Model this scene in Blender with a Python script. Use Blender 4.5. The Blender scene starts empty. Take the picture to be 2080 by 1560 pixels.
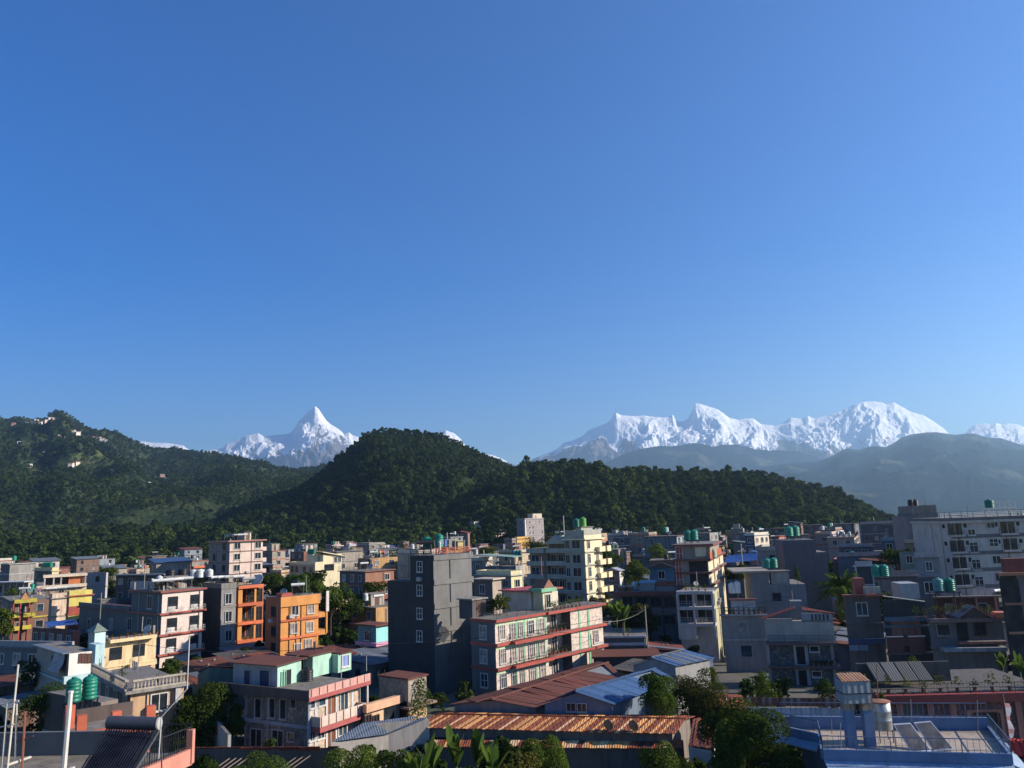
import bpy, bmesh, math, random
import numpy as np
from mathutils import Vector, Matrix
random.seed(7)
RNG = np.random.default_rng(11)
C = bpy.context.scene.collection
SC = bpy.context.scene

# ------------------------------------------------------------------ camera, sky, sun, exposure
F_PX, HCAM = 1562.0, 19.0
PITCH, ROLL = math.radians(10.4), math.radians(2.15)
FWD = Vector((0, math.cos(PITCH), math.sin(PITCH)))
UP0 = Vector((0, -math.sin(PITCH), math.cos(PITCH)))
RT0 = Vector((1, 0, 0))
XI = math.cos(ROLL)*RT0 - math.sin(ROLL)*UP0
YI = math.sin(ROLL)*RT0 + math.cos(ROLL)*UP0
cam_d = bpy.data.cameras.new('camera')
cam_d.sensor_width = 36.0
cam_d.lens = 36.0*F_PX/2080.0
cam_d.clip_start, cam_d.clip_end = 0.3, 60000.0
cam = bpy.data.objects.new('camera', cam_d)
C.objects.link(cam)
Zc = -FWD
cam.matrix_world = Matrix(((XI.x, YI.x, Zc.x, 0), (XI.y, YI.y, Zc.y, 0), (XI.z, YI.z, Zc.z, HCAM), (0, 0, 0, 1)))
SC.camera = cam

SUN_AZ, SUN_EL = math.radians(93), math.radians(25)
world = bpy.data.worlds.new('World')
SC.world = world
world.use_nodes = True
wn = world.node_tree.nodes
wn.clear()
w_out = wn.new('ShaderNodeOutputWorld')
w_bg = wn.new('ShaderNodeBackground')
w_sky = wn.new('ShaderNodeTexSky')
w_sky.sky_type = 'NISHITA'
w_sky.sun_disc = False
w_sky.sun_elevation = SUN_EL
w_sky.sun_rotation = SUN_AZ
w_sky.altitude = 900
w_sky.air_density = 1.0
w_sky.dust_density = 0.3
w_sky.ozone_density = 2.5
w_hsv = wn.new('ShaderNodeHueSaturation')
w_hsv.inputs['Hue'].default_value = 0.517
w_hsv.inputs['Saturation'].default_value = 1.5
w_bg.inputs['Strength'].default_value = 0.086
world.node_tree.links.new(w_sky.outputs[0], w_hsv.inputs['Color'])
world.node_tree.links.new(w_hsv.outputs[0], w_bg.inputs[0])
world.node_tree.links.new(w_bg.outputs[0], w_out.inputs[0])

sun_d = bpy.data.lights.new('sun', 'SUN')
sun_d.energy = 5.0
sun_d.angle = math.radians(0.53)
sun_d.color = (1.0, 0.91, 0.8)
sun = bpy.data.objects.new('sun', sun_d)
C.objects.link(sun)
sdir = Vector((math.sin(SUN_AZ)*math.cos(SUN_EL), math.cos(SUN_AZ)*math.cos(SUN_EL), math.sin(SUN_EL)))
sun.rotation_euler = sdir.to_track_quat('Z', 'Y').to_euler()
sun.location = (60, 0, 80)

SC.view_settings.view_transform = 'Standard'
SC.view_settings.look = 'None'
SC.view_settings.exposure = 1.0
SC.view_settings.gamma = 1.0
SC.view_settings.use_curve_mapping = False
SC.cycles.max_bounces = 5
SC.cycles.diffuse_bounces = 2
SC.cycles.glossy_bounces = 2
SC.cycles.transmission_bounces = 2
SC.cycles.transparent_max_bounces = 6
SC.cycles.volume_bounces = 0
SC.cycles.use_denoising = True
SC.cycles.sample_clamp_indirect = 4.0

# ------------------------------------------------------------------ pixel rays (2080 x 1560 photograph) into places
def ray(px, py):
    return FWD + ((px-1040.0)/F_PX)*XI + ((780.0-py)/F_PX)*YI
def P(px, py, Y):
    d = ray(px, py)
    return Vector((d.x/d.y*Y, Y, HCAM + d.z/d.y*Y))
def PZ(px, py, z):                       # where the ray meets height z
    d = ray(px, py)
    t = (z-HCAM)/d.z
    return Vector((d.x*t, d.y*t, z))
def proj(v):
    r = Vector(v) - Vector((0, 0, HCAM))
    k = r.dot(FWD)
    return 1040 + F_PX*r.dot(XI)/k, 780 - F_PX*r.dot(YI)/k

# ------------------------------------------------------------------ numpy noise
_perm = np.random.default_rng(3).permutation(512)
_gr = np.random.default_rng(4).uniform(-1, 1, (512, 2))
def pn(x, y):
    xi, yi = np.floor(x).astype(int), np.floor(y).astype(int)
    xf, yf = x-xi, y-yi
    u, v = xf*xf*xf*(xf*(xf*6-15)+10), yf*yf*yf*(yf*(yf*6-15)+10)
    def g(ix, iy, dx, dy):
        k = _perm[(_perm[ix & 511] + iy) & 511]
        return _gr[k, 0]*dx + _gr[k, 1]*dy
    a, b = g(xi, yi, xf, yf), g(xi+1, yi, xf-1, yf)
    c, d = g(xi, yi+1, xf, yf-1), g(xi+1, yi+1, xf-1, yf-1)
    return (a+(b-a)*u) + ((c+(d-c)*u) - (a+(b-a)*u))*v
def fbm(x, y, o=5, lac=2.0, gain=0.5):
    s, a = 0, 1.0
    for i in range(o):
        s = s + a*pn(x+17.3*i, y-9.1*i); x, y, a = x*lac, y*lac, a*gain
    return s
def ridged(x, y, o=5, lac=2.1, gain=0.5):
    s, a = 0, 1.0
    for i in range(o):
        s = s + a*(1-2.2*np.abs(pn(x+31.7*i, y+5.3*i))); x, y, a = x*lac, y*lac, a*gain
    return s

# ------------------------------------------------------------------ materials
MATS = {}
def nmat(key):
    m = bpy.data.materials.new(key)
    m.use_nodes = True
    nt = m.node_tree
    b = nt.nodes['Principled BSDF']
    return m, nt, b
def _n(nt, t, **kw):
    n = nt.nodes.new(t)
    for k, v in kw.items():
        if k in n.inputs: n.inputs[k].default_value = v
        else: setattr(n, k, v)
    return n
def _ramp(nt, fac, stops):
    r = nt.nodes.new('ShaderNodeValToRGB')
    e = r.color_ramp.elements
    while len(e) > 1: e.remove(e[-1])
    e[0].position, e[0].color = stops[0][0], (*stops[0][1], 1)
    for p, c in stops[1:]:
        q = e.new(p); q.color = (*c, 1)
    nt.links.new(fac, r.inputs[0])
    return r.outputs[0]
def _mix(nt, fac, a, b, mode='MIX'):
    m = nt.nodes.new('ShaderNodeMix'); m.data_type = 'RGBA'; m.blend_type = mode
    if isinstance(fac, (int, float)): m.inputs[0].default_value = fac
    else: nt.links.new(fac, m.inputs[0])
    for v, i in ((a, 6), (b, 7)):
        if isinstance(v, tuple): m.inputs[i].default_value = (*v, 1)
        else: nt.links.new(v, m.inputs[i])
    return m.outputs[2]
def _coord(nt, scale=(1, 1, 1), out='Object'):
    tc = nt.nodes.new('ShaderNodeTexCoord'); mp = nt.nodes.new('ShaderNodeMapping')
    mp.inputs['Scale'].default_value = scale
    nt.links.new(tc.outputs[out], mp.inputs[0])
    return mp.outputs[0]
def _noise(nt, co, scale, detail=4, rough=0.6):
    n = _n(nt, 'ShaderNodeTexNoise', Scale=scale, Detail=detail, Roughness=rough)
    nt.links.new(co, n.inputs['Vector'])
    return n.outputs[0]
def _bump(nt, b, h, s, d=0.05):
    bm = _n(nt, 'ShaderNodeBump', Strength=s, Distance=d)
    nt.links.new(h, bm.inputs['Height']); nt.links.new(bm.outputs[0], b.inputs['Normal'])
def sh(c, k): return tuple(max(0.0, min(1.0, v*k)) for v in c)

def plaster(col, dirt=0.5, rough=0.85):
    col = (col[0]*1.0, col[1]*0.95, col[2]*0.86); dirt = max(dirt, 0.3)
    key = 'plaster %.3f %.3f %.3f %.2f' % (*col, dirt)
    if key in MATS: return MATS[key]
    m, nt, b = nmat(key)
    co = _coord(nt)
    n1 = _noise(nt, co, 0.45, 5, 0.65)
    base = _ramp(nt, n1, [(0.28, sh(col, 0.74)), (0.5, sh(col, 0.97)), (0.72, sh(col, 1.1))])
    n2 = _noise(nt, _coord(nt, (1.6, 1.6, 0.18)), 1.3, 5, 0.65)
    st = _ramp(nt, n2, [(0.44, (0, 0, 0)), (0.66, (1, 1, 1))])
    fac = nt.nodes.new('ShaderNodeMath'); fac.operation = 'MULTIPLY'; fac.inputs[1].default_value = dirt
    nt.links.new(st, fac.inputs[0])
    g = sum(col)/3
    c2 = _mix(nt, fac.outputs[0], base, (0.3*col[0]+0.08*g, 0.29*col[1]+0.08*g, 0.27*col[2]+0.075*g))
    nt.links.new(c2, b.inputs['Base Color'])
    b.inputs['Roughness'].default_value = rough
    _bump(nt, b, _noise(nt, co, 9, 3), 0.25, 0.02)
    MATS[key] = m
    return m
def paint(col, rough=0.55, metal=0.0):
    key = 'paint %.3f %.3f %.3f %.2f %.1f' % (*col, rough, metal)
    if key in MATS: return MATS[key]
    m, nt, b = nmat(key)
    c = _ramp(nt, _noise(nt, _coord(nt), 1.7, 4), [(0.3, sh(col, 0.78)), (0.7, sh(col, 1.08))])
    oi = nt.nodes.new('ShaderNodeObjectInfo')
    c = _mix(nt, 1.0, c, _ramp(nt, oi.outputs['Random'], [(0.0, (0.76, 0.76, 0.74)), (1.0, (1.12, 1.1, 1.06))]), 'MULTIPLY')
    nt.links.new(c, b.inputs['Base Color'])
    b.inputs['Roughness'].default_value = rough
    b.inputs['Metallic'].default_value = metal
    b.inputs['Specular IOR Level'].default_value = 0.08 if rough > 0.9 else 0.4
    MATS[key] = m
    return m
def glass(col=(0.02, 0.025, 0.03), rough=0.12):
    key = 'window glass %.3f %.3f %.3f' % col
    if key in MATS: return MATS[key]
    m, nt, b = nmat(key)
    c = _ramp(nt, _noise(nt, _coord(nt), 1.1, 2), [(0.35, sh(col, 0.6)), (0.7, sh(col, 1.6))])
    nt.links.new(c, b.inputs['Base Color'])
    b.inputs['Roughness'].default_value = rough
    b.inputs['Specular IOR Level'].default_value = 0.3
    MATS[key] = m
    return m
def stone(col, grout, scale=3.2, var=0.35):
    col = (col[0]*1.0, col[1]*0.95, col[2]*0.87)
    key = 'stone cladding %.3f %.3f %.3f %.1f' % (*col, scale)
    if key in MATS: return MATS[key]
    m, nt, b = nmat(key)
    co = _coord(nt)
    v = _n(nt, 'ShaderNodeTexVoronoi', Scale=scale); nt.links.new(co, v.inputs['Vector'])
    e = _n(nt, 'ShaderNodeTexVoronoi', Scale=scale, feature='DISTANCE_TO_EDGE'); nt.links.new(co, e.inputs['Vector'])
    sep = nt.nodes.new('ShaderNodeSeparateColor'); nt.links.new(v.outputs['Color'], sep.inputs[0])
    cc = _ramp(nt, sep.outputs[0], [(0.0, sh(col, 1-var)), (0.5, col), (1.0, sh(col, 1+var))])
    ed = _ramp(nt, e.outputs[0], [(0.03, (0, 0, 0)), (0.09, (1, 1, 1))])
    c = _mix(nt, ed, grout, cc)
    nt.links.new(c, b.inputs['Base Color'])
    b.inputs['Roughness'].default_value = 0.9
    _bump(nt, b, ed, 0.5, 0.03)
    MATS[key] = m
    return m
def brickm(col, mortar=(0.35, 0.32, 0.3), sx=4.0):
    key = 'brickwork %.3f %.3f %.3f' % col
    if key in MATS: return MATS[key]
    m, nt, b = nmat(key)
    tc = nt.nodes.new('ShaderNodeTexCoord')
    s = nt.nodes.new('ShaderNodeSeparateXYZ'); nt.links.new(tc.outputs['Object'], s.inputs[0])
    ad = nt.nodes.new('ShaderNodeMath'); nt.links.new(s.outputs[0], ad.inputs[0]); nt.links.new(s.outputs[1], ad.inputs[1])
    cb = nt.nodes.new('ShaderNodeCombineXYZ'); nt.links.new(ad.outputs[0], cb.inputs[0]); nt.links.new(s.outputs[2], cb.inputs[1])
    br = _n(nt, 'ShaderNodeTexBrick', Scale=sx, Color1=(*sh(col, 0.8), 1), Color2=(*sh(col, 1.15), 1), Mortar=(*mortar, 1))
    br.inputs['Mortar Size'].default_value = 0.02
    nt.links.new(cb.outputs[0], br.inputs['Vector'])
    c = _mix(nt, _noise(nt, tc.outputs['Object'], 0.8), br.outputs[0], sh(col, 0.7))
    nt.links.new(c, b.inputs['Base Color'])
    b.inputs['Roughness'].default_value = 0.9
    MATS[key] = m
    return m
def tin(col, rust, amount=0.5, axis='x', pitch=0.2, rough=0.8):
    """corrugated sheet: ridges run along the other axis; rust in streaks"""
    key = 'corrugated %.3f %.3f %.3f %.2f %s' % (*col, amount, axis)
    if key in MATS: return MATS[key]
    m, nt, b = nmat(key)
    tc = nt.nodes.new('ShaderNodeTexCoord')
    w = _n(nt, 'ShaderNodeTexWave', Scale=1.0/pitch*0.33, bands_direction='X' if axis == 'x' else 'Y')
    nt.links.new(tc.outputs['Object'], w.inputs['Vector'])
    sc = (2.2, 0.35, 1) if axis == 'x' else (0.35, 2.2, 1)
    n = _noise(nt, _coord(nt, sc), 1.0, 6, 0.68)
    f = _ramp(nt, n, [(0.72-amount*0.5, (0, 0, 0)), (0.86-amount*0.5, (1, 1, 1))])
    n3 = _noise(nt, tc.outputs['Object'], 3.0, 4)
    r2 = _ramp(nt, n3, [(0.3, sh(rust, 0.6)), (0.7, sh(rust, 1.25))])
    oi = nt.nodes.new('ShaderNodeObjectInfo')
    c0 = _ramp(nt, oi.outputs['Random'], [(0.0, sh(col, 0.78)), (1.0, sh(col, 1.15))])
    c = _mix(nt, f, c0, r2)
    nt.links.new(c, b.inputs['Base Color'])
    b.inputs['Roughness'].default_value = rough
    b.inputs['Specular IOR Level'].default_value = 0.2
    _bump(nt, b, w.outputs['Fac'], 0.6, 0.04)
    MATS[key] = m
    return m
def leafm(dark, light, key, trans=0.25, patch=0.0):
    if key in MATS: return MATS[key]
    m, nt, b = nmat(key)
    nt.nodes.remove(b)
    out = nt.nodes['Material Output']
    ge = nt.nodes.new('ShaderNodeNewGeometry')
    oi = nt.nodes.new('ShaderNodeObjectInfo')
    ad = nt.nodes.new('ShaderNodeMath'); ad.operation = 'MULTIPLY_ADD'
    nt.links.new(ge.outputs['Random Per Island'], ad.inputs[0]); ad.inputs[1].default_value = 0.4
    m2 = nt.nodes.new('ShaderNodeMath'); m2.operation = 'MULTIPLY'; m2.inputs[1].default_value = 0.6
    nt.links.new(oi.outputs['Random'], m2.inputs[0]); nt.links.new(m2.outputs[0], ad.inputs[2])
    mid = tuple((p+q)/2*0.9 for p, q in zip(dark, light))
    c = _ramp(nt, ad.outputs[0], [(0.0, dark), (0.6, mid), (1.0, light)])
    if patch:                      # stands of different trees
        pn_ = _noise(nt, ge.outputs['Position'], patch, 4, 0.6)
        c = _mix(nt, 1.0, c, _ramp(nt, pn_, [(0.36, (0.5, 0.6, 0.62)), (0.5, (1.0, 1.0, 0.92)), (0.62, (1.75, 1.55, 1.2))]), 'MULTIPLY')
    d = nt.nodes.new('ShaderNodeBsdfDiffuse'); t = nt.nodes.new('ShaderNodeBsdfTranslucent')
    nt.links.new(c, d.inputs[0]); nt.links.new(_mix(nt, 0.4, c, (0.16, 0.2, 0.02)), t.inputs[0])
    mx = nt.nodes.new('ShaderNodeMixShader'); mx.inputs[0].default_value = trans
    nt.links.new(d.outputs[0], mx.inputs[1]); nt.links.new(t.outputs[0], mx.inputs[2])
    nt.links.new(mx.outputs[0], out.inputs[0])
    MATS[key] = m
    return m

# ------------------------------------------------------------------ object helpers
def link_mesh(name, me, mats=None, parent=None):
    o = bpy.data.objects.new(name, me)
    C.objects.link(o)
    if mats is not None and not me.materials:
        for m in (mats if isinstance(mats, (list, tuple)) else [mats]): me.materials.append(m)
    if parent is not None: o.parent = parent
    return o
def tag(o, label=None, cat=None, group=None, kind=None):
    if label: o['label'] = label
    if cat: o['category'] = cat
    if group: o['group'] = group
    if kind: o['kind'] = kind
    return o
def empty(name, loc, rz=0.0):
    o = bpy.data.objects.new(name, None)
    C.objects.link(o)
    o.location = loc
    o.rotation_euler = (0, 0, rz)
    o.empty_display_size = 0.3
    return o
def me_from(name, vs, fs, mi=None, smooth=False):
    me = bpy.data.meshes.new(name)
    me.from_pydata([tuple(v) for v in vs], [], fs)
    if mi is not None: me.polygons.foreach_set('material_index', mi)
    if smooth: me.polygons.foreach_set('use_smooth', [True]*len(me.polygons))
    me.update()
    return me

# ------------------------------------------------------------------ terrain
def ridge_fn(pts, Yr):
    us, hs = [], []
    for px, py in pts:
        v = P(px, py, Yr)
        us.append(v.x/Yr); hs.append(v.z)
    us, hs = np.array(us), np.array(hs)
    return lambda u: np.interp(u, us, hs)
def grid_mesh(name, X, Y, Z, mat, attr=None):
    n, m = X.shape
    vs = np.stack([X, Y, Z], -1).reshape(-1, 3)
    i = np.arange(n*m).reshape(n, m)
    f = np.stack([i[:-1, :-1], i[1:, :-1], i[1:, 1:], i[:-1, 1:]], -1).reshape(-1, 4)
    me = bpy.data.meshes.new(name)
    me.vertices.add(len(vs)); me.vertices.foreach_set('co', vs.ravel().astype(np.float32))
    me.loops.add(f.size); me.loops.foreach_set('vertex_index', f.ravel().astype(np.int32))
    me.polygons.add(len(f)); me.polygons.foreach_set('loop_start', np.arange(0, f.size, 4, dtype=np.int32))
    me.polygons.foreach_set('use_smooth', np.ones(len(f), bool))
    me.update(calc_edges=True); me.validate()
    if attr is not None:
        for k, v in attr.items():
            a = me.attributes.new(k, 'FLOAT', 'POINT')
            a.data.foreach_set('value', v.ravel().astype(np.float32))
    if me.polygons[len(me.polygons)//2].normal.z < 0: me.flip_normals()
    return link_mesh(name, me, mat)
class Hill:
    """terrain whose crest runs along the given line; h(u, Y) where X = u*Y"""
    def __init__(s, pts, Yr, Yn, Yf, base=-3.0, lift=0.0, power=1.15, amp=0.06, wl=0.25, seed=0, back=0.25, swing=0.06):
        s.__dict__.update(Yr=Yr, Yn=Yn, Yf=Yf, base=base, power=power, amp=amp, wl=wl, seed=seed, back=back, lift=lift, swing=swing)
        s.f = ridge_fn(pts, Yr)
    def h(s, u, Y):
        Yc = s.Yr*(1 + s.swing*pn(u*4.0+s.seed, u*0+s.seed*1.7))
        H = (s.f(u)-HCAM)*Yc/s.Yr + HCAM - s.lift - s.base
        t = np.clip((Y-s.Yn)/(Yc-s.Yn), 0, 1)
        b = np.clip((Y-Yc)/(s.Yf-Yc), 0, 1)
        pr = t**s.power
        nz = ridged(u*s.Yr/(s.wl*s.Yr)+s.seed*3.1, Y/(s.wl*1.3*s.Yr)+s.seed, 5)
        w = np.sin(np.pi*np.clip(t, 0, 1))
        hh = H*(pr + s.amp*(nz-0.9)*w) * (1-(1-s.back)*b**1.3)
        return s.base + np.maximum(hh, -1.0)
    def mesh(s, name, mat, u0, u1, nu, ny):
        u = np.linspace(u0, u1, nu)
        Yv = np.concatenate([np.linspace(s.Yn, s.Yr*0.93, int(ny*0.7)), np.linspace(s.Yr*0.935, s.Yf, ny-int(ny*0.7))])
        U, YY = np.meshgrid(u, Yv, indexing='ij')
        o = grid_mesh(name, U*YY, YY, s.h(U, YY), mat)
        return o
    def at(s, X, Y): return float(s.h(np.array([X/Y]), np.array([float(Y)]))[0])

def terrain_mat(key, cols, scale, bump=0.6, bdist=10.0, fields=None):
    m, nt, b = nmat(key)
    co = _coord(nt, (1, 1, 1))
    n = _noise(nt, co, scale, 8, 0.7)
    c = _ramp(nt, n, [(0.3, cols[0]), (0.5, cols[1]), (0.7, cols[2])])
    if fields:
        f = _ramp(nt, _noise(nt, _coord(nt, (1, 0.6, 2.0)), fields[1], 4, 0.55), [(0.585, (0, 0, 0)), (0.62, (1, 1, 1))])
        c = _mix(nt, f, c, fields[0])
    nt.links.new(c, b.inputs['Base Color'])
    b.inputs['Roughness'].default_value = 1.0
    b.inputs['Specular IOR Level'].default_value = 0.0
    _bump(nt, b, _noise(nt, co, scale*9, 5, 0.7), bump, bdist)
    return m
# ================================================================== LAND: ground, hills, snow peaks, forest, air
gm, nt, b = nmat('bare town ground')
co = _coord(nt)
c = _ramp(nt, _noise(nt, co, 0.08, 6, 0.7), [(0.35, (0.055, 0.05, 0.042)), (0.52, (0.12, 0.105, 0.085)), (0.62, (0.05, 0.065, 0.03))])
nt.links.new(c, b.inputs['Base Color']); b.inputs['Roughness'].default_value = 1
_bump(nt, b, _noise(nt, co, 1.5, 5), 0.4, 0.15)
GX0, GX1, GY0, GY1 = -11500, 11500, -400, 15000
ground = link_mesh('ground', me_from('ground', [(GX0, GY0, 0), (GX1, GY0, 0), (GX1, GY1, 0), (GX0, GY1, 0)], [(0, 1, 2, 3)]), gm)
tag(ground, kind='structure')

# ---- snow mountains
CREST = [(-260, 905), (-120, 885), (-40, 868), (0, 861), (12, 859), (22, 864), (60, 880), (150, 905), (235, 915), (262, 905), (278, 895), (310, 899), (340, 900), (372, 905), (395, 922),
 (412, 917), (430, 914), (452, 911), (460, 901), (472, 897), (486, 891), (500, 885), (510, 883), (515, 882), (525, 880), (537, 887), (550, 885), (566, 883), (580, 882), (591, 879), (600, 868), (608, 854),
 (617, 845), (624, 838), (632, 831), (640, 825), (646, 829), (652, 838), (658, 847), (664, 855), (672, 862), (684, 869), (694, 876), (698, 883), (709, 878), (716, 884), (728, 888),
 (745, 903), (790, 920), (850, 905), (905, 874), (922, 880), (935, 891), (946, 906), (965, 930), (985, 922), (1000, 924), (1020, 932), (1040, 943), (1060, 946), (1086, 931), (1114, 920), (1130, 913), (1146, 899), (1161, 896),
 (1172, 891), (1182, 887), (1195, 874), (1213, 867), (1231, 860), (1241, 853), (1247, 841), (1252, 838), (1260, 843), (1272, 844), (1286, 845), (1309, 844), (1322, 846), (1333, 847), (1347, 848), (1358, 847), (1366, 842), (1372, 848),
 (1376, 856), (1388, 857), (1397, 851), (1405, 836), (1412, 819), (1421, 820), (1434, 824), (1447, 828), (1457, 831), (1470, 840), (1480, 848), (1492, 851), (1501, 853), (1512, 850), (1530, 850), (1537, 855), (1545, 861),
 (1566, 864), (1574, 865), (1590, 860), (1598, 854), (1606, 848), (1620, 850), (1631, 851), (1636, 846), (1641, 844), (1647, 848), (1654, 850), (1680, 844), (1706, 835), (1722, 829), (1735, 821), (1753, 816), (1774, 815), (1789, 817),
 (1800, 821), (1808, 819), (1815, 817), (1828, 824), (1851, 837), (1875, 843), (1898, 857), (1916, 870), (1929, 883), (1950, 893), (1960, 880), (1971, 868), (1981, 863), (2002, 860), (2012, 862), (2023, 859), (2034, 862), (2046, 860), (2064, 861), (2085, 869), (2140, 880), (2300, 900)]
SYR, SYN, SYF = 12500.0, 10000.0, 14500.0
cf = ridge_fn(CREST, SYR)
_uu = np.linspace(-1.2, 1.2, 4801); _hh = cf(_uu); _k = np.exp(-0.5*(np.arange(-120, 121)/42.0)**2); _hs = np.convolve(np.pad(_hh, 120, mode='edge'), _k/_k.sum(), 'valid')
cfs = lambda u: np.interp(u, _uu, _hs)
def peak_h(U, Y):
    H0 = cf(U); H1 = cfs(U); t0 = np.clip((Y-SYN)/(SYR-SYN), 0, 1); k0 = np.clip((t0-0.72)/0.28, 0, 1)**1.5
    H = H0*k0 + H1*(1-k0)
    t = np.clip((Y-SYN)/(SYR-SYN), 0, 1)
    b_ = np.clip((Y-SYR)/(SYF-SYR), 0, 1)
    wx = U*SYR/740.0 + 0.55*fbm(U*9, Y/1500.0, 3)
    yk = Y/740.0
    spur = ridged(wx*0.75+0.25*yk, yk*0.75-0.2*wx, 6, 2.1, 0.52)
    small = ridged(wx*3.1+3.3, yk*2.6+wx, 5, 2.1, 0.55)
    w = np.clip(1-t, 0, 1)**0.75*np.clip(t*1.6, 0, 1)
    return -3 + np.maximum((H+3)*(t**1.25 + (0.3*(spur-0.95)+0.07*(small-0.9)+0.014*(ridged(wx*9+1.7, yk*8+wx, 4)-0.9))*w), 0)*(1-0.75*b_**1.1) + 28*fbm(U*320, Y/160.0, 3)*np.clip(1-t, 0, 0.35)
m, nt, b = nmat('snow and rock')
co = _coord(nt)
at = nt.nodes.new('ShaderNodeAttribute'); at.attribute_name = 'snow'
nz = _noise(nt, _coord(nt, (1, 0.4, 0.8)), 0.011, 6, 0.72)
add = nt.nodes.new('ShaderNodeMath'); add.operation = 'MULTIPLY_ADD'; add.inputs[1].default_value = 0.85
nt.links.new(nz, add.inputs[0]); nt.links.new(at.outputs['Fac'], add.inputs[2])
sf = _ramp(nt, add.outputs[0], [(0.88, (0, 0, 0)), (0.97, (1, 1, 1))])
rock = _ramp(nt, _noise(nt, co, 0.006, 7, 0.7), [(0.3, (0.09, 0.085, 0.085)), (0.7, (0.21, 0.19, 0.17))])
nt.links.new(_mix(nt, sf, rock, (0.93, 0.93, 0.94)), b.inputs['Base Color'])
b.inputs['Roughness'].default_value = 0.9; b.inputs['Specular IOR Level'].default_value = 0.1
_bump(nt, b, _noise(nt, co, 0.02, 7, 0.7), 0.7, 40)
SNOWROCK = m
def snow_range(px0, px1, nu, ny, label):
    u0, u1 = P(px0, 900, SYR).x/SYR, P(px1, 900, SYR).x/SYR
    u = np.linspace(u0, u1, nu)
    Yv = np.concatenate([np.linspace(SYN, SYR, ny), np.linspace(SYR+70, SYF, 14)])
    U, Y = np.meshgrid(u, Yv, indexing='ij')
    Z = peak_h(U, Y)
    dzdu = np.gradient(Z, axis=0)/((u[1]-u[0])*Y)
    slope = np.sqrt(dzdu**2 + (np.gradient(Z, axis=1)/np.gradient(Y, axis=1))**2)
    PX = 1040 + (U*F_PX)*1.0
    alt = (Z-(1330-300*np.clip((PX-750)/500, 0, 1)))/430.0
    s = 0.82 + 0.85*alt - 0.22*np.maximum(slope-0.9, 0) + 0.6*fbm(U*70+0.0012*Y, Y/300.0, 6)
    # bare walls: the right wall of the sharp peak, the left flank of the long ridge
    def band(a, c_, soft): return np.clip((PX-a)/soft, 0, 1)*np.clip((c_-PX)/soft, 0, 1)
    s -= 0.75*band(628, 705, 8)*np.clip(dzdu*-2.2+0.2, 0, 1)*np.clip((SYR-60-Y)/200, 0, 1)
    s -= 0.55*band(1040, 1330, 60)*np.clip((cf(U)-110-Z)/150, 0, 1)
    s -= 0.4*band(1020, 1235, 25)
    s -= 0.5*band(1560, 1640, 18)*np.clip((cf(U)-45-Z)/75, 0, 1)
    s += 0.35*np.clip((Z-cf(U)+80)/80, 0, 1)*(cf(U) > 1100)
    o = grid_mesh('snow_mountain', U*Y, Y, Z, SNOWROCK, {'snow': np.clip(s, -0.5, 1.5)})
    return tag(o, label, None, None, 'structure')
snow_range(-260, 965, 1150, 120, 'sharp pyramid snow peak with lower snowy shoulders')
snow_range(965, 2300, 1350, 120, 'long white snow ridge with broad domed summit')

# ---- hazy forested ridges at right
RB = terrain_mat('far ridge cover', [(0.006, 0.014, 0.014), (0.01, 0.02, 0.019), (0.022, 0.034, 0.03)], 0.0016, 0.9, 60, ((0.09, 0.09, 0.055), 0.0011))
h3 = Hill([(900, 990), (1100, 985), (1300, 940), (1400, 915), (1455, 905), (1475, 902), (1500, 903), (1540, 913), (1565, 914), (1590, 914), (1620, 916), (1650, 926), (1700, 945), (1800, 970), (2200, 985)], 9900, 8300, 10200, amp=0.16, wl=0.09, seed=5)
h2 = Hill([(900, 1010), (1100, 990), (1180, 962), (1210, 950), (1235, 937), (1255, 927), (1280, 917), (1310, 910), (1340, 905), (1360, 907), (1385, 903), (1410, 899), (1430, 902), (1455, 910), (1490, 919), (1530, 927), (1600, 942), (1700, 960), (1800, 985), (2200, 1000)], 9300, 6800, 9900, amp=0.16, wl=0.08, seed=8)
h1 = Hill([(1180, 1035), (1350, 1000), (1500, 966), (1560, 947), (1600, 941), (1640, 938), (1665, 935), (1690, 926), (1712, 913), (1722, 911), (1745, 914), (1765, 907), (1780, 906), (1800, 908), (1815, 900), (1832, 888), (1850, 882), (1880, 878), (1900, 877), (1925, 881), (1940, 883), (1955, 881), (1975, 880), (1995, 886), (2010, 889), (2035, 890), (2060, 899), (2085, 905), (2200, 935), (2400, 960)], 8500, 3600, 9700, amp=0.2, wl=0.13, seed=13)
for hh, u0, u1, nu in ((h3, -0.12, 0.9, 420), (h2, -0.12, 1.0, 420), (h1, 0.05, 1.2, 560)):
    tag(hh.mesh('hill', RB, u0, u1, nu, 110), kind='structure')

# ---- the long green hill at left with a tower on its crest
LEFT = Hill([(-300, 905), (-150, 880), (-60, 872), (0, 868), (40, 859), (80, 853), (100, 847), (118, 847), (130, 851), (145, 857), (170, 870), (200, 882), (250, 897), (300, 914), (345, 919), (400, 923), (440, 928), (480, 935), (520, 941), (560, 948), (600, 951), (640, 947), (680, 943), (730, 934), (800, 945), (880, 938), (930, 934), (960, 933), (985, 934), (1010, 938), (1035, 946), (1060, 956), (1100, 975), (1200, 1010), (1300, 1035)], 3000, 720, 3600, lift=13, amp=0.16, wl=0.17, seed=21, power=0.9)
LM = terrain_mat('left hill cover', [(0.015, 0.027, 0.013), (0.034, 0.05, 0.022), (0.075, 0.085, 0.036)], 0.006, 0.8, 14, ((0.1, 0.115, 0.045), 0.0045))
tag(LEFT.mesh('hill', LM, -0.95, 0.2, 620, 170), kind='structure')
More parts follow.
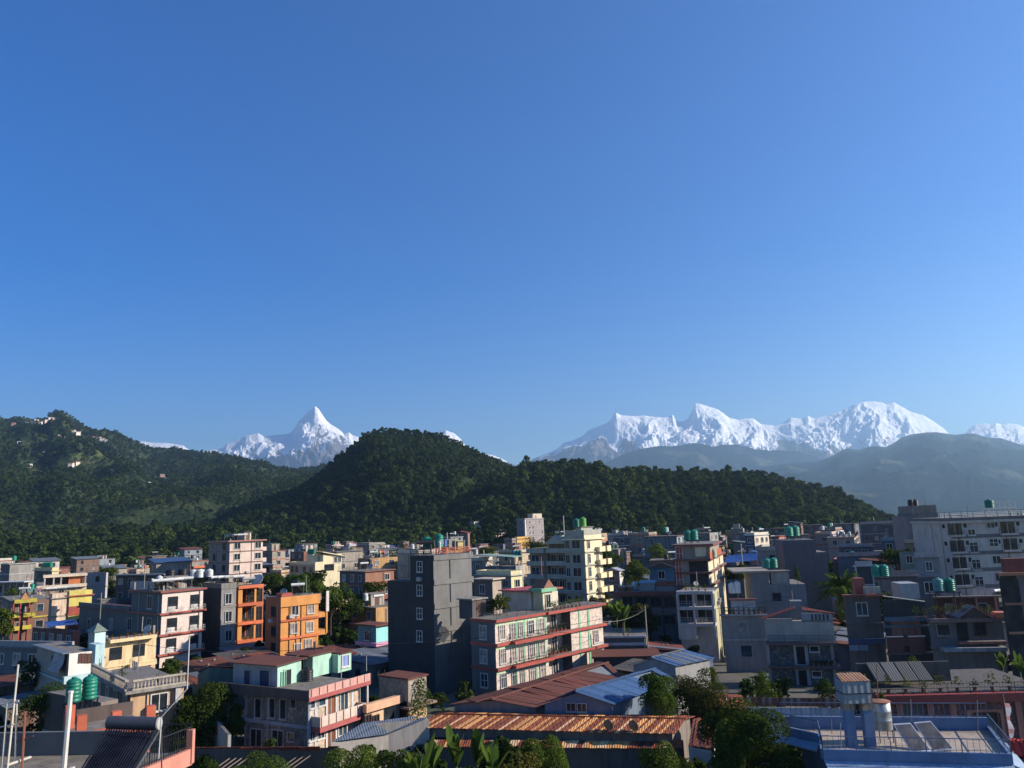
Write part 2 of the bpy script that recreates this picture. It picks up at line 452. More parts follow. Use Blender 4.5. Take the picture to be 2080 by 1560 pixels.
# ---- wooded dome in the middle
MID = Hill([(150, 1160), (200, 1146), (270, 1126), (337, 1096), (387, 1077), (437, 1057), (505, 1034), (572, 1010), (610, 995), (640, 977), (660, 956), (690, 931), (720, 907), (740, 889), (760, 880), (790, 878), (840, 881), (870, 886), (900, 890), (920, 900), (945, 914), (970, 927), (1000, 944), (1040, 958), (1065, 972), (1110, 985), (1200, 1005), (1300, 1030), (1400, 1060)], 1000, 560, 1250, lift=0, amp=0.2, wl=0.16, seed=31, power=0.95)
FM = terrain_mat('forest floor', [(0.01, 0.016, 0.008), (0.018, 0.028, 0.011), (0.03, 0.04, 0.018)], 0.05, 0.5, 2)
tag(MID.mesh('hill', FM, -0.7, 0.35, 360, 110), kind='structure')
# ---- nearer wooded ridge at right
RIGHT = Hill([(900, 1060), (960, 1010), (1000, 985), (1040, 966), (1065, 957), (1095, 952), (1140, 949), (1190, 953), (1230, 963), (1280, 968), (1330, 968), (1370, 973), (1420, 968), (1450, 975), (1490, 972), (1540, 977), (1570, 979), (1610, 990), (1650, 997), (1690, 1007), (1720, 1021), (1750, 1036), (1780, 1052), (1810, 1064), (1850, 1080), (1900, 1090)], 760, 450, 950, lift=0, amp=0.2, wl=0.16, seed=41, power=0.95)
tag(RIGHT.mesh('hill', FM, -0.12, 0.6, 360, 110), kind='structure')

def hill_top(X, Y):
    z = 0.0
    for H_ in (MID, RIGHT, LEFT):
        if Y > H_.Yn: z = max(z, H_.at(X, Y))
    return z

# ---- air
hv = bpy.data.materials.new('pale haze'); hv.use_nodes = True
hv.node_tree.nodes.clear()
ho = hv.node_tree.nodes.new('ShaderNodeOutputMaterial'); hp = hv.node_tree.nodes.new('ShaderNodeVolumePrincipled')
hp.inputs['Color'].default_value = (0.47, 0.74, 1.0, 1)
hp.inputs['Density'].default_value = 0.000086
hp.inputs['Anisotropy'].default_value = 0.4
hv.node_tree.links.new(hp.outputs[0], ho.inputs['Volume'])
x0, x1, y0, y1, z0, z1 = GX0-100, GX1+100, GY0-100, GY1+100, -5.0, 1960.0
haze = link_mesh('haze', me_from('haze', [(x, y, z) for x in (x0, x1) for y in (y0, y1) for z in (z0, z1)],
    [(0, 1, 3, 2), (4, 6, 7, 5), (0, 4, 5, 1), (2, 3, 7, 6), (0, 2, 6, 4), (1, 5, 7, 3)]), hv)
tag(haze, kind='stuff')

# ---- foliage builders
def rand_dirs(n, rng):
    v = rng.normal(size=(n, 3)); return v/np.linalg.norm(v, axis=1, keepdims=True)
def leaf_cards(cent, nrm, size, rng, aspect=0.6, fold=0.35):
    """one pointed four-sided leaf (or leaf clump) per centre; returns verts, faces"""
    n = len(cent)
    r = rand_dirs(n, rng)
    t = np.cross(nrm, r); t /= np.maximum(np.linalg.norm(t, axis=1, keepdims=True), 1e-6)
    bt = np.cross(nrm, t)
    s = (size*rng.uniform(0.6, 1.35, n))[:, None] if np.isscalar(size) else size[:, None]
    a = cent - t*s*0.5
    c_ = cent + t*s*0.5 - nrm*s*0.1
    l = cent + bt*s*aspect*0.5 + nrm*s*fold*0.3
    q = cent - bt*s*aspect*0.5 + nrm*s*fold*0.3
    vs = np.stack([a, l, c_, q], 1).reshape(-1, 3)
    f = np.arange(n*4).reshape(n, 4)
    return vs, f
def np_mesh(name, vs, fs, mat=None):
    me = bpy.data.meshes.new(name)
    k = fs.shape[1]
    me.vertices.add(len(vs)); me.vertices.foreach_set('co', np.asarray(vs, np.float32).ravel())
    me.loops.add(fs.size); me.loops.foreach_set('vertex_index', fs.ravel().astype(np.int32))
    me.polygons.add(len(fs)); me.polygons.foreach_set('loop_start', np.arange(0, fs.size, k, dtype=np.int32))
    me.update(calc_edges=True)
    if mat: me.materials.append(mat)
    return me
def crown_points(n, lobes, rng, depth=0.45):
    """points near the outside of several lobes: (centre, radii) pairs"""
    w = np.array([l[1][0]*l[1][1] + l[1][0]*l[1][2] for l in lobes]); w = w/w.sum()
    k = rng.choice(len(lobes), n, p=w)
    d = rand_dirs(n, rng); d[:, 2] = np.where(d[:, 2] < -0.5, -d[:, 2], d[:, 2])
    rr = 1 - depth*rng.random(n)**2.2
    cc = np.array([l[0] for l in lobes])[k]; ra = np.array([l[1] for l in lobes])[k]
    p = cc + d*ra*rr[:, None]
    nr = d/ra; nr /= np.linalg.norm(nr, axis=1, keepdims=True)
    nr = nr + rng.normal(size=(n, 3))*0.5; nr /= np.linalg.norm(nr, axis=1, keepdims=True)
    return p, nr
def lobes_for(R, H, n, rng, z0=0.0, flat=0.8):
    L = [((0, 0, z0+H*0.5), (R*0.62, R*0.62, H*0.42))]
    for i in range(n):
        a = 2*math.pi*(i+rng.random()*0.7)/n
        rr = R*rng.uniform(0.3, 0.68); zz = z0 + H*rng.uniform(0.14, 0.86)
        k = rng.uniform(0.3, 0.5)*R
        L.append(((rr*math.cos(a), rr*math.sin(a), zz), (k, k, k*flat)))
    return L
FOREST = leafm((0.007, 0.017, 0.006), (0.058, 0.088, 0.026), 'forest leaves', 0.15, 0.018)
FORESTB = leafm((0.014, 0.026, 0.007), (0.075, 0.1, 0.03), 'light forest leaves', 0.2, 0.014)
BARK = paint((0.09, 0.07, 0.05), 0.95)
CROWNS = []
for i in range(6):
    rg = np.random.default_rng(100+i)
    Hh = (1.7, 2.1, 1.4, 2.6, 1.9, 1.6)[i]
    L = lobes_for(1.0, Hh, 6+i % 3, rg, z0=0.35)
    p, nr = crown_points(150, L, rg, 0.3)
    vs, f = leaf_cards(p, nr, 0.42, rg, 0.85, 0.2)
    me = np_mesh('forest_crown', vs, f, FORESTB if i in (1, 4) else FOREST)
    CROWNS.append(bpy.data.objects.new('forest_crown', me))
def scatter(name, pts, scl, crowns, label):
    """stuff: many crowns on points by geometry nodes"""
    me = bpy.data.meshes.new(name)
    me.vertices.add(len(pts)); me.vertices.foreach_set('co', np.asarray(pts, np.float32).ravel())
    for k, v in (('scl', scl), ('rot', RNG.uniform(0, 6.28, len(pts)))):
        a = me.attributes.new(k, 'FLOAT', 'POINT'); a.data.foreach_set('value', np.asarray(v, np.float32))
    a = me.attributes.new('pick', 'INT', 'POINT'); a.data.foreach_set('value', RNG.integers(0, len(crowns), len(pts)).astype(np.int32))
    o = link_mesh(name, me)
    ng = bpy.data.node_groups.new(name, 'GeometryNodeTree')
    ng.interface.new_socket('Geometry', in_out='INPUT', socket_type='NodeSocketGeometry')
    ng.interface.new_socket('Geometry', in_out='OUTPUT', socket_type='NodeSocketGeometry')
    N = ng.nodes; gi = N.new('NodeGroupInput'); go = N.new('NodeGroupOutput')
    iop = N.new('GeometryNodeInstanceOnPoints')
    ji = N.new('GeometryNodeGeometryToInstance')
    for cr in reversed(crowns):
        inf = N.new('GeometryNodeObjectInfo'); inf.inputs['Object'].default_value = cr
        ng.links.new(inf.outputs['Geometry'], ji.inputs[0])
    ng.links.new(gi.outputs[0], iop.inputs['Points']); ng.links.new(ji.outputs[0], iop.inputs['Instance'])
    iop.inputs['Pick Instance'].default_value = True
    def attr(nm, typ):
        a_ = N.new('GeometryNodeInputNamedAttribute'); a_.data_type = typ; a_.inputs[0].default_value = nm
        return a_.outputs[0]
    ng.links.new(attr('pick', 'INT'), iop.inputs['Instance Index'])
    cx = N.new('ShaderNodeCombineXYZ'); ng.links.new(attr('rot', 'FLOAT'), cx.inputs[2]); ng.links.new(cx.outputs[0], iop.inputs['Rotation'])
    ng.links.new(attr('scl', 'FLOAT'), iop.inputs['Scale'])
    ng.links.new(iop.outputs[0], go.inputs[0])
    md = o.modifiers.new('scatter', 'NODES'); md.node_group = ng
    return tag(o, label, None, None, 'stuff')
def hill_points(H_, u0, u1, Y0, Y1, step, jit=0.5, keep=None):
    xs, out = [], []
    Yv = np.arange(Y0, Y1, step)
    for Y in Yv:
        u = np.arange(u0, u1, step/Y)
        u = u + RNG.uniform(-jit, jit, len(u))*step/Y
        YY = Y + RNG.uniform(-jit, jit, len(u))*step
        z = H_.h(u, YY)
        out.append(np.stack([u*YY, YY, z], 1))
    p = np.concatenate(out)
    if keep is not None: p = p[keep(p)]
    return p
pM = hill_points(MID, -0.62, 0.25, 570, 1060, 5.7, 0.75, lambda p: p[:, 2] > -1)
scatter('forest', pM, RNG.uniform(1.5, 3.5, len(pM))*np.where(RNG.random(len(pM)) < 0.05, 1.35, 1), CROWNS, 'dark dense forest covering the domed hill')
pR = hill_points(RIGHT, -0.08, 0.53, 455, 800, 6.2, 0.75, lambda p: p[:, 2] > -1)
scatter('forest', pR, RNG.uniform(1.9, 4.5, len(pR))*np.where(RNG.random(len(pR)) < 0.07, 1.35, 1), CROWNS, 'green forest covering the long low ridge')
def notfield(p):
    f = fbm(p[:, 0]/230.0+3, p[:, 1]/160.0, 3) + 0.16*np.clip((-0.28-p[:, 0]/p[:, 1])/0.25, 0, 1)*np.clip((p[:, 1]-1500)/900, 0, 1)
    return (p[:, 2] > -1) & (f < 0.1 + 0.3*RNG.random(len(p))**2)
pL = np.concatenate([hill_points(LEFT, -0.86, 0.02, 735, 1350, 6.8, 0.7, notfield), hill_points(LEFT, -0.86, 0.12, 1350, 3080, 9.8, 0.7, notfield)])
scatter('forest', pL, RNG.uniform(1.6, 3.4, len(pL))*np.where(pL[:, 1] > 1350, 1.3, 1), CROWNS, 'hazy woodland covering the large left hill')
# ================================================================== BUILDING KIT
class MB:
    """collects shapes; build() links them as one mesh object"""
    def __init__(s): s.v, s.f, s.m = [], [], []
    def add(s, vs, fs, mi=0):
        k = len(s.v); s.v += [tuple(p) for p in vs]
        for f in fs: s.f.append([i+k for i in f]); s.m.append(mi)
        return s
    def box(s, x0, x1, y0, y1, z0, z1, mi=0, mL=None, mR=None, mT=None):
        k = len(s.v)
        s.v += [(x, y, z) for x in (x0, x1) for y in (y0, y1) for z in (z0, z1)]
        for f, m in (((0, 1, 3, 2), mL), ((4, 6, 7, 5), None), ((0, 4, 5, 1), mR), ((2, 3, 7, 6), None), ((0, 2, 6, 4), None), ((1, 5, 7, 3), mT)):
            s.f.append([i+k for i in f]); s.m.append(mi if m is None else m)
        return s
    def prism(s, poly, z0, z1, mi=0):          # poly in xy, counter-clockwise
        n = len(poly)
        vs = [(x, y, z0) for x, y in poly] + [(x, y, z1) for x, y in poly]
        return s.add(vs, [list(range(n))[::-1], list(range(n, 2*n))] + [[i, (i+1) % n, n+(i+1) % n, n+i] for i in range(n)], mi)
    def slab(s, pts, t, mi=0):                 # a plate through 3-4 corner points (ccw from above), thickness t downwards along its normal
        p = [Vector(q) for q in pts]; nrm = (p[1]-p[0]).cross(p[-1]-p[0]).normalized()
        n = len(p); vs = p + [q - nrm*t for q in p]
        return s.add(vs, [list(range(n)), list(range(n, 2*n))[::-1]] + [[i, n+i, n+(i+1) % n, (i+1) % n] for i in range(n)], mi)
    def tube(s, p, q, r, n=6, mi=0, r2=None):
        p, q = Vector(p), Vector(q); d = (q-p)
        if d.length < 1e-6: return s
        d.normalize(); a = d.orthogonal().normalized(); b_ = d.cross(a); r2 = r if r2 is None else r2
        cs = [(math.cos(2*math.pi*i/n), math.sin(2*math.pi*i/n)) for i in range(n)]
        vs = [p+(a*c_+b_*d_)*r for c_, d_ in cs] + [q+(a*c_+b_*d_)*r2 for c_, d_ in cs]
        return s.add(vs, [[i, (i+1) % n, n+(i+1) % n, n+i] for i in range(n)] + [list(range(n))[::-1], list(range(n, 2*n))], mi)
    def lathe(s, prof, c_=(0, 0, 0), n=14, mi=0):
        vs = []
        for r, z in prof: vs += [(c_[0]+r*math.cos(2*math.pi*i/n), c_[1]+r*math.sin(2*math.pi*i/n), c_[2]+z) for i in range(n)]
        fs = [[k*n+i, k*n+(i+1) % n, (k+1)*n+(i+1) % n, (k+1)*n+i] for k in range(len(prof)-1) for i in range(n)]
        fs += [list(range(n))[::-1], [(len(prof)-1)*n+i for i in range(n)]]
        return s.add(vs, fs, mi)
    def mesh(s, name, mats, smooth=False):
        me = me_from(name, s.v, s.f, s.m, smooth)
        for m in (mats if isinstance(mats, (list, tuple)) else [mats]): me.materials.append(m)
        return me
    def build(s, name, mats, parent=None, smooth=False):
        return link_mesh(name, s.mesh(name, mats, smooth), None, parent)

WHITE = paint((0.55, 0.53, 0.49)); DIMWHITE = paint((0.42, 0.41, 0.4)); GREYP = paint((0.2, 0.2, 0.21)); DARK = paint((0.025, 0.025, 0.028), 0.6)
BROWNW = paint((0.1, 0.045, 0.03)); REDP = paint((0.38, 0.07, 0.05)); ORANGE = paint((0.55, 0.13, 0.05)); IRON = paint((0.03, 0.03, 0.033), 0.5, 0.3)
STEEL = paint((0.32, 0.33, 0.34), 0.4, 0.6); CONC = plaster((0.26, 0.25, 0.235), 0.7); GLASS = glass(); GLASSB = glass((0.03, 0.05, 0.07)); CURTAIN = glass((0.25, 0.2, 0.17), 0.5)
ROOFC = plaster((0.2, 0.185, 0.17), 0.8); DARKHOLE = glass((0.01, 0.01, 0.011), 0.6)
_wm = {}
def win_meshes(w, h, kind, fm, pm):
    shade = kind.endswith('+'); kind = kind.rstrip('+')
    key = (round(w, 2), round(h, 2), kind, shade, fm.name, pm.name)
    if key in _wm: return _wm[key]
    f = MB(); b = min(0.09, w*0.09); o = 0.1
    x0, x1, z0, z1 = -w/2, w/2, -h/2, h/2
    if kind != 'hole':
        f.box(x0-b, x0, -o, 0.0, z0-b, z1+b).box(x1, x1+b, -o, 0.0, z0-b, z1+b).box(x0, x1, -o, 0.0, z1, z1+b).box(x0, x1, -o, 0.0, z0-b, z0)
        t = b*0.35
        if kind in ('two', 'four', 'three', 'top', 'door2'):
            n = {'three': 3}.get(kind, 2)
            for i in range(1, n): f.box(x0+w*i/n-t, x0+w*i/n+t, -o*0.8, -0.005, z0, z1)
        if kind in ('four',): f.box(x0, x1, -o*0.78, -0.006, -t, t)
        if kind in ('top', 'three'): f.box(x0, x1, -o*0.78, -0.006, z1-h*0.28-t, z1-h*0.28+t)
        if kind not in ('door', 'door2'): f.box(x0-b*1.6, x1+b*1.6, -0.16, 0.0, z0-b-0.07, z0-b-0.002)      # sill
        if shade: f.box(x0-0.25, x1+0.25, -0.55, 0.0, z1+b+0.12, z1+b+0.2)
    else:
        f.box(x0-0.03, x1+0.03, -0.05, 0.0, z1, z1+0.06).box(x0-0.06, x0, -0.05, 0.0, z0, z1).box(x1, x1+0.06, -0.05, 0.0, z0, z1)
    p = MB().box(x0, x1, -0.02, -0.004, z0, z1)
    r = (f.mesh('window', fm), p.mesh('pane', pm))
    _wm[key] = r
    return r

FOOT = []
class Bld:
    """a building whose near corner stands at pixel (cx, cy) of its roof line; face R runs back to the right at azimuth a, face L runs back to the left"""
    def __init__(s, name, label, cat, cx, cy, Y, a, xr=None, xl=None, W=None, D=None, group=None, z0=0.0):
        c = P(cx, cy, Y); s.z0 = z0; s.H = c.z - z0
        s.a = math.radians(a); s.u = Vector((math.sin(s.a), math.cos(s.a), 0)); s.v = Vector((-math.cos(s.a), math.sin(s.a), 0))
        s.c = Vector((c.x, c.y, z0)); top = Vector((c.x, c.y, c.z))
        s.W = W if W else s._solve(top, s.u, xr); s.D = D if D else s._solve(top, s.v, xl)
        s.root = empty(name, s.c, math.pi/2 - s.a); FOOT.append(s)
        tag(s.root, label, cat, group)
    def _solve(s, top, d, px):
        lo, hi = 0.05, 60.0
        sg = 1 if proj(top+d*0.5)[0] > proj(top)[0] else -1
        for _ in range(50):
            mid = (lo+hi)/2
            if (proj(top+d*mid)[0]-px)*sg < 0: lo = mid
            else: hi = mid
        return lo
    def world(s, x, y, z): return s.c + s.u*x + s.v*y + Vector((0, 0, z))
    def hit(s, face, px, py, off=0.0):
        """(distance along the face, height) where the pixel's ray meets the face (off: metres behind (+) the face plane)"""
        d = ray(px, py); o = Vector((0, 0, HCAM)) - s.c
        n = s.v if face == 'R' else s.u
        t = (off - o.dot(n))/d.dot(n); p = o + d*t
        return (p.dot(s.u) if face == 'R' else p.dot(s.v)), p.z
    def hz(s, px, py, z):
        p = PZ(px, py, z+s.z0) - s.c
        return p.dot(s.u), p.dot(s.v)
    def zR(s, px, py): return s.hit('R', px, py)[1]
    def zL(s, px, py): return s.hit('L', px, py)[1]
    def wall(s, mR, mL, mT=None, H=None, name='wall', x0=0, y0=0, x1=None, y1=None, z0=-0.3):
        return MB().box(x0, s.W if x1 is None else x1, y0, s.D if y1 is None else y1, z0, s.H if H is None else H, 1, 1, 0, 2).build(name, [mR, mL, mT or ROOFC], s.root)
    def box(s, name, x0, x1, y0, y1, z0, z1, m, label=None, mt=None):
        if mt is None and name in ('floor_band', 'cornice', 'roof_slab', 'roof_edge'): mt = ROOFC
        o = MB().box(x0, x1, y0, y1, z0, z1, 0, None, None, 1 if mt else None).build(name, [m, mt] if mt else m, s.root)
        if label: o['label'] = label
        return o
    def win(s, face, t, z, w, h, kind='two', fm=None, pm=None, off=0.0, name='window'):
        f, p = win_meshes(w, h, kind, fm or WHITE, pm or GLASS)
        o = bpy.data.objects.new(name, f); C.objects.link(o); o.parent = s.root
        if face == 'R': o.location = (t, off-0.004, z)
        else: o.location = (off-0.004, t, z); o.rotation_euler = (0, 0, -math.pi/2)
        q = bpy.data.objects.new('pane', p); C.objects.link(q); q.parent = o
        return o
    def winpx(s, face, px, py, w, h, kind='two', fm=None, pm=None, off=0.0, name='window'):
        t, z = s.hit(face, px, py, off)
        return s.win(face, t, z, w, h, kind, fm, pm, off, name)
    def grid(s, face, ts, zs, w, h, kind='two', fm=None, pm=None, off=0.0):
        for z in zs:
            for t in ts:
                s.win(face, t*(s.W if face == 'R' else s.D), z, w, h, kind, fm, pm if random.random() > 0.3 or pm else random.choice((GLASS, GLASSB, CURTAIN)), off)
    def band(s, z, h=0.25, out=0.25, m=None, name='floor_band', x0=0, y0=0, x1=None, y1=None):
        return s.box(name, x0-out, (s.W if x1 is None else x1)+out, y0-out, (s.D if y1 is None else y1)+out, z, z+h, m or CONC)
    def parapet(s, h=0.8, t=0.14, m=None, z=None, x0=0, y0=0, x1=None, y1=None, name='parapet', out=0.02):
        z = s.H if z is None else z; x1 = (s.W if x1 is None else x1)+out; y1 = (s.D if y1 is None else y1)+out; x0 -= out; y0 -= out
        b = MB().box(x0, x1, y0, y0+t, z, z+h).box(x0, x1, y1-t, y1, z, z+h).box(x0, x0+t, y0+t, y1-t, z, z+h).box(x1-t, x1, y0+t, y1-t, z, z+h)
        return b.build(name, m or CONC, s.root)
    def rail(s, pts, h=0.9, m=None, r=0.022, bars=2, posts=1.4, verts=0.0, parent=None, name='railing'):
        """railing along local points"""
        b = MB()
        for p, q in zip(pts[:-1], pts[1:]):
            p, q = Vector(p), Vector(q); L = (q-p).length
            for i in range(bars): b.tube(p+Vector((0, 0, h*(1-i*0.85/max(bars, 1)))), q+Vector((0, 0, h*(1-i*0.85/max(bars, 1)))), r, 4)
            n = max(1, round(L/posts))
            for i in range(n+1): b.tube(p+(q-p)*(i/n), p+(q-p)*(i/n)+Vector((0, 0, h)), r*1.2, 4)
            if verts:
                k = int(L/verts)
                for i in range(1, k): b.tube(p+(q-p)*(i/k)+Vector((0, 0, 0.06)), p+(q-p)*(i/k)+Vector((0, 0, h)), r*0.5, 3)
        return b.build(name, m or IRON, parent or s.root)
    def balcony(s, face, t0, t1, z, depth=1.0, m=None, rm=None, th=0.18, style='bars', h=0.85, y=0.0, verts=0.16):
        if face == 'R': bx = (t0, t1, y-depth, y-0.003)
        else: bx = (y-depth, y-0.003, t0, t1)
        o = MB().box(*bx, z-th, z).build('balcony', m or CONC, s.root)
        e = 0.05
        if style == 'solid':
            b = MB()
            if face == 'R': b.box(t0, t1, y-depth, y-depth+0.1, z, z+h).box(t0, t0+0.1, y-depth+0.1, y-0.004, z, z+h).box(t1-0.1, t1, y-depth+0.1, y-0.004, z, z+h)
            else: b.box(y-depth, y-depth+0.1, t0, t1, z, z+h).box(y-depth+0.1, y-0.004, t0, t0+0.1, z, z+h).box(y-depth+0.1, y-0.004, t1-0.1, t1, z, z+h)
            b.build('balustrade', rm or m or CONC, o)
        elif style:
            if face == 'R': pts = [(t0+e, y-e, z), (t0+e, y-depth+e, z), (t1-e, y-depth+e, z), (t1-e, y-e, z)]
            else: pts = [(y-e, t0+e, z), (y-depth+e, t0+e, z), (y-depth+e, t1-e, z), (y-e, t1-e, z)]
            s.rail(pts, h, rm, 0.02, 2, 1.2, verts if style == 'bars' else 0, parent=o)
        return o
    def pillars(s, pts, z0, z1, w=0.25, m=None, name='pillar'):
        for x, y in pts: s.box(name, x-w/2, x+w/2, y-w/2, y+w/2, z0, z1, m or CONC)
    def hut(s, x0, x1, y0, y1, h, m, z=None, roof=None, door=True, name='stair_house', over=0.2):
        z = s.H if z is None else z
        o = MB().box(x0, x1, y0, y1, z-0.02, z+h).build(name, m, s.root)
        MB().box(x0-over, x1+over, y0-over, y1+over, z+h+0.002, z+h+0.15).build('roof', roof or ROOFC, o)
        if door: MB().box(x0+(x1-x0)*0.3, x0+(x1-x0)*0.3+0.85, y0-0.03, y0-0.003, z+0.02, z+2.0).build('door', BROWNW, o)
        return o

# ------------------------------------------------------------------ roof furniture (things of their own)
TGREEN = paint((0.012, 0.2, 0.13), 0.45); TBLACK = paint((0.02, 0.02, 0.022), 0.4); TLIME = paint((0.1, 0.32, 0.04), 0.45); TWHITE = paint((0.6, 0.6, 0.58), 0.5)
_tank = {}
def water_tank(p, r, h, label, m=None, group=None, stand=0.0, sm=None):
    m = m or TGREEN
    key = (round(r, 2), round(h, 2), m.name)
    if key not in _tank:
        prof = [(r*0.97, 0)]
        k = 5
        for i in range(k):
            z = h*0.8*i/k
            prof += [(r, z+h*0.02), (r, z+h*0.1), (r*0.93, z+h*0.12), (r*0.93, z+h*0.15)]
        prof += [(r, h*0.8), (r*0.97, h*0.84), (r*0.72, h*0.93), (r*0.34, h*0.97)]
        _tank[key] = (MB().lathe(prof, n=18).mesh('tank_body', m, True), MB().lathe([(r*0.36, h*0.965), (r*0.36, h*1.0), (r*0.3, h*1.03), (r*0.06, h*1.04)], n=12).mesh('lid', m, True))
    o = empty('water_tank', (p[0], p[1], p[2]+stand), random.random()*3)
    tag(o, label, 'water tank', group)
    for me, nm in zip(_tank[key], ('body', 'lid')):
        q = bpy.data.objects.new(nm, me); C.objects.link(q); q.parent = o
    if stand > 0:
        b = MB(); e = r*0.8
        for sx in (-1, 1):
            for sy in (-1, 1): b.box(sx*e-0.04, sx*e+0.04, sy*e-0.04, sy*e+0.04, 0, stand-0.06)
        b.box(-r, r, -r, r, stand-0.06, stand-0.003)
        st = b.build('tank_stand', sm or IRON); st.location = p
        tag(st, ' '.join(('stand under the ' + label).split()[:16]), 'tank stand', 'stands under water tanks')
    return o
_sh = {}
def solar_heater(p, rz, w, label, group='solar water heaters on the roofs', tilt=0.9, L=1.7, tankm=None):
    """tube collector leaning back to a cylinder along its upper edge"""
    o = empty('solar_water_heater', p, rz); tag(o, label, 'solar heater', group)
    c_, s_ = math.cos(tilt), math.sin(tilt)
    key = (round(w, 1), tilt, L, (tankm or TWHITE).name)
    if key not in _sh:
        t = MB(); n = max(6, int(w/0.12))
        for i in range(n):
            x = -w/2+w*(i+0.5)/n
            t.tube((x, 0.05, 0.15), (x, 0.05+L*c_, 0.15+L*s_), 0.028, 5)
        tk = MB().tube((-w/2-0.15, 0.05+L*c_+0.1, 0.22+L*s_), (w/2+0.15, 0.05+L*c_+0.1, 0.22+L*s_), 0.21, 12)
        fr = MB()
        for sx in (-1, 1):
            x = sx*w/2
            fr.tube((x, 0, 0), (x, L*c_, L*s_), 0.025, 4).tube((x, L*c_+0.1, 0), (x, L*c_+0.1, 0.1+L*s_), 0.025, 4)
        fr.tube((-w/2, 0, 0.08), (w/2, 0, 0.08), 0.035, 4)
        _sh[key] = [t.mesh('collector_tubes', glass((0.012, 0.014, 0.02), 0.25)), tk.mesh('tank', tankm or TWHITE, False), fr.mesh('frame', STEEL)]
    for me in _sh[key]:
        q = bpy.data.objects.new(me.name.split('.')[0], me); C.objects.link(q); q.parent = o
    return o
def dish(p, r, az, label, m=None, group=None, h=0.6, tiltdeg=35):
    o = empty('satellite_dish', p, -az); tag(o, label, 'satellite dish', group)
    n = 16; prof = [(r*i/4, 0.22*r*(i/4)**2) for i in range(1, 5)]
    b = MB().lathe([(0.01, 0)] + prof + [(r*0.99, 0.22*r+0.02)] + [(x*0.98, z+0.03) for x, z in prof[::-1][1:]] + [(0.01, 0.03)], n=n)
    d = b.build('reflector', m or paint((0.5, 0.5, 0.48)), o, True); d.location = (0, 0, h); d.rotation_euler = (math.radians(-90+tiltdeg), 0, 0)
    MB().tube((0, 0, 0), (0, 0, h), 0.035, 6).build('mast', STEEL, o)
    MB().tube((0, 0.05, h-0.1), (0, r*0.8, h+r*0.75), 0.015, 4).build('feed_arm', STEEL, o)
    return o
def pole_thing(p, h, r, label, name='pole', cat='pole', m=None, group=None, lean=(0, 0)):
    o = MB().tube((0, 0, 0), (lean[0], lean[1], h), r, 7, 0, r*0.85).tube((lean[0], lean[1], h-0.002), (lean[0], lean[1], h+r*0.8), r*1.05, 7).build(name, m or STEEL); o.location = p
    return tag(o, label, cat, group)
ORD = ('first', 'second', 'third', 'fourth', 'fifth', 'sixth', 'seventh', 'eighth', 'ninth', 'tenth', 'eleventh', 'twelfth')
# ------------------------------------------------------------------ plants
LEAFD = leafm((0.012, 0.03, 0.008), (0.09, 0.12, 0.025), 'dense leaves', 0.25)
LEAFG = leafm((0.02, 0.05, 0.01), (0.12, 0.16, 0.03), 'bright leaves', 0.3)
LEAFO = leafm((0.03, 0.04, 0.01), (0.14, 0.12, 0.03), 'olive leaves', 0.25)
LEAFB = leafm((0.035, 0.075, 0.015), (0.14, 0.2, 0.04), 'banana leaves', 0.35)
def tree(p, H, R, label, m=None, seed=0, n=2600, leaf=0.3, trunk_h=None, group=None, cat='tree', name='tree', nl=9, flat=0.8, depth=0.5, loc_lobes=None):
    rg = np.random.default_rng(seed+500)
    th = H*0.3 if trunk_h is None else trunk_h
    o = empty(name, p, 0); tag(o, label, cat, group)
    L = loc_lobes or lobes_for(R, H-th, nl, rg, z0=th, flat=flat)
    pt, nr = crown_points(n, L, rg, depth)
    vs, f = leaf_cards(pt, nr, leaf, rg, 0.62, 0.35)
    me = np_mesh('crown', vs, f, m or LEAFD); q = bpy.data.objects.new('crown', me); C.objects.link(q); q.parent = o
    b = MB(); r0 = max(0.05, R*0.07)
    top = (L[0][0][0]*0.5, L[0][0][1]*0.5, th+(H-th)*0.35)
    b.tube((0, 0, -0.3), top, r0, 8, 0, r0*0.6)
    for c_, ra in L[1:]: b.tube((top[0]*0.7, top[1]*0.7, top[2]*0.75), (c_[0]*0.85, c_[1]*0.85, c_[2]), r0*0.5, 5, 0, r0*0.15)
    b.build('trunk', BARK, o)
    return o
def blade_leaf(b, base, az, L, w, rise, droop, mi=0, seg=7, fold=0.25):
    """a long leaf blade arching outwards"""
    d = Vector((math.cos(az), math.sin(az), 0)); sd = Vector((-d.y, d.x, 0)); base = Vector(base)
    pts = []
    for i in range(seg+1):
        t = i/seg
        c_ = base + d*(L*t*math.cos(rise)*(1-0.15*t)) + Vector((0, 0, L*(t*math.sin(rise) - droop*t*t)))
        ww = w*math.sin(math.pi*min(1, 0.06+t*0.94))**0.6*(1 if t < 0.98 else 0.2)
        pts.append((c_ - sd*ww/2 + Vector((0, 0, fold*ww*0.5)), c_, c_ + sd*ww/2 + Vector((0, 0, fold*ww*0.5))))
    vs = [q for t3 in pts for q in t3]
    fs = []
    for i in range(seg):
        a = i*3
        fs += [[a, a+1, a+4, a+3], [a+1, a+2, a+5, a+4]]
    b.add(vs, fs, mi)
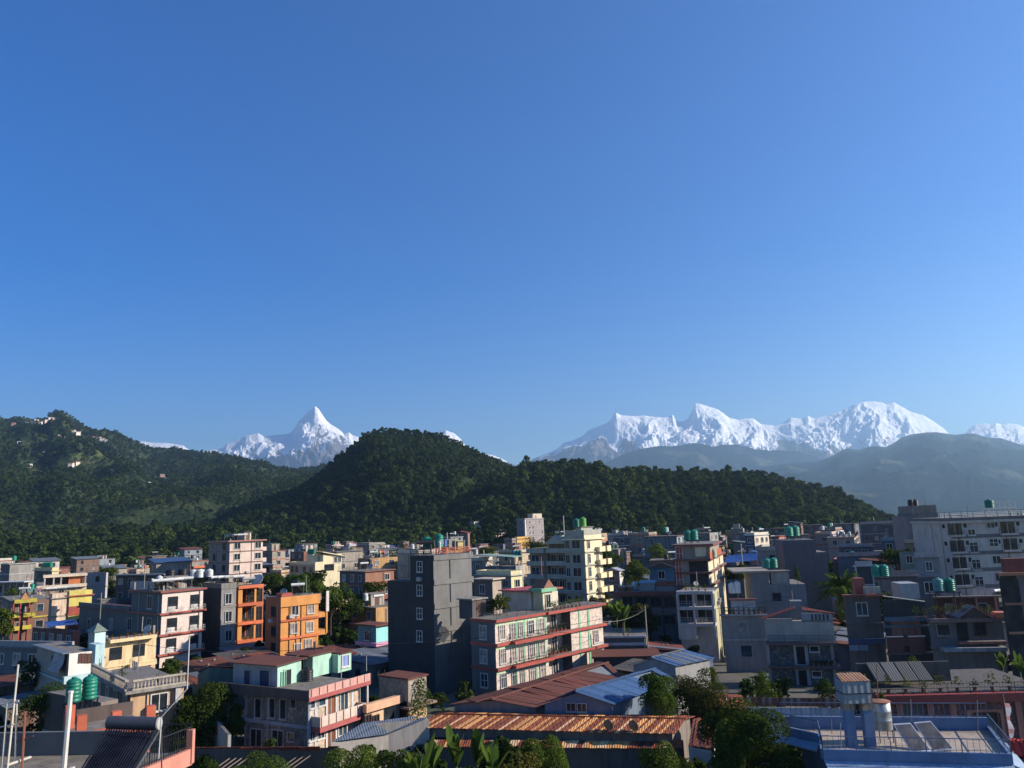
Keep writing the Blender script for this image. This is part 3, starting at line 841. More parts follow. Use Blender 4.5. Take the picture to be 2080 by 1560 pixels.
def banana(p, H, label, seed=0, n=8, group=None, lw=0.55, ll=None, name='banana_plant', m=None, cat='banana plant'):
    rg = random.Random(seed); o = empty(name, p, 0); tag(o, label, cat, group)
    st = H*0.66; ll = ll or H*0.5
    MB().tube((0, 0, -0.2), (0, 0, st), 0.13, 8, 0, 0.08).build('stem', paint((0.12, 0.14, 0.05)), o)
    for i in range(n):
        b = MB(); az = 2*math.pi*i/n + rg.uniform(-0.4, 0.4)
        blade_leaf(b, (0, 0, st-0.1), az, ll*rg.uniform(0.75, 1.15), lw*rg.uniform(0.8, 1.15), rg.uniform(0.9, 1.5), rg.uniform(0.05, 0.45))
        b.build('leaf', m or LEAFB, o)
    return o
def palm(p, H, label, seed=0, n=22, ll=3.2, group=None, m=None):
    rg = random.Random(seed); o = empty('palm_tree', p, 0); tag(o, label, 'palm', group)
    MB().tube((0, 0, -0.2), (0.1, 0, H), 0.2, 8, 0, 0.13).build('trunk', BARK, o)
    for i in range(n):
        b = MB(); az = 2*math.pi*i*0.381966*1.0 + rg.uniform(-0.2, 0.2); rise = rg.uniform(-0.1, 1.35); L = ll*rg.uniform(0.8, 1.1); dr = rg.uniform(0.35, 0.7)
        d = Vector((math.cos(az), math.sin(az), 0)); sd = Vector((-d.y, d.x, 0)); base = Vector((0.1, 0, H-0.1)); prev = None
        for k in range(12):
            t = (k+1)/12
            c_ = base + d*(L*t*math.cos(rise)) + Vector((0, 0, L*(t*math.sin(rise)-dr*t*t)))
            if prev: b.tube(prev, c_, 0.025, 3)
            prev = c_; s_ = 0.75*math.sin(math.pi*(0.12+0.82*t))
            for sg in (-1, 1):
                b.add([c_-d*0.05, c_+d*0.16, c_+d*0.34+sd*sg*s_-Vector((0, 0, 0.6*s_)), c_+d*0.2+sd*sg*s_*0.9-Vector((0, 0, 0.6*s_))], [[0, 1, 2, 3]])
        b.build('frond', m or LEAFO, o)
    return o
_pp = {}
def potted(p, h, label, seed=0, m=None, group='potted plants on the roofs', pm=None, leaf=0.14, n=70):
    k = (seed % 4, (m or LEAFG).name, round(h, 1))
    if k not in _pp:
        rg = np.random.default_rng(seed % 4+900)
        L = [((0, 0, h*0.62), (h*0.36, h*0.36, h*0.36)), ((h*0.15, 0.05, h*0.42), (h*0.25, h*0.25, h*0.2)), ((-h*0.12, 0.1, h*0.5), (h*0.22, h*0.22, h*0.25))]
        pt, nr = crown_points(n, L, rg, 0.8)
        vs, f = leaf_cards(pt, nr, leaf*(0.6+h*0.5), rg, 0.5, 0.3)
        _pp[k] = (np_mesh('foliage', vs, f, m or LEAFG), MB().lathe([(0.11, 0), (0.16, 0.26), (0.18, 0.28)], n=8).mesh('pot', pm or paint((0.25, 0.1, 0.06))))
    o = empty('potted_plant', p, random.random()*6); tag(o, label, 'potted plant', group)
    for me, nm in zip(_pp[k], ('foliage', 'pot')):
        q = bpy.data.objects.new(nm, me); C.objects.link(q); q.parent = o
    return o
# ================================================================== THE LARGER HOUSES, ONE BY ONE
def rp(b, px, Y, dz=0.0):                  # a spot on b's roof seen at column px, at distance Y
    z = b.z0 + b.H + dz
    lo, hi = 300.0, 2200.0
    for _ in range(40):
        m_ = (lo+hi)/2
        if P(px, m_, Y).z > z: lo = m_
        else: hi = m_
    return P(px, lo, Y)
TANKS = 'green water tanks on the roofs'

# ---- dark grey tower
TW = plaster((0.165, 0.168, 0.17), 0.2); TW_SHADE = plaster((0.04, 0.041, 0.045), 0.2)  # second tone is the same grey with the left side's shade painted in
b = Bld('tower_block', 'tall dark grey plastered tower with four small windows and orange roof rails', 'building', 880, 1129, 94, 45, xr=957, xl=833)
b.wall(TW, TW_SHADE)
dW = b._solve(b.world(0, 0, b.H), b.v, 787)
b.box('side_wing', 0.0, b.W*0.8, b.D+0.003, dW, -0.3, b.hit('L', 812, 1180)[1], TW_SHADE)
for py in (1151, 1199, 1246, 1292): b.winpx('L', 853, py, 0.95, 1.15, 'four', WHITE, GLASS)
for py in (1128, 1178, 1227, 1276):
    z = b.hit('R', 880, py)[1]
    b.box('floor_band', 0.003, b.W+0.2, -0.12, b.D-0.2, z-0.62, z-0.02, TW)
b.rail([(0.1, 0.05, b.H), (b.W+0.1, 0.05, b.H), (b.W+0.1, b.D-0.2, b.H)], 0.85, ORANGE, 0.035, 4, 2.2)
b.rail([(0.1, 0.05, b.H), (0.1, b.D, b.H)], 0.7, IRON, 0.03, 3, 1.5)
for i, px in enumerate((917, 933, 952)): pole_thing(rp(b, px-8, 97+i*0.8), (2.6, 1.9, 1.6)[i], 0.06, ('tall pale post on the dark tower roof beside its tanks', 'middle pale stub post on the dark tower roof', 'end pale stub post on the dark tower roof')[i], 'roof_post', 'post', DIMWHITE, 'pale posts on the dark tower')
water_tank(rp(b, 868, 99), 0.58, 1.45, 'left of the two green tanks on the dark tower', group=TANKS, stand=0.75)
water_tank(rp(b, 893, 98.5), 0.5, 1.6, 'right of the two green tanks on the dark tower', group=TANKS, stand=0.9)
water_tank(rp(b, 893.5, 95.6), 0.17, 1.2, 'slim white cylinder on the dark tower beside green tanks', TWHITE, None, 0.4)
solar_heater(rp(b, 858, 98), math.radians(200), 1.8, 'solar heater lying on the dark tower roof left of its tanks', tankm=TBLACK)

# ---- pink and green building with red bands
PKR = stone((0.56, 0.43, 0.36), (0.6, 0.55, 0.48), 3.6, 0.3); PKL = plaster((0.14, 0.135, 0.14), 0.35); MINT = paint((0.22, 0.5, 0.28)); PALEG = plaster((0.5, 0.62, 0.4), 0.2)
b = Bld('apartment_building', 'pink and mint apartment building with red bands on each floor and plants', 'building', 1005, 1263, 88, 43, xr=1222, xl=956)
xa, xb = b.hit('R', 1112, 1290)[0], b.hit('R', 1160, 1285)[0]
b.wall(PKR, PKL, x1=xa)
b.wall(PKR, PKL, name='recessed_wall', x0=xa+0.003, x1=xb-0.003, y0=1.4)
b.wall(PKR, PKL, name='end_wall', x0=xb)
zs = [b.hit('R', 1005, p)[1] for p in (1263, 1312, 1362)]
fl = [zs[1], zs[2], zs[2]-(zs[1]-zs[2])]
for i, z in enumerate(zs):
    b.box('floor_band', -0.08, xa+0.25, -0.35, b.D+0.1, z-0.12, z+0.2, REDP)
    b.box('floor_band', xb-0.2, b.W+0.35, -0.45, b.D, z-0.122, z+0.198, REDP)
    b.box('floor_band', xa-0.3, xb+0.3, -0.6, b.D-0.1, z-0.119, z+0.196, REDP)
    x1_, x2_ = b.hit('R', 1034, 1300)[0], xa
    if i: b.balcony('R', x1_, x2_, z+0.2, 0.95, REDP, IRON, 0.32, 'bars', 0.8, 0.0, 0.2)
    if i: b.balcony('R', xa+0.3, xb-0.3, z+0.201, 1.3, REDP, IRON, 0.33, 'bars', 0.8, 1.4, 0.2)
for i in range(3):
    z0_, z1_ = fl[i]+0.2, zs[i]-0.12
    for px in (1050, 1066, 1092, 1109):
        t = b.hit('R', px, 1290+i*45)[0]
        b.box('green_stripe', t-0.12, t+0.12, -0.05, 0.1, z0_, z1_, MINT)
    for px in (1178, 1196):
        t = b.hit('R', px, 1280)[0]
        b.box('green_stripe', t-0.17, t+0.17, -0.06, 0.1, z0_, z1_, MINT)
    b.box('lintel_band', 0.02, xa, -0.03, 0.05, z1_-0.45, z1_, PALEG)
    for px, w, k in ((1020, 0.85, 'three'), (1042, 0.75, 'top'), (1058, 0.6, 'top'), (1079, 0.95, 'three'), (1100, 0.9, 'top')):
        t = b.hit('R', px, 1300)[0]
        b.win('R', t, (z0_+z1_)/2+0.0, w, 1.45, k, WHITE, random.choice((CURTAIN, GLASSB, CURTAIN)))
    for px in (1125, 1146): b.win('R', b.hit('R', px, 1300, 1.4)[0], (z0_+z1_)/2-0.1, 0.9, 1.7, 'top', WHITE, GLASS, off=1.4)
    if i: b.win('R', b.hit('R', 1210, 1290)[0], (z0_+z1_)/2, 0.9, 1.4, 'three', WHITE, CURTAIN)
    b.win('L', b.D*0.48, (z0_+z1_)/2, 1.0, 1.35, 'four', WHITE, CURTAIN if i < 2 else GLASS)
b.rail([(0.1, -0.25, b.H+0.2), (b.W, -0.3, b.H+0.2)], 0.8, IRON, 0.02, 3, 1.6)
rr = b.hit('R', 1078, 1232, 3.0)[0]
o = b.hut(rr, rr+5.2, 3.0, 7.5, 2.3, plaster((0.62, 0.56, 0.5), 0.2), roof=REDP, name='roof_room', over=0.5)
o = b.box('red_panel', rr+0.7, rr+3.2, 2.94, 2.99, b.H+0.1, b.H+1.0, REDP)
tx = b.hit('R', 1113, 1225, 1.2)[0]
b.box('gable_turret', tx-0.9, tx+0.9, 1.2, 2.8, b.H, b.H+2.3, plaster((0.6, 0.55, 0.38), 0.2))
b.box('turret_cornice', tx-1.4, tx+1.4, 0.9, 3.0, b.H+2.303, b.H+2.75, MINT)
MB().add([(tx-1.0, 0.9, b.H+2.753), (tx+1.0, 0.9, b.H+2.753), (tx, 0.9, b.H+3.8), (tx-1.0, 3.0, b.H+2.753), (tx+1.0, 3.0, b.H+2.753), (tx, 3.0, b.H+3.8)], [[0, 1, 2], [3, 5, 4], [1, 4, 5, 2], [0, 2, 5, 3], [0, 3, 4, 1]]).build('gable_roof', paint((0.3, 0.13, 0.07)), b.root)
b.win('R', tx, b.H+1.2, 0.8, 1.5, 'two', WHITE, GLASS, off=1.2)
pole_thing(b.world(tx, 2, b.H+4.2), 2.2, 0.05, 'red and white finial pole on the gabled roof turret', 'finial_pole', 'pole', paint((0.5, 0.2, 0.18)))
b.hut(0.4, 2.6, b.D+0.1, b.D+2.3, 2.1, plaster((0.08, 0.08, 0.085), 0.4), roof=CONC, name='roof_shed')
for i, (px, Y_, h) in enumerate(((1016, 92, 2.9), (1003, 92.5, 2.0), (1025, 93.5, 2.2))):
    tree(rp(b, px, Y_), h, 0.9, ('tall potted shrub at the corner of the red banded roof', 'low potted shrub beside the dark roof shed', 'round potted shrub behind the roof corner shrub')[i], LEAFD, 60+i, 420, 0.22, 0.5, 'shrubs on the red banded roof', 'shrub', 'roof_shrub')
for i in range(9):
    potted(b.world(xa+0.3+i*0.75, -0.1, b.H+0.2), 0.9+0.5*random.random(), ORD[i]+' potted plant from left along the red banded roof edge', i)
for j, z in enumerate(zs[1:]):
    for i in range(5): potted(b.world(xa+0.7+i*0.75, 0.35, z+0.2), 0.7+0.4*random.random(), ORD[i]+' potted plant from left on the '+('upper', 'lower')[j]+' curved red balcony', i, LEAFD, 'potted plants on balconies')
solar_heater(rp(b, 1001, 95), math.radians(150), 1.5, 'solar heater among plants on the red banded roof', tankm=TBLACK)

# ---- tall pink apartment with rows of square windows at left
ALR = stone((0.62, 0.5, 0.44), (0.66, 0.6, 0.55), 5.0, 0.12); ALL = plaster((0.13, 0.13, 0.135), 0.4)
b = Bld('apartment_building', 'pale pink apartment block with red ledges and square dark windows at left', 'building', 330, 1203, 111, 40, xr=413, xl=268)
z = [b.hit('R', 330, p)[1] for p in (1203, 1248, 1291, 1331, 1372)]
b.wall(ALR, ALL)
d2 = b._solve(b.world(0, 0, z[1]), b.v, 162)
o = b.box('low_wing', 0.0, b.W*0.7, b.D+0.003, d2, -0.3, z[1]-0.1, ALL)
b.box('wing_cornice', -0.35, b.W*0.7, b.D+0.05, d2+0.3, z[1]-0.097, z[1]+0.15, paint((0.12, 0.04, 0.035)))
b.box('wing_parapet', -0.2, 0.0, b.D+0.1, d2, z[1]+0.153, z[1]+0.75, ALL)
for i in range(4):
    b.band(z[i]-0.1, 0.24, 0.4, REDP if i else paint((0.3, 0.06, 0.045)))
    zc = (z[i]+z[i+1])/2
    for px in (351, 396):
        t = b.hit('R', px, 1225)[0]
        b.win('R', t, zc-0.15, 1.35, 1.75, 'hole', DARK, GLASS)
        b.balcony('R', t-0.5, t+1.4, z[i+1]+0.15, 0.6, REDP, WHITE, 0.12, 'lines', 0.7)
        b.box('window_apron', t-0.65, t+0.4, -0.05, 0.01, z[i+1]+0.2, z[i+1]+0.95, WHITE)
for px in (305,): b.winpx('L', px, 1223, 1.4, 1.7, 'two', DIMWHITE, GLASS)
for px in (304, 264, 226, 182):
    b.winpx('L', px, 1268, 1.2, 1.6, 'two', DIMWHITE, random.choice((GLASS, CURTAIN)))
    b.winpx('L', px, 1312, 1.2, 1.6, 'two', DIMWHITE, GLASS)
for px in (282, 322): 
    t = b.hit('L', px, 1260)[0]
    b.box('drain_pipe', -0.12, -0.02, t, t+0.1, 0, b.H-0.3, DIMWHITE)
for i, (px, Y_) in enumerate(((322, 112), (335, 113), (352, 114), (372, 115.5))):
    solar_heater(rp(b, px, Y_+1.5), math.radians(215), 1.9, ('leftmost', 'second from left', 'third from left', 'rightmost')[i] + ' solar heater on the pink square windowed block')
for i, px in enumerate((345, 370)): water_tank(rp(b, px, 121+i), 0.75, 1.6, ('left', 'right')[i] + ' black tank above the pink square windowed block', TBLACK, 'black water tanks', 1.2)
for i, px in enumerate((392, 405)): water_tank(rp(b, px, 119.5), 0.5, 1.2, ('left', 'right')[i] + ' white tank above the pink square windowed block', TWHITE, 'white water tanks', 1.4)

# ---- grey concrete block, orange balconies, orange block
GCR = plaster((0.27, 0.265, 0.27), 0.6); GCL = plaster((0.07, 0.07, 0.075), 0.5)  # second grey is the same concrete darkened for the unlit left face
b = Bld('apartment_building', 'narrow raw grey concrete block beside the orange balconies', 'building', 450, 1196, 117, 47, xr=480, xl=411)
b.wall(GCR, GCL)
z = [b.hit('R', 450, p)[1] for p in (1196, 1234, 1272, 1311)]
for q in z: b.box('floor_line', 0.003, b.W, -0.06, 0.2, q-0.1, q+0.1, CONC)
b.parapet(0.75, 0.15, CONC)
for py in (1216, 1252, 1291, 1330): b.winpx('R', 464, py, 0.9, 1.4, 'two', WHITE, GLASS)
for i, px in enumerate((436, 450, 464, 480)):
    solar_heater(rp(b, px, 121), math.radians(215), 1.4, ('first', 'second', 'third', 'fourth')[i] + ' solar heater from the left on the grey concrete block')
dish(rp(b, 524, 124), 1.0, math.radians(200), 'large white satellite dish above the top orange balcony', WHITE)
for i, px in enumerate((408, 425)): water_tank(rp(b, px, 122.5, 0.6), 0.55, 1.2, ('left', 'right')[i] + ' white square tank left of the grey block', TWHITE, 'white water tanks', 0.9)
OGR = plaster((0.6, 0.27, 0.075), 0.15); OGL = plaster((0.42, 0.13, 0.06), 0.2)  # second orange carries the shade of left face and balcony recess
b = Bld('apartment_building', 'open house front with stacked orange balconies beside grey concrete block', 'building', 483, 1199, 121, 47, xr=548, D=5.0)
z = [b.hit('R', 481, p)[1] for p in (1195, 1231, 1269, 1306, 1342)]
b.wall(OGL, OGL, y0=2.2, H=z[0])
b.box('roof_slab', -0.1, b.W*0.85, -0.3, b.D, z[0]+0.003, z[0]+0.2, ROOFC)
for i, q in enumerate(z):
    b.box('balcony_edge', 0, b.W*0.78, -0.35, -0.1, q-0.12, q+0.35, ORANGE)
    if i:
        b.box('balcony', 0, b.W*0.8, -0.1, 2.197, q-0.12, q+0.05, OGR)
        b.box('side_post', 0.1, 0.75, -0.05, 0.35, q+0.05, z[i-1]-0.12, OGR)
        b.box('side_post', b.W*0.52, b.W*0.52+0.3, 0.0, 0.3, q+0.05, z[i-1]-0.12, OGR)
        for t in (0.3, 0.62): b.win('R', b.W*t, q+1.2, 1.2, 1.6, 'two', BROWNW, GLASS, off=2.2)
        b.win('R', b.W*0.85, q+1.1, 1.0, 2.0, 'two', BROWNW, GLASS, off=2.2)
        for k in range(4): potted(b.world(0.5+k*0.95, 0.35, q+0.05), 0.6+0.3*random.random(), ORD[k]+' potted plant from left on the orange balcony '+('', 'at the top', 'second from top', 'third from top', 'at the bottom')[i], k, LEAFO, 'potted plants on balconies')
tree(b.world(b.W*0.62, 0.9, z[1]), 2.6, 0.8, 'tall bushy potted plant on the top orange balcony', LEAFG, 71, 350, 0.2, 0.4, None, 'plant', 'balcony_plant')
b = Bld('apartment_building', 'bright orange three storey block with white framed windows', 'building', 571, 1214, 112, 45, xr=647, xl=540)
b.wall(OGR, OGL)
z = [b.hit('R', 571, p)[1] for p in (1232, 1262, 1299, 1336)]
b.box('cornice', -0.15, b.W+0.15, -0.25, 0.0, z[0]-0.1, b.H+0.05, OGR)
for q in z[1:]: b.box('red_ledge', -0.05, b.W, -0.22, -0.003, q-0.14, q+0.14, ORANGE)
for (px, py) in ((599, 1240), (631, 1236), (597, 1276), (629, 1273), (604, 1317), (626, 1308)): b.winpx('R', px, py, 1.0, 1.25, 'two', WHITE, random.choice((GLASS, CURTAIN)))
for py in (1242, 1282, 1316): b.winpx('L', 556, py, 1.1, 1.3, 'two', BROWNW, GLASS)
for px in (587, 611):
    t = b.hit('R', px, 1280)[0]; b.box('drain_pipe', t-0.04, t+0.04, -0.1, -0.004, 0, b.H-0.7, BROWNW)
xo = b.W
for i in range(3):
    b.box('side_balcony', xo+0.003, xo+1.5, 0.2, 3.5, z[i+1]-0.15, z[i+1]+0.55, OGR)
b.box('side_post', xo+1.35, xo+1.6, 0.1, 0.35, z[2], b.H-0.2, OGR)
b.box('sign_panel', xo+1.3, xo+1.75, -0.02, 0.08, z[1]+0.6, b.H+0.3, WHITE)
b.box('corner_tub', 0.3, 2.0, 0.4, 2.0, b.H, b.H+0.5, REDP)

# ---- pale apartment with brown bands in front of the forest
PAR = plaster((0.62, 0.5, 0.45), 0.15); PAL = plaster((0.25, 0.22, 0.21), 0.25); BRB = paint((0.17, 0.08, 0.06))  # left wall tone is the same pink with its shade put in
b = Bld('apartment_building', 'tall pale pink apartment with thin brown bands below the forested hill', 'building', 467, 1100, 190, 44, xr=534, xl=425)
b.wall(PAR, PAL)
z = [b.hit('R', 467, p)[1] for p in (1100, 1121, 1144, 1167, 1190)]
b.band(z[0]-0.1, 0.3, 0.7, paint((0.3, 0.12, 0.09)), 'roof_slab')
for i in range(4):
    if i: b.band(z[i]-0.12, 0.25, 0.08, BRB)
    zc = (z[i]+z[i+1])/2+0.1
    for px in (482, 524): b.win('R', b.hit('R', px, 1110)[0], zc, 1.5, 1.4, 'two', WHITE, GLASS)
    for px in (437, 456):
        if i or px > 440: b.win('L', b.hit('L', px, 1110)[0], zc, 1.5, 1.5, 'two', BROWNW, GLASS)
    b.box('end_balcony', b.W+0.003, b.W+1.2, 0.3, 2.5, z[i+1]-0.15, z[i+1]+0.8, PAR)
for px in (488, 511):
    t = b.hit('R', px, 1110)[0]; b.box('drain_pipe', t-0.05, t+0.05, -0.1, -0.004, 0, b.H-0.3, BRB)
b.hut(b.W*0.55, b.W*0.75, 2, 5, 2.0, PAR, name='stair_house')
solar_heater(rp(b, 490, 194), math.radians(215), 2.2, 'solar heater on the tall pale pink apartment roof')
# ---- cream house among trees
CRM = plaster((0.72, 0.64, 0.44), 0.1); CRS = plaster((0.4, 0.36, 0.27), 0.2)  # second cream is darkened: left wall shade put into the colour
b = Bld('house', 'cream house with sloping roof edge and terraces behind the trees', 'house', 640, 1147, 190, 50, xr=694, xl=588)
b.wall(CRM, CRS, H=b.H)
b.box('upper_room', b.W*0.3, b.W, 0.003, b.D*0.4, b.H+0.003, b.H+2.2, CRM)
MB().slab([(b.W*0.25, -0.6, b.H+3.0), (b.W*1.08, -0.6, b.H+1.8), (b.W*1.08, b.D*0.45, b.H+1.8), (b.W*0.25, b.D*0.45, b.H+3.0)], 0.2).build('roof', CRM, b.root)
b.box('terrace_wall', -0.2, b.W*0.28, -0.5, 0.0, b.H-1.4, b.H+0.6, CRM)
for t in (0.12, 0.45, 0.6): b.win('R', b.W*t, b.H-0.9, 1.4, 1.5, 'hole', DARK, GLASS)
for t in (0.78, 0.9): b.win('R', b.W*t, b.H+0.9, 0.9, 1.3, 'two', WHITE, GLASS)
for t in (0.15, 0.4, 0.7, 0.88): b.win('L', b.D*t, b.H-1.3, 1.5, 1.4, 'hole', DARK, GLASS)
b.parapet(0.5, 0.15, CRM, x1=b.W*0.28)
st = b.box('tank_base', b.W*0.05, b.W*0.28, 2.0, 5.5, b.H, b.H+2.4, CRM)
for i in range(3): water_tank(b.world(b.W*0.05+0.5, 2.6+i*1.15, b.H+2.4), 0.55, 1.3, ('right', 'middle', 'left')[i] + ' of three green tanks on the cream house', TGREEN, TANKS)

# ---- cream and grey apartment block in the centre
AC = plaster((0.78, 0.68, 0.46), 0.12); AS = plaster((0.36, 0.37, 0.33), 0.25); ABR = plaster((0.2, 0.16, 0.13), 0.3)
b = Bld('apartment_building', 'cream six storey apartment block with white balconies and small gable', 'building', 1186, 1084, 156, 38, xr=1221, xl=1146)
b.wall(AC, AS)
z = [b.hit('R', 1186, p)[1] for p in (1084, 1122, 1149, 1177, 1207, 1236, 1265)]
dm = b._solve(b.world(0, 0, z[1]), b.v, 1106); dl = b._solve(b.world(0, 0, z[1]), b.v, 1070)
zg = b.hit('L', 1125, 1105)[1]
o = b.box('recessed_bay', 1.6, b.W, b.D+0.003, dm, -0.3, zg, ABR)
b.box('low_bay', 1.0, b.W, dm+0.003, dl, -0.3, z[1]+0.9, ABR)
MB().add([(0.2, b.D-0.2, zg), (0.2, dm+0.4, zg), (0.2, (b.D+dm)/2, zg+1.7), (b.W*0.8, b.D-0.2, zg), (b.W*0.8, dm+0.4, zg), (b.W*0.8, (b.D+dm)/2, zg+1.7)], [[0, 2, 1], [3, 4, 5], [0, 3, 5, 2], [1, 2, 5, 4], [0, 1, 4, 3]]).build('gable_roof', AS, b.root)
b.parapet(1.0, 0.2, AS, z=b.H-0.3)
b.band(z[0]-1.2, 0.25, 0.5, AC, 'cornice')
for i in range(1, 7):
    b.band(z[i]-0.1, 0.22, 0.3, AS)
    b.balcony('L', b.D+0.1, dm-0.1, z[i]+0.1, 1.4, AS, AS, 0.2, 'solid', 0.75, 1.6)
    b.balcony('L', dm+0.1, dl, z[i]+0.1, 1.2, AS, AS, 0.2, 'solid', 0.75, 1.0)
for i in range(6):
    zc = (z[i]+z[i+1])/2 - (0.25 if i == 0 else 0)
    b.win('R', b.W*0.22, zc, 0.9, 1.7, 'top', WHITE, GLASS)
    if i > 0: b.win('R', b.W*0.7, zc, 0.8, 1.5, 'two', WHITE, CURTAIN)
    for px, w in ((1172, 1.8), (1154, 0.9)): b.win('L', b.hit('L', px, 1140)[0], zc, w, 1.6, 'two', WHITE, GLASS)
    if i: 
        for px in (1125, 1140): b.win('L', b.hit('L', px, 1140, 1.6)[0], zc, 1.2, 1.6, 'two', WHITE, GLASS, off=1.6)
        b.win('L', b.hit('L', 1088, 1140, 1.0)[0], zc, 1.9, 1.6, 'two', WHITE, GLASSB, off=1.0)
    if i < 5:
        b.balcony('R', b.W*0.62, b.W*0.95, z[i+1]+0.1, 1.0, AC, AC, 0.2, 'solid', 0.8)
        b.balcony('R', b.W*1.0, b.W*1.22, z[i+1]+0.1, 1.3, AC, AC, 0.2, 'solid', 0.9)
b.hut(b.W*0.1, b.W*0.75, 1.0, b.D*0.5, 1.2, AS, door=False, name='tank_base')
water_tank(rp(b, 1171, 162, 1.35), 0.7, 1.7, 'dark green tank on the cream apartment block', TGREEN, TANKS)
water_tank(rp(b, 1184, 160.5, 1.35), 0.75, 1.9, 'lime green tank on the cream apartment block', TLIME, TANKS)
pole_thing(rp(b, 1146, 157), 3.6, 0.12, 'white pipe rising above the cream apartment block', 'vent_pipe', 'pipe', DIMWHITE)

# ---- pale grey hotel at right
HG = plaster((0.48, 0.45, 0.43), 0.25); HB = plaster((0.15, 0.14, 0.15), 0.2)
b = Bld('hotel', 'long pale grey hotel with paired dark windows and rooftop railing', 'hotel', 2125, 1052, 131, 5, W=16.0, xl=1931)
b.wall(HG, HG)
z = [b.hit('L', 1940, p)[1] for p in (1058, 1091, 1125, 1159, 1193)]
b.box('cornice', -0.45, b.W, -0.3, b.D+0.3, z[0]-0.4, z[0]+0.0, HG)
b.box('roof_edge', -0.5, b.W, -0.35, b.D+0.35, z[0]+0.003, z[0]+0.5, HB)
for q in z[1:]: b.box('floor_band', -0.06, 0.1, 0, b.D+0.05, q-0.25, q+0.35, HB)
for k in range(3): b.box('wall_rib', 0.5+k*3.5, 1.0+k*3.5, b.D+0.003, b.D+0.15, 0, z[0]-0.45, HG)
def big(px, py, i):
    t, zz = b.hit('L', px, py)
    b.win('L', t, zz, 2.3, 2.0, 'two', WHITE, GLASS)
    b.balcony('L', t-1.35, t+1.35, z[i+1]+0.35, 0.75, HG, IRON, 0.3, 'lines', 0.85)
    for d in (-1.75, 1.75): b.win('L', t+d, zz+0.5, 0.35, 0.6, 'hole', DARK, DARKHOLE)
for i, (px, py) in enumerate(((1939, 1075), (1944, 1110), (1949, 1144), (1955, 1179))): big(px, py, i)
for i, (px, py) in enumerate(((2046, 1071), (2052, 1106))): big(px, py, i)
for (px, py, w, h, k) in ((1973, 1081, 1.1, 0.9, 'two'), (2012, 1067, 1.2, 0.8, 'two'), (1978, 1112, 1.25, 1.6, 'top'), (2018, 1102, 1.3, 1.2, 'four'), (1983, 1147, 1.25, 1.6, 'top'), (2024, 1137, 1.2, 1.2, 'two'), (1989, 1182, 1.25, 1.6, 'top'), (2030, 1172, 1.2, 1.2, 'two')): b.winpx('L', px, py, w, h, k, WHITE, GLASS)
b.rail([(-0.3, 0.2, z[0]+0.5), (-0.3, b.D+0.2, z[0]+0.5), (b.W*0.8, b.D+0.2, z[0]+0.5)], 0.95, HB, 0.04, 3, 1.8)
fr = MB(); tb = rp(b, 2012, 137, 0.5); W_, D_, H_ = 4.6, 2.0, 1.4
for i in range(6):
    for y in (0, D_): fr.tube((W_*i/5, y, 0), (W_*i/5, y, H_ if i else H_), 0.06, 5)
for y in (0, D_): fr.tube((0, y, H_), (W_, y, H_), 0.07, 5).tube((0.9, y, H_+1.0), (W_, y, H_+1.0), 0.05, 5)
for i in range(1, 6): fr.tube((W_*i/5, 0, H_), (W_*i/5, 0, H_+1.0), 0.05, 5)
fo = fr.build('tank_platform', STEEL); fo.location = tb
tag(fo, 'steel frame platform holding the green tank on the hotel', 'platform')
water_tank(tb+Vector((0.7, 1.0, H_+0.07)), 0.75, 1.5, 'green tank on the steel frame above the hotel', TGREEN, TANKS)

# ---- blank brown tower left of the hotel
b = Bld('apartment_building', 'blank brown grey tower wall with black tanks left of the hotel', 'building', 1905, 1041, 165, 12, W=12, xl=1853)
BT = plaster((0.2, 0.175, 0.16), 0.2)
b.wall(BT, BT)
b.box('top_room', 0.2, b.W, 0.2, b.D-0.3, b.H+0.003, b.H+1.6, plaster((0.26, 0.21, 0.18), 0.4))
b.box('side_strip', 0.5, b.W, b.D+0.003, b.D+1.2, -0.3, b.H-0.6, plaster((0.25, 0.22, 0.22), 0.4))
for i in range(5): b.win('L', b.D*0.06, b.H-2.2-i*2.9, 0.5, 1.5, 'hole', DARK, DARKHOLE)
for i, px in enumerate((1852, 1861)): water_tank(rp(b, px, 170, 0.4), 0.6, 1.4, ('left', 'right')[i] + ' black tank on the blank brown tower', TBLACK, 'black water tanks', 1.2)

# ---- white and stone house at right of centre
HW = plaster((0.36, 0.33, 0.31), 0.25); HS = stone((0.13, 0.115, 0.11), (0.07, 0.065, 0.065), 3.0, 0.5); HP = plaster((0.6, 0.4, 0.33), 0.15)
b = Bld('house', 'three storey house with pale upper floor, stone walls below and pink side', 'house', 1692, 1259, 91, 14, xr=1707, xl=1556)
z1, z2 = b.hit('L', 1692, 1303)[1], b.hit('L', 1692, 1351)[1]
b.wall(HP, HS, H=z1)
tm = b.hit('L', 1631, 1280)[0]; tl = b.hit('L', 1611, 1280)[0]
b.box('upper_wall', 0.25, b.W, 0.02, tm, z1+0.003, b.H, HW)
b.box('upper_wall', 1.4, b.W, tm+0.003, tl-0.003, z1+0.003, b.H-0.1, HW)
b.box('upper_wall', 0.25, b.W, tl, b.D, z1+0.003, b.H+0.15, HW)
b.box('end_pilaster', 0.2, 0.75, b.D+0.003, b.D+0.12, z1+0.1, b.H, WHITE)
b.box('pink_gable_wall', 0.3, b.W, 0.0, 0.015, z1+0.004, b.H+0.7, HP)
fas = b.box('fascia', 0.05, 0.246, 0.0, tm, b.H-0.25, b.H+0.75, plaster((0.27, 0.27, 0.31), 0.2))
for k in range(5): b.box('fascia_slot', 0.02, 0.1, 0.45+k*0.42, 0.62+k*0.42, b.H-0.05, b.H+0.6, DARK)
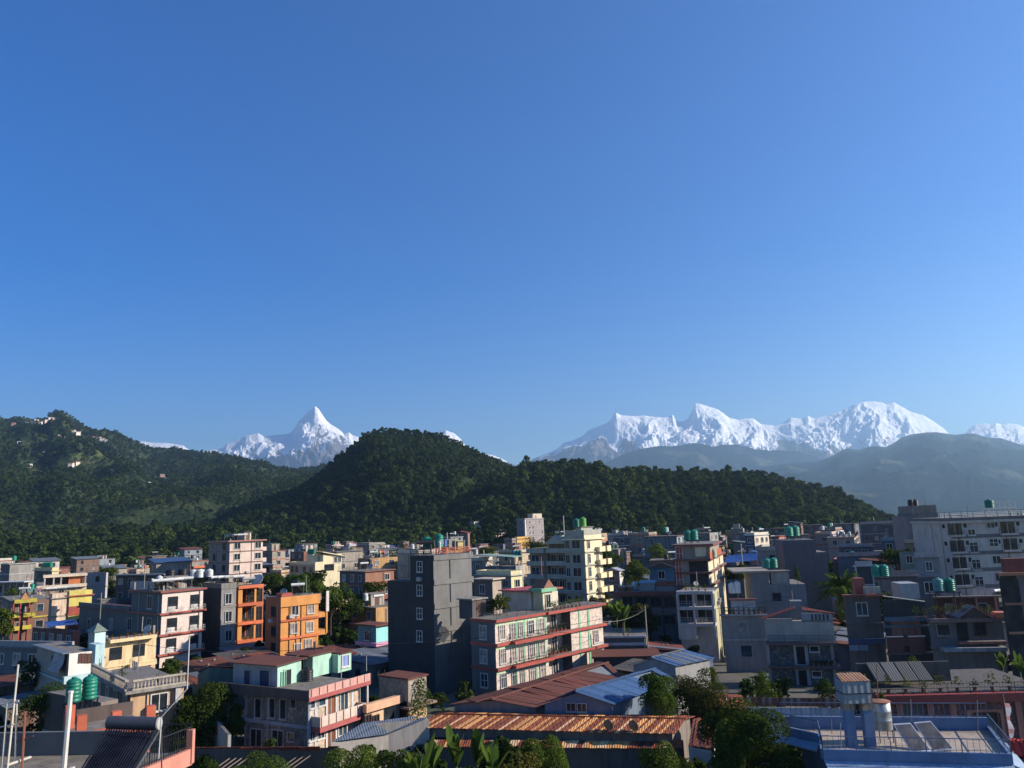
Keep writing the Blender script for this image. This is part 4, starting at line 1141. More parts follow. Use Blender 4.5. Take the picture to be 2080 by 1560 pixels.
RT = tin((0.26, 0.08, 0.06), (0.2, 0.07, 0.04), 0.4, 'y')
MB().slab([(-0.4, tm+0.7, b.H+1.35), (-0.4, b.D+0.5, b.H+0.15), (b.W*0.8, b.D+0.5, b.H+0.35), (b.W*0.8, tm+0.7, b.H+1.55)][::-1], 0.1).build('roof', RT, b.root)
MB().slab([(-0.1, -0.3, b.H+0.78), (b.W+0.1, -0.3, b.H+0.6), (b.W+0.1, tm*0.95, b.H+1.45), (-0.1, tm*0.95, b.H+1.2)], 0.08).build('roof', RT, b.root)
b.box('stair_house', 1.0, 2.6, tm-0.3, tm+1.0, b.H+0.1, b.H+2.0, plaster((0.17, 0.18, 0.2), 0.3))
for q in (z1, z2): b.box('floor_slab', -0.75, b.W+0.15, -0.2, b.D+0.2, q-0.3, q+0.0, plaster((0.12, 0.085, 0.085), 0.3))
b.rail([(-0.6, 0.0, z1), (-0.6, b.D, z1)], 0.75, IRON, 0.02, 4, 1.8)
for (px, py, w, h, k, f, p_) in ((1640, 1281, 0.75, 1.9, 'door', WHITE, paint((0.09, 0.06, 0.06))), (1653, 1274, 0.62, 0.95, 'plain', WHITE, GLASS), (1671, 1274, 0.62, 0.95, 'plain', WHITE, GLASS), (1683, 1276, 0.5, 0.8, 'plain', DIMWHITE, GLASS)): b.winpx('L', px, py, w, h, k, f, p_, 0.25, 'window' if k == 'plain' else 'door')
b.box('white_panel', 0.18, 0.245, 0.25, tm-0.1, z1+0.02, z1+0.95, WHITE)
for (px, py, w, h, k) in ((1626, 1331, 1.0, 1.95, 'door'), (1630, 1380, 1.0, 2.0, 'door')): b.winpx('L', px, py, w, h, k, DIMWHITE, DARKHOLE, 0.0, 'door')
for (px, py) in ((1654, 1318), (1659, 1369)): b.winpx('L', px, py, 0.9, 0.55, 'plain', WHITE, GLASS)
for px in (1560, 1614, 1638, 1690):
    t = b.hit('L', px, 1320)[0]
    for q0, q1 in ((z2, z1-0.3), (0, z2-0.3)): b.box('pilaster', -0.1, 0.05, t-0.15, t+0.15, q0, q1, HW)
for t in (0.3, 0.75): b.win('R', b.W*t, z1-1.5, 0.7, 1.0, 'two', BROWNW, CURTAIN)
for k in range(5): potted(b.world(-0.4, 0.6+k*0.5, z2), 0.6, ORD[k]+' orange leaved potted plant from right on the stone house ledge', k, LEAFO, 'potted plants on balconies')

# ---- slate blue blank wall tower
SB = plaster((0.095, 0.1, 0.125), 0.2)
b = Bld('apartment_building', 'tall blank slate blue wall with stepped right edge', 'building', 1679, 1121, 128, 10, W=9, xl=1592)
ts = b.hit('L', 1657, 1110)[0]
b.wall(plaster((0.5, 0.46, 0.4), 0.4), SB, H=b.H)
b.box('upper_wall', 0.0, b.W, ts, b.D, b.H+0.003, b.hit('L', 1620, 1097)[1], SB)
for i in range(5): b.win('R', 1.2, b.H-1.5-i*3.0, 1.0, 1.5, 'two', WHITE, GLASS)
water_tank(rp(b, 1604, 132, 2.0), 0.7, 1.6, 'left green tank on the slate blue tower', TGREEN, TANKS, 0.6)
water_tank(rp(b, 1616, 132.5, 2.0), 0.8, 1.7, 'right green tank on the slate blue tower', TGREEN, TANKS, 0.6)
# ---- grey blue house with a single window
GB = plaster((0.17, 0.185, 0.205), 0.2)
b = Bld('house', 'flat grey blue house front with one dark square window', 'house', 1636, 1186, 112, 10, W=9, xl=1527)
t2 = b.hit('L', 1562, 1180)[0]
b.wall(plaster((0.5, 0.46, 0.4), 0.3), GB)
b.box('left_wall', 0, b.W, t2, b.D, b.H+0.003, b.hit('L', 1545, 1163)[1], GB)
b.box('roof', -0.3, b.W, t2-0.2, b.D+2.5, b.hit('L', 1545, 1163)[1]+0.003, b.hit('L', 1545, 1163)[1]+0.25, plaster((0.3, 0.27, 0.25), 0.4))
b.winpx('L', 1578, 1213, 1.05, 1.05, 'hole', DARK, GLASS)
b.hut(0.5, 2.5, 2.0, 4.5, 1.7, plaster((0.3, 0.28, 0.27), 0.4), name='stair_house')
tree(b.world(0.6, 0.9, b.H), 2.3, 0.55, 'small dark cypress in a pot on the grey blue roof', LEAFD, 81, 350, 0.2, 0.15, None, 'tree', 'cypress', 5, 1.3, loc_lobes=[((0, 0, 0.8), (0.45, 0.45, 0.7)), ((0, 0, 1.5), (0.32, 0.32, 0.6)), ((0, 0, 2.0), (0.18, 0.18, 0.45))])
water_tank(rp(b, 1559, 118, 1.6), 0.62, 1.35, 'left green tank behind the grey blue house', TGREEN, TANKS, 0.4)
water_tank(rp(b, 1572, 118, 1.6), 0.62, 1.45, 'right green tank behind the grey blue house', TGREEN, TANKS, 0.4)
water_tank(rp(b, 1488, 114, -1.5), 0.5, 1.5, 'left slim steel tank left of the grey blue house', TWHITE, 'white water tanks', 0.4)
water_tank(rp(b, 1499, 114, -1.5), 0.5, 1.7, 'right slim steel tank left of the grey blue house', TWHITE, 'white water tanks', 0.4)

# ---- red brown block with orange parapets
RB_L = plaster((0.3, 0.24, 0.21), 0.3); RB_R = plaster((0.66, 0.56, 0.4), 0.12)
b = Bld('apartment_building', 'cream block with dark red bands and orange top balcony', 'building', 1436, 1112, 120, 20, xr=1466, xl=1371)
b.wall(RB_R, RB_L, H=b.hit('L', 1436, 1137)[1])
z = [b.hit('L', 1436, p)[1] for p in (1112, 1137, 1163, 1190)]
tt = b.hit('L', 1412, 1120)[0]
b.box('top_storey', 0.3, b.W*0.55, tt-2.2, b.D, z[1]+0.1, z[0]+0.25, RB_L)
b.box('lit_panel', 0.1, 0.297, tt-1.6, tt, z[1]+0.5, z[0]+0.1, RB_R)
b.box('roof_slab', -0.4, b.W*0.6, tt-2.8, b.D+0.4, z[0]+0.253, z[0]+0.55, paint((0.2, 0.06, 0.05)))
for q in z[1:]: b.band(q-0.15, 0.3, 0.5, paint((0.22, 0.065, 0.05)))
b.box('orange_parapet', -0.4, b.W*0.75, -0.4, -0.2, z[1]+0.15, z[1]+1.1, ORANGE)
for i in (1, 2):
    zc = (z[i]+z[i+1])/2
    for px in (1379,): b.win('L', b.hit('L', px, 1150)[0], zc, 0.9, 1.8, 'four', WHITE, REDP)
    b.win('L', b.hit('L', 1418, 1150)[0], zc-0.1, 2.6, 1.7, 'hole', DARK, GLASS)
    b.win('R', b.W*0.3, zc, 0.8, 1.4, 'two', WHITE, GLASS); b.win('R', b.W*0.7, zc, 0.7, 1.1, 'two', WHITE, CURTAIN)
b.win('L', b.hit('L', 1379, 1120)[0], (z[0]+z[1])/2+0.1, 0.9, 1.9, 'four', WHITE, REDP, 0.3)
water_tank(rp(b, 1398, 124, 0.6), 0.62, 1.5, 'left green tank on the red banded cream block', TGREEN, TANKS, 0.5)
water_tank(rp(b, 1411, 124, 0.6), 0.62, 1.6, 'right green tank on the red banded cream block', TGREEN, TANKS, 0.5)
water_tank(rp(b, 1450, 123, -1.9), 0.5, 1.3, 'pale green tank on the orange top balcony', paint((0.3, 0.45, 0.32)), TANKS, 0.2)
# ---- white frame building with open balconies
WF = plaster((0.4, 0.4, 0.41), 0.2)
b = Bld('house', 'white framed house front with two rows of open dark balconies', 'house', 1448, 1204, 106, 20, xr=1462, xl=1373)
b.wall(plaster((0.42, 0.4, 0.26), 0.25), WF, x0=1.6)
z = [b.hit('L', 1448, p)[1] for p in (1204, 1236, 1270, 1300)]
tmid = b.hit('L', 1409, 1230)[0]
for q in z[:3]: b.box('floor_slab', 0.003, 1.597, 0, b.D, q-0.2, q+0.2, WF)
b.box('lower_panel', 0.05, 0.15, tmid, b.D, z[3], z[2]-0.2, WF)
for t in (0.12, tmid, b.D-0.12):
    for q0, q1 in zip(z[1:], z[:-1]): b.box('frame_post', -0.02, 0.24, t-0.14, t+0.14, q0+0.2, q1-0.2, WF)
for i in (0, 1):
    for t in (tmid*0.5, (tmid+b.D)/2): b.win('L', t, (z[i]+z[i+1])/2-0.1, 2.0, 1.7, 'two', DIMWHITE, GLASS, 1.6)
    b.rail([(0.05, 0.2, z[i+1]+0.2), (0.05, b.D-0.2, z[i+1]+0.2)], 0.75, DIMWHITE, 0.02, 2, 1.5, 0.2)
for k in range(4): potted(b.world(0.6+0.3*k, 1.0+k*0.9, b.H+0.2), 0.9, ORD[k]+' potted plant from right on the white framed house roof', k, LEAFD)
# ---- long shaded house behind palms
LB = plaster((0.19, 0.16, 0.155), 0.4)
b = Bld('house', 'long brown shaded house with red roof edge behind banana plants', 'house', 1374, 1206, 122, 12, W=8, xl=1252)
b.wall(LB, LB)
b.box('roof_edge', -0.5, b.W, -0.2, b.D+0.3, b.H-0.15, b.H+0.45, paint((0.22, 0.06, 0.04)))
for px in (1290, 1318, 1345):
    t = b.hit('L', px, 1220)[0]; b.box('pilaster', -0.12, 0.02, t-0.12, t+0.12, 0, b.H-0.2, plaster((0.08, 0.075, 0.075)))
for px in (1275, 1304, 1332, 1360):
    for py in (1222, 1256): b.winpx('L', px, py, 1.5, 1.3, 'two', BROWNW, GLASS)
b.box('floor_band', -0.1, 0.02, 0, b.D, b.H-3.3, b.H-3.0, plaster((0.1, 0.08, 0.08)))
h_ = b.hut(1.0, 5.0, b.hit('L', 1330, 1200)[0], b.hit('L', 1300, 1200)[0], 1.6, plaster((0.28, 0.27, 0.26), 0.3), roof=tin((0.2, 0.3, 0.42), (0.2, 0.1, 0.05), 0.1, 'x'), name='roof_room')
for i, px in enumerate((1288, 1294)): water_tank(rp(b, px, 126), 0.28, 1.3, ('left', 'right')[i] + ' slim white cylinder on the long brown house', TWHITE, 'white water tanks', 0.4)
b.box('clay_parapet', 0.5, 3.5, b.D*0.72, b.D*0.98, b.H+0.453, b.H+1.1, paint((0.3, 0.11, 0.05)))
# ================================================================== LOW ROOFS, FRONT HOUSE, TERRACE, NEAR ROOF
SHEETS = 'sheet'
SEQ = (0, 0, 1, 2, 4, 0, 3, 0, 5, 0, 2, 1, 0, 4)
def sheet_roof(parent, A, B_, C_, D_, n, mats, name='roof_sheet', t=0.04, lift=0.03):
    """corrugated sheets laid side by side: A-B the lower edge, D-C the upper edge; each sheet a part"""
    A, B_, C_, D_ = Vector(A), Vector(B_), Vector(C_), Vector(D_)
    nrm = (B_-A).cross(D_-A).normalized()
    cache = {}
    for i in range(n):
        f0, f1 = i/n, (i+1.12)/n if i < n-1 else 1.0
        a, b_ = A+(B_-A)*f0, A+(B_-A)*f1; d, c_ = D_+(C_-D_)*f0, D_+(C_-D_)*f1
        up = nrm*(lift*(i % 2) + random.uniform(0, 0.012))
        o0 = a
        xa = (b_-a).normalized(); ya = nrm.cross(xa); M = Matrix((xa, ya, nrm)).transposed().to_4x4(); M.translation = a+up
        Mi = M.inverted()
        key = i if i in (n-1,) else 0
        mt = mats[SEQ[i % len(SEQ)]] if len(mats) > 5 else random.choice(mats)
        k = (key, mt.name)
        if k not in cache: cache[k] = MB().slab([Mi @ (q+up) for q in (a, b_, c_, d)], t).mesh(name, mt)
        o = bpy.data.objects.new(name, cache[k]); C.objects.link(o)
        o.parent = parent; o.matrix_local = parent.matrix_world.inverted() @ M if False else Matrix.Translation(-parent.location) @ M
    return
RUSTA = tin((0.3, 0.09, 0.04), (0.15, 0.045, 0.02), 0.55, 'x'); RUSTB = tin((0.66, 0.33, 0.12), (0.4, 0.14, 0.05), 0.4, 'x'); RUSTC = tin((0.17, 0.055, 0.04), (0.1, 0.04, 0.03), 0.5, 'x'); RUSTD = tin((0.66, 0.44, 0.24), (0.45, 0.18, 0.07), 0.4, 'x')
DULLR = tin((0.13, 0.05, 0.035), (0.2, 0.08, 0.04), 0.35, 'x'); BLUEM = tin((0.05, 0.1, 0.2), (0.09, 0.1, 0.13), 0.2, 'x', 0.3, 0.6); GREYM = tin((0.12, 0.135, 0.155), (0.16, 0.13, 0.11), 0.25, 'x', 0.25)
BLUEW = plaster((0.13, 0.18, 0.26), 0.25)

def shed(name, label, eave, ridge, zs, wallm, nroof, mats, backdrop=True, cat='shed', wallz=0.0, over=0.35):
    """a long roof: eave = two points (front edge), ridge = two points (upper edge); the other slope mirrors the front one; walls stand under it"""
    e0, e1 = [Vector(q) for q in eave]; r0, r1 = [Vector(q) for q in ridge]
    root = empty(name, Vector((e0.x, e0.y, wallz))); tag(root, label, cat)
    bpy.context.view_layer.update()
    sheet_roof(root, e0, e1, r1, r0, nroof, mats)
    b0 = r0 + (r0-e0); b1 = r1 + (r1-e1); b0.z, b1.z = e0.z, e1.z
    if backdrop: sheet_roof(root, b1, b0, r0, r1, max(4, nroof//2), mats)
    # walls: from eave line (set back) to back line
    L = root.location
    ins = lambda p, q, k: p + (q-p).normalized()*k
    q0, q1, s0, s1 = ins(e0, b0, over), ins(e1, b1, over), ins(b0, e0, over if backdrop else 0.4), ins(b1, e1, over if backdrop else 0.4)
    q0, q1 = ins(q0, q1, over), ins(q1, q0, over); s0, s1 = ins(s0, s1, over), ins(s1, s0, over)
    m0, m1 = (q0+s0)/2, (q1+s1)/2
    zr = min(r0.z, r1.z)-0.12; ze0, ze1 = e0.z-0.05, e1.z-0.05
    vs = [(q0.x, q0.y, wallz), (q1.x, q1.y, wallz), (s1.x, s1.y, wallz), (s0.x, s0.y, wallz), (q0.x, q0.y, ze0+0.02), (q1.x, q1.y, ze1+0.02), (s1.x, s1.y, ze1+0.02), (s0.x, s0.y, ze0+0.02), (m0.x, m0.y, r0.z-0.14), (m1.x, m1.y, r1.z-0.14)]
    vs = [Vector(v)-L for v in vs]
    MB().add(vs, [[0, 1, 5, 4], [1, 2, 6, 9, 5], [2, 3, 7, 6], [3, 0, 4, 8, 7], [4, 5, 9, 8], [6, 7, 8, 9]]).build('wall', wallm, root)
    MB().tube(r0-L+Vector((0, 0, 0.05)), r1-L+Vector((0, 0, 0.05)), 0.09, 5).build('ridge_cap', mats[0], root)
    return root
def at_face(root, p, q, px, py, w, h, kind='two', fm=None, pm=None, off=0.03, name='window'):
    """window on the upright plane through p and q, where the pixel's ray meets it"""
    p, q = Vector((p[0], p[1], 0)), Vector((q[0], q[1], 0)); d = (q-p).normalized(); n = Vector((d.y, -d.x, 0))
    if n.dot(-p) < 0: n = -n
    r = ray(px, py); o = Vector((0, 0, HCAM)); t = (p-o).dot(n)/r.dot(n); x = o + r*t + n*off
    f, pn_ = win_meshes(w, h, kind, fm or WHITE, pm or GLASS)
    a = bpy.data.objects.new(name, f); C.objects.link(a); a.parent = root
    a.location = x - root.location; a.rotation_euler = (0, 0, math.atan2(-n.x, n.y)+math.pi)
    b_ = bpy.data.objects.new('pane', pn_); C.objects.link(b_); b_.parent = a
    return a

# ---- striped rusty roof in front
zE, zR = 3.0, 3.4
e0, e1 = PZ(836, 1478, zE), PZ(1372, 1491, zE); r0, r1 = PZ(884, 1451, zR), PZ(1392, 1461, zR)
sr = shed('long_shed', 'long shed with orange and brown striped rusty roof sheets', (e0, e1), (r0, r1), None, plaster((0.2, 0.17, 0.15), 0.6), 64, [RUSTA, RUSTB, RUSTA, RUSTC, RUSTB, RUSTD])
for i in range(5): MB().box(-0.6, 0.6, -0.03, 0.0, -0.4, 0.5).build('shutter', DARKHOLE, sr).location = (e0 + (e1-e0)*(0.12+0.19*i) + (r0-e0).normalized()*0.33 - sr.location - Vector((0, 0, 1.3)))
zE2 = 2.5
f0, f1 = PZ(866, 1517, zE2-0.45), PZ(1385, 1521, zE2-0.45); g0, g1 = PZ(880, 1503, zE2-0.15), PZ(1388, 1504, zE2-0.15)
lt = empty('lean_to', (f0.x, f0.y, 0)); tag(lt, 'low strip of patchy rusty roof in front of the striped shed', 'lean-to'); bpy.context.view_layer.update()
sheet_roof(lt, f0, f1, g1, g0, 34, [RUSTB, RUSTA, RUSTD, RUSTC])
q0, q1, q2, q3 = [v-lt.location for v in (f0+Vector((0.2, 0.3, 0)), f1+Vector((-0.2, 0.3, 0)), g1, g0)]
MB().add([(q0.x, q0.y, 0), (q1.x, q1.y, 0), (q2.x, q2.y, 0), (q3.x, q3.y, 0), q0-Vector((0, 0, .1)), q1-Vector((0, 0, .1)), q2-Vector((0, 0, .1)), q3-Vector((0, 0, .1))], [[0, 1, 5, 4], [1, 2, 6, 5], [2, 3, 7, 6], [3, 0, 4, 7]]).build('wall', plaster((0.12, 0.11, 0.1), 0.6), lt)
for i, px in enumerate((1239, 1288)):
    p_ = e0 + (e1-e0)*((px-836)/536.0) + (r0-e0)*0.12; p_.z += 0.02
    dish(p_, 0.42, math.radians(150), ('left', 'right')[i] + ' small black dish on the striped rusty roof', paint((0.02, 0.02, 0.02), 0.95), 'black dishes on the rusty roof', 0.35)
# white edged gable end and side roof at its right
k0, k1, k2, k3 = PZ(1398, 1514, 2.6), PZ(1450, 1522, 2.6), PZ(1452, 1455, 3.6), PZ(1408, 1460, 3.6)
sd = empty('side_shed', (k0.x, k0.y, 0)); tag(sd, 'small rusty side roof behind the big dark tree', 'shed'); bpy.context.view_layer.update()
sheet_roof(sd, k0, k1, k2, k3, 6, [RUSTA, RUSTC])
vv = [v-sd.location for v in (k0, k1, k2, k3)]
MB().add([(v.x, v.y, 0) for v in vv] + [v-Vector((0, 0, .1)) for v in vv], [[0, 1, 5, 4], [1, 2, 6, 5], [2, 3, 7, 6], [3, 0, 4, 7]]).build('wall', plaster((0.45, 0.43, 0.42), 0.4), sd)

# ---- big dull red roof and blue school roofs behind
zE, zR = 3.6, 4.15
shed('workshop', 'large low workshop with dull red brown roof beside the blue hall', (PZ(1090, 1438, zE), PZ(1262, 1372, zE)), (PZ(998, 1421, zR), PZ(1236, 1346, zR)), None, plaster((0.2, 0.21, 0.23), 0.4), 18, [DULLR, DULLR, RUSTC], cat='workshop')
zE, zR = 4.0, 5.0
he0, he1, hr0, hr1 = PZ(1247, 1431, zE), PZ(1378, 1383, zE), PZ(1168, 1405, zR), PZ(1332, 1358, zR)
hall = shed('hall', 'long hall with pale blue metal roof and blue gable wall', (he0, he1), (hr0, hr1), None, BLUEW, 14, [BLUEM], cat='hall')
hb0 = hr0 + (hr0-he0)
for px, py in ((1160, 1436), (1182, 1437)): at_face(hall, he0+(hr1-hr0).normalized()*0.35, hb0+(hr1-hr0).normalized()*0.35, px, py, 0.7, 0.6, 'two', DIMWHITE, GLASS)
for i, (px, m_) in enumerate(((1238, ORANGE), (1252, ORANGE), (1290, REDP), (1308, REDP))):
    p_ = PZ(px, 1452, 1.0)
    MB().box(-0.25, 0.25, -0.25, 0.25, 0, 2.0, 0).box(-0.27, 0.27, -0.27, 0.27, 2.0, 2.9, 1).build('striped_post', [m_, WHITE], hall).location = Vector((p_.x, p_.y, 0.8)) - hall.location
zE, zR = 4.6, 5.35
shed('hall', 'second hall with grey blue metal roof behind the pale blue one', (PZ(1374, 1353, zE), PZ(1452, 1337, zE)), (PZ(1323, 1336, zR), PZ(1390, 1320, zR)), None, plaster((0.3, 0.3, 0.31), 0.3), 10, [GREYM, BLUEM], cat='hall')
# ---- dark low building with white beams, brown flat roof
b = Bld('low_building', 'dark low building with two long white roof beams', 'building', 1312, 1293, 103, 10, xr=1327, xl=1222)
b.wall(plaster((0.45, 0.38, 0.3), 0.3), plaster((0.09, 0.09, 0.1), 0.3))
b.box('roof_beam', -0.15, 0.1, 0, b.D, b.H-0.1, b.H+0.12, paint((0.42, 0.44, 0.48))); b.box('roof_beam', -0.15, 0.1, 0, b.D, b.H-1.05, b.H-0.7, paint((0.42, 0.44, 0.48)))
b = Bld('low_building', 'low flat brown roofed building behind the dull red workshop', 'building', 1338, 1334, 94, 5, W=5.0, xl=1205)
b.wall(plaster((0.2, 0.16, 0.14), 0.4), plaster((0.09, 0.08, 0.08), 0.4))
b.box('roof', -0.4, b.W, -0.3, b.D+0.2, b.H+0.003, b.H+0.18, DULLR)

# ---- front house with balconies
FS = stone((0.19, 0.165, 0.15), (0.1, 0.09, 0.085), 3.4, 0.35); FSR = stone((0.5, 0.38, 0.28), (0.42, 0.34, 0.26), 3.4, 0.35); BLP = plaster((0.25, 0.29, 0.36), 0.2); PNK = plaster((0.55, 0.3, 0.27), 0.35); MNT = plaster((0.34, 0.56, 0.47), 0.35); DKB = plaster((0.1, 0.075, 0.07), 0.5)  # left stone is a shaded copy of the sunlit right stone
b = Bld('house', 'three storey stone house with pink balconies and mint rooftop rooms', 'house', 628, 1412, 69, 30, xr=732, xl=468)
zt, zf = b.H, b.hit('L', 628, 1478)[1]
tc = b.hit('L', 502, 1440)[0]
b.wall(FSR, FS, y1=tc, H=zt-0.305)
for i, (q0, q1) in enumerate(((0, zf-0.15), (zf+0.15, zt-0.3))):
    for t in (tc+0.15, b.D-0.15):
        b.box('arch_post', 0.0, 0.3, t-0.15, t+0.15, q0, q1, BLP)
    ar = MB(); n = 10; w = (b.D-tc)/2-0.3; cy_ = (tc+b.D)/2
    pts = [(cy_-w+2*w*k/n, q1-0.05-0.75*(1-math.sin(math.pi*k/n))) for k in range(n+1)]
    for (y0, z0), (y1, z1) in zip(pts[:-1], pts[1:]): ar.add([(0.02, y0, z0), (0.02, y1, z1), (0.02, y1, q1), (0.02, y0, q1), (0.28, y0, z0), (0.28, y1, z1), (0.28, y1, q1), (0.28, y0, q1)], [[0, 3, 2, 1], [4, 5, 6, 7], [0, 1, 5, 4]])
    ar.build('arch', BLP, b.root)
b.box('porch_floor', 0.02, b.W*0.6, tc+0.003, b.D, zf-0.14, zf+0.14, BLP)
b.box('porch_rail', 0.0, 0.12, tc+0.3, b.D-0.3, zf+0.15, zf+0.75, PNK)
b.box('floor_beam', -0.09, 0.0, -0.05, b.D, zf-0.15, zf+0.15, BLP)
for px in (545, 627): 
    t = b.hit('L', px, 1450)[0]
    for q0, q1 in ((0, zf-0.15), (zf+0.15, zt-0.3)): b.box('pilaster', -0.07, 0.02, t-0.12, t+0.12, q0, q1, BLP)
b.box('roof_slab', -0.9, b.W+0.35, -0.9, b.D+0.6, zt-0.3, zt, DKB)
b.box('roof_rail_wall', -0.9, -0.78, -0.78, b.D+0.6, zt+0.003, zt+0.55, DKB)
b.box('roof_rail_wall', -0.9, b.W+0.35, -0.9, -0.785, zt+0.003, zt+0.65, PNK)
b.box('roof_rail_base', -0.92, b.W+0.37, -0.93, -0.89, zt-0.32, zt+0.0, paint((0.4, 0.1, 0.09)))
b.balcony('R', 0.2, b.W-0.5, zf+0.05, 1.1, paint((0.45, 0.12, 0.11)), plaster((0.62, 0.5, 0.44), 0.25), 0.45, 'solid', 0.8)
for k in range(9): b.box('rail_stud', 0.3+k*0.9, 0.36+k*0.9, -1.13, -1.105, zf+0.06, zf+0.84, IRON)
for k in range(11): b.box('rail_stud', -0.7+k*0.95, -0.64+k*0.95, -0.93, -0.905, zt+0.05, zt+0.63, IRON)
b.box('balcony_post', b.W+0.1, b.W+0.25, -0.75, -0.6, zf, zt-0.3, WHITE)
for (px, py, w, h, k) in ((525, 1438, 0.75, 1.55, 'plain'), (554, 1438, 0.65, 1.55, 'plain'), (576, 1440, 0.7, 1.55, 'plain'), (597, 1429, 0.6, 0.65, 'plain'), (521, 1502, 1.35, 1.7, 'two'), (565, 1505, 1.3, 1.7, 'two'), (592, 1496, 0.7, 0.65, 'plain')): b.winpx('L', px, py, w, h, k, plaster((0.4, 0.37, 0.38), 0.2), GLASS)
for (px, py, w, h, k) in ((636, 1428, 0.7, 0.75, 'plain'), (653, 1423, 0.75, 0.75, 'plain'), (698, 1425, 0.9, 1.5, 'two')): b.winpx('R', px, py, w, h, k, WHITE, GLASSB)
for px, py in ((671, 1434), (671, 1492)): b.winpx('R', px, py, 1.1, 2.0, 'door2', WHITE, paint((0.2, 0.07, 0.03)), 0, 'door')
for (px, py, w, h) in ((634, 1494, 0.7, 0.75), (651, 1490, 0.75, 0.75), (695, 1480, 1.0, 1.0)): b.winpx('R', px, py, w, h, 'two', WHITE, GLASSB)
for px in (628, 641, 663, 682, 715):
    t = b.hit('R', px, 1440)[0]; b.box('pilaster', t-0.13, t+0.13, -0.06, 0.02, 0, zt-0.3, plaster((0.5, 0.55, 0.62), 0.1))
# rooftop rooms
x1, y1 = b.hz(563, 1396, zt); x2 = x1 + 2.9
yb = b._solve(b.world(x1, y1, zt+1.8), b.v, 474) + y1
UPW = plaster((0.42, 0.4, 0.42), 0.15)
rm = MB().box(x1, x2, y1, yb, zt+0.002, zt+1.95, 1, 1, 0, 1).build('roof_room', [MNT, UPW], b.root)
MB().slab([(x1-0.6, y1-0.5, zt+1.96), (x1-0.6, yb+0.2, zt+1.96), (x2+0.5, yb+0.2, zt+2.05), (x2+0.5, y1-0.3, zt+2.05)][::-1], 0.08).build('roof', DULLR, b.root)
MB().box(x2+0.003, x2+1.6, y1+1.2, y1+3.0, zt+0.002, zt+2.0).build('roof_room', UPW, b.root)
b.box('roof', x2+0.9, x2+4.5, y1-0.1, y1+3.2, zt+2.02, zt+2.12, DULLR); b.box('roof', x2+4.52, x2+6.4, y1-0.8, y1+2.6, zt+1.72, zt+1.8, DULLR)
MB().box(x2+1.7, x2+4.2, y1+0.2, y1+3.0, zt+0.002, zt+2.0).build('roof_room', MNT, b.root)
MB().box(x2+4.3, x2+6.2, y1-0.6, y1+2.4, zt+0.002, zt+1.7).build('roof_room', MNT, b.root)
for px, w, p_ in ((503, 0.8, paint((0.03, 0.045, 0.12))), (538, 1.25, paint((0.03, 0.045, 0.12)))): b.winpx('L', px, 1382, w, 1.75, 'door', DIMWHITE, p_, x1, 'door')
b.winpx('R', 583, 1382, 0.8, 1.85, 'door', MNT, DARKHOLE, y1, 'door')
b.winpx('R', 575, 1382, 0.5, 1.5, 'plain', MNT, paint((0.1, 0.3, 0.22)), y1)
b.win('R', x2+0.9, zt+1.1, 0.8, 1.9, 'door', BROWNW, DARKHOLE, y1+1.2, name='door')
b.win('R', x2+5.3, zt+1.0, 0.9, 1.0, 'two', WHITE, paint((0.2, 0.25, 0.5)), y1-0.6)
water_tank(b.world(x2+0.3, y1-0.5, zt+0.002), 0.55, 1.15, 'squat black water tank by the mint rooftop rooms', TBLACK, 'black water tanks')
for i, (dx, h) in enumerate(((3.2, 1.3), (-0.2, 1.0))): pole_thing(b.world(x2+dx, 0.2, zt+0.65), h, 0.03, ('white pole on the pink roof rail', 'short pole near the black rooftop tank')[i], 'roof_pole', 'pole', WHITE)
# rusty lean-to left of it, behind
q = [PZ(402, 1367, 5.3), PZ(560, 1372, 5.3), PZ(610, 1349, 6.3), PZ(425, 1353, 6.3)]
ln = empty('tin_roof_house', (q[0].x, q[0].y, 0)); tag(ln, 'long low green walled house with flat rusty tin roof behind the stone house', 'house'); bpy.context.view_layer.update()
sheet_roof(ln, q[0], q[1], q[2], q[3], 16, [RUSTC, DULLR, RUSTA])
vv = [v-ln.location for v in q]
MB().add([(v.x, v.y, 0) for v in vv] + [v-Vector((0, 0, .12)) for v in vv], [[0, 1, 5, 4], [1, 2, 6, 5], [2, 3, 7, 6], [3, 0, 4, 7]]).build('wall', plaster((0.12, 0.2, 0.17), 0.4), ln)
# utility pole with crossarm
p_ = PZ(640, 1395, 0.0); p_ = P(639, 1350, 80); p_.z = 0
up = MB().box(-0.12, 0.12, -0.1, 0.1, 0, P(637, 1303, 80).z).build('utility_pole', plaster((0.24, 0.2, 0.17), 0.4)); up.location = p_
tag(up, 'grey concrete utility pole with crossarm before the orange block', 'utility pole')
zz = P(637, 1316, 80).z; MB().box(-0.9, 0.9, -0.16, -0.11, zz-0.1, zz+0.05).build('crossarm', DKB, up)

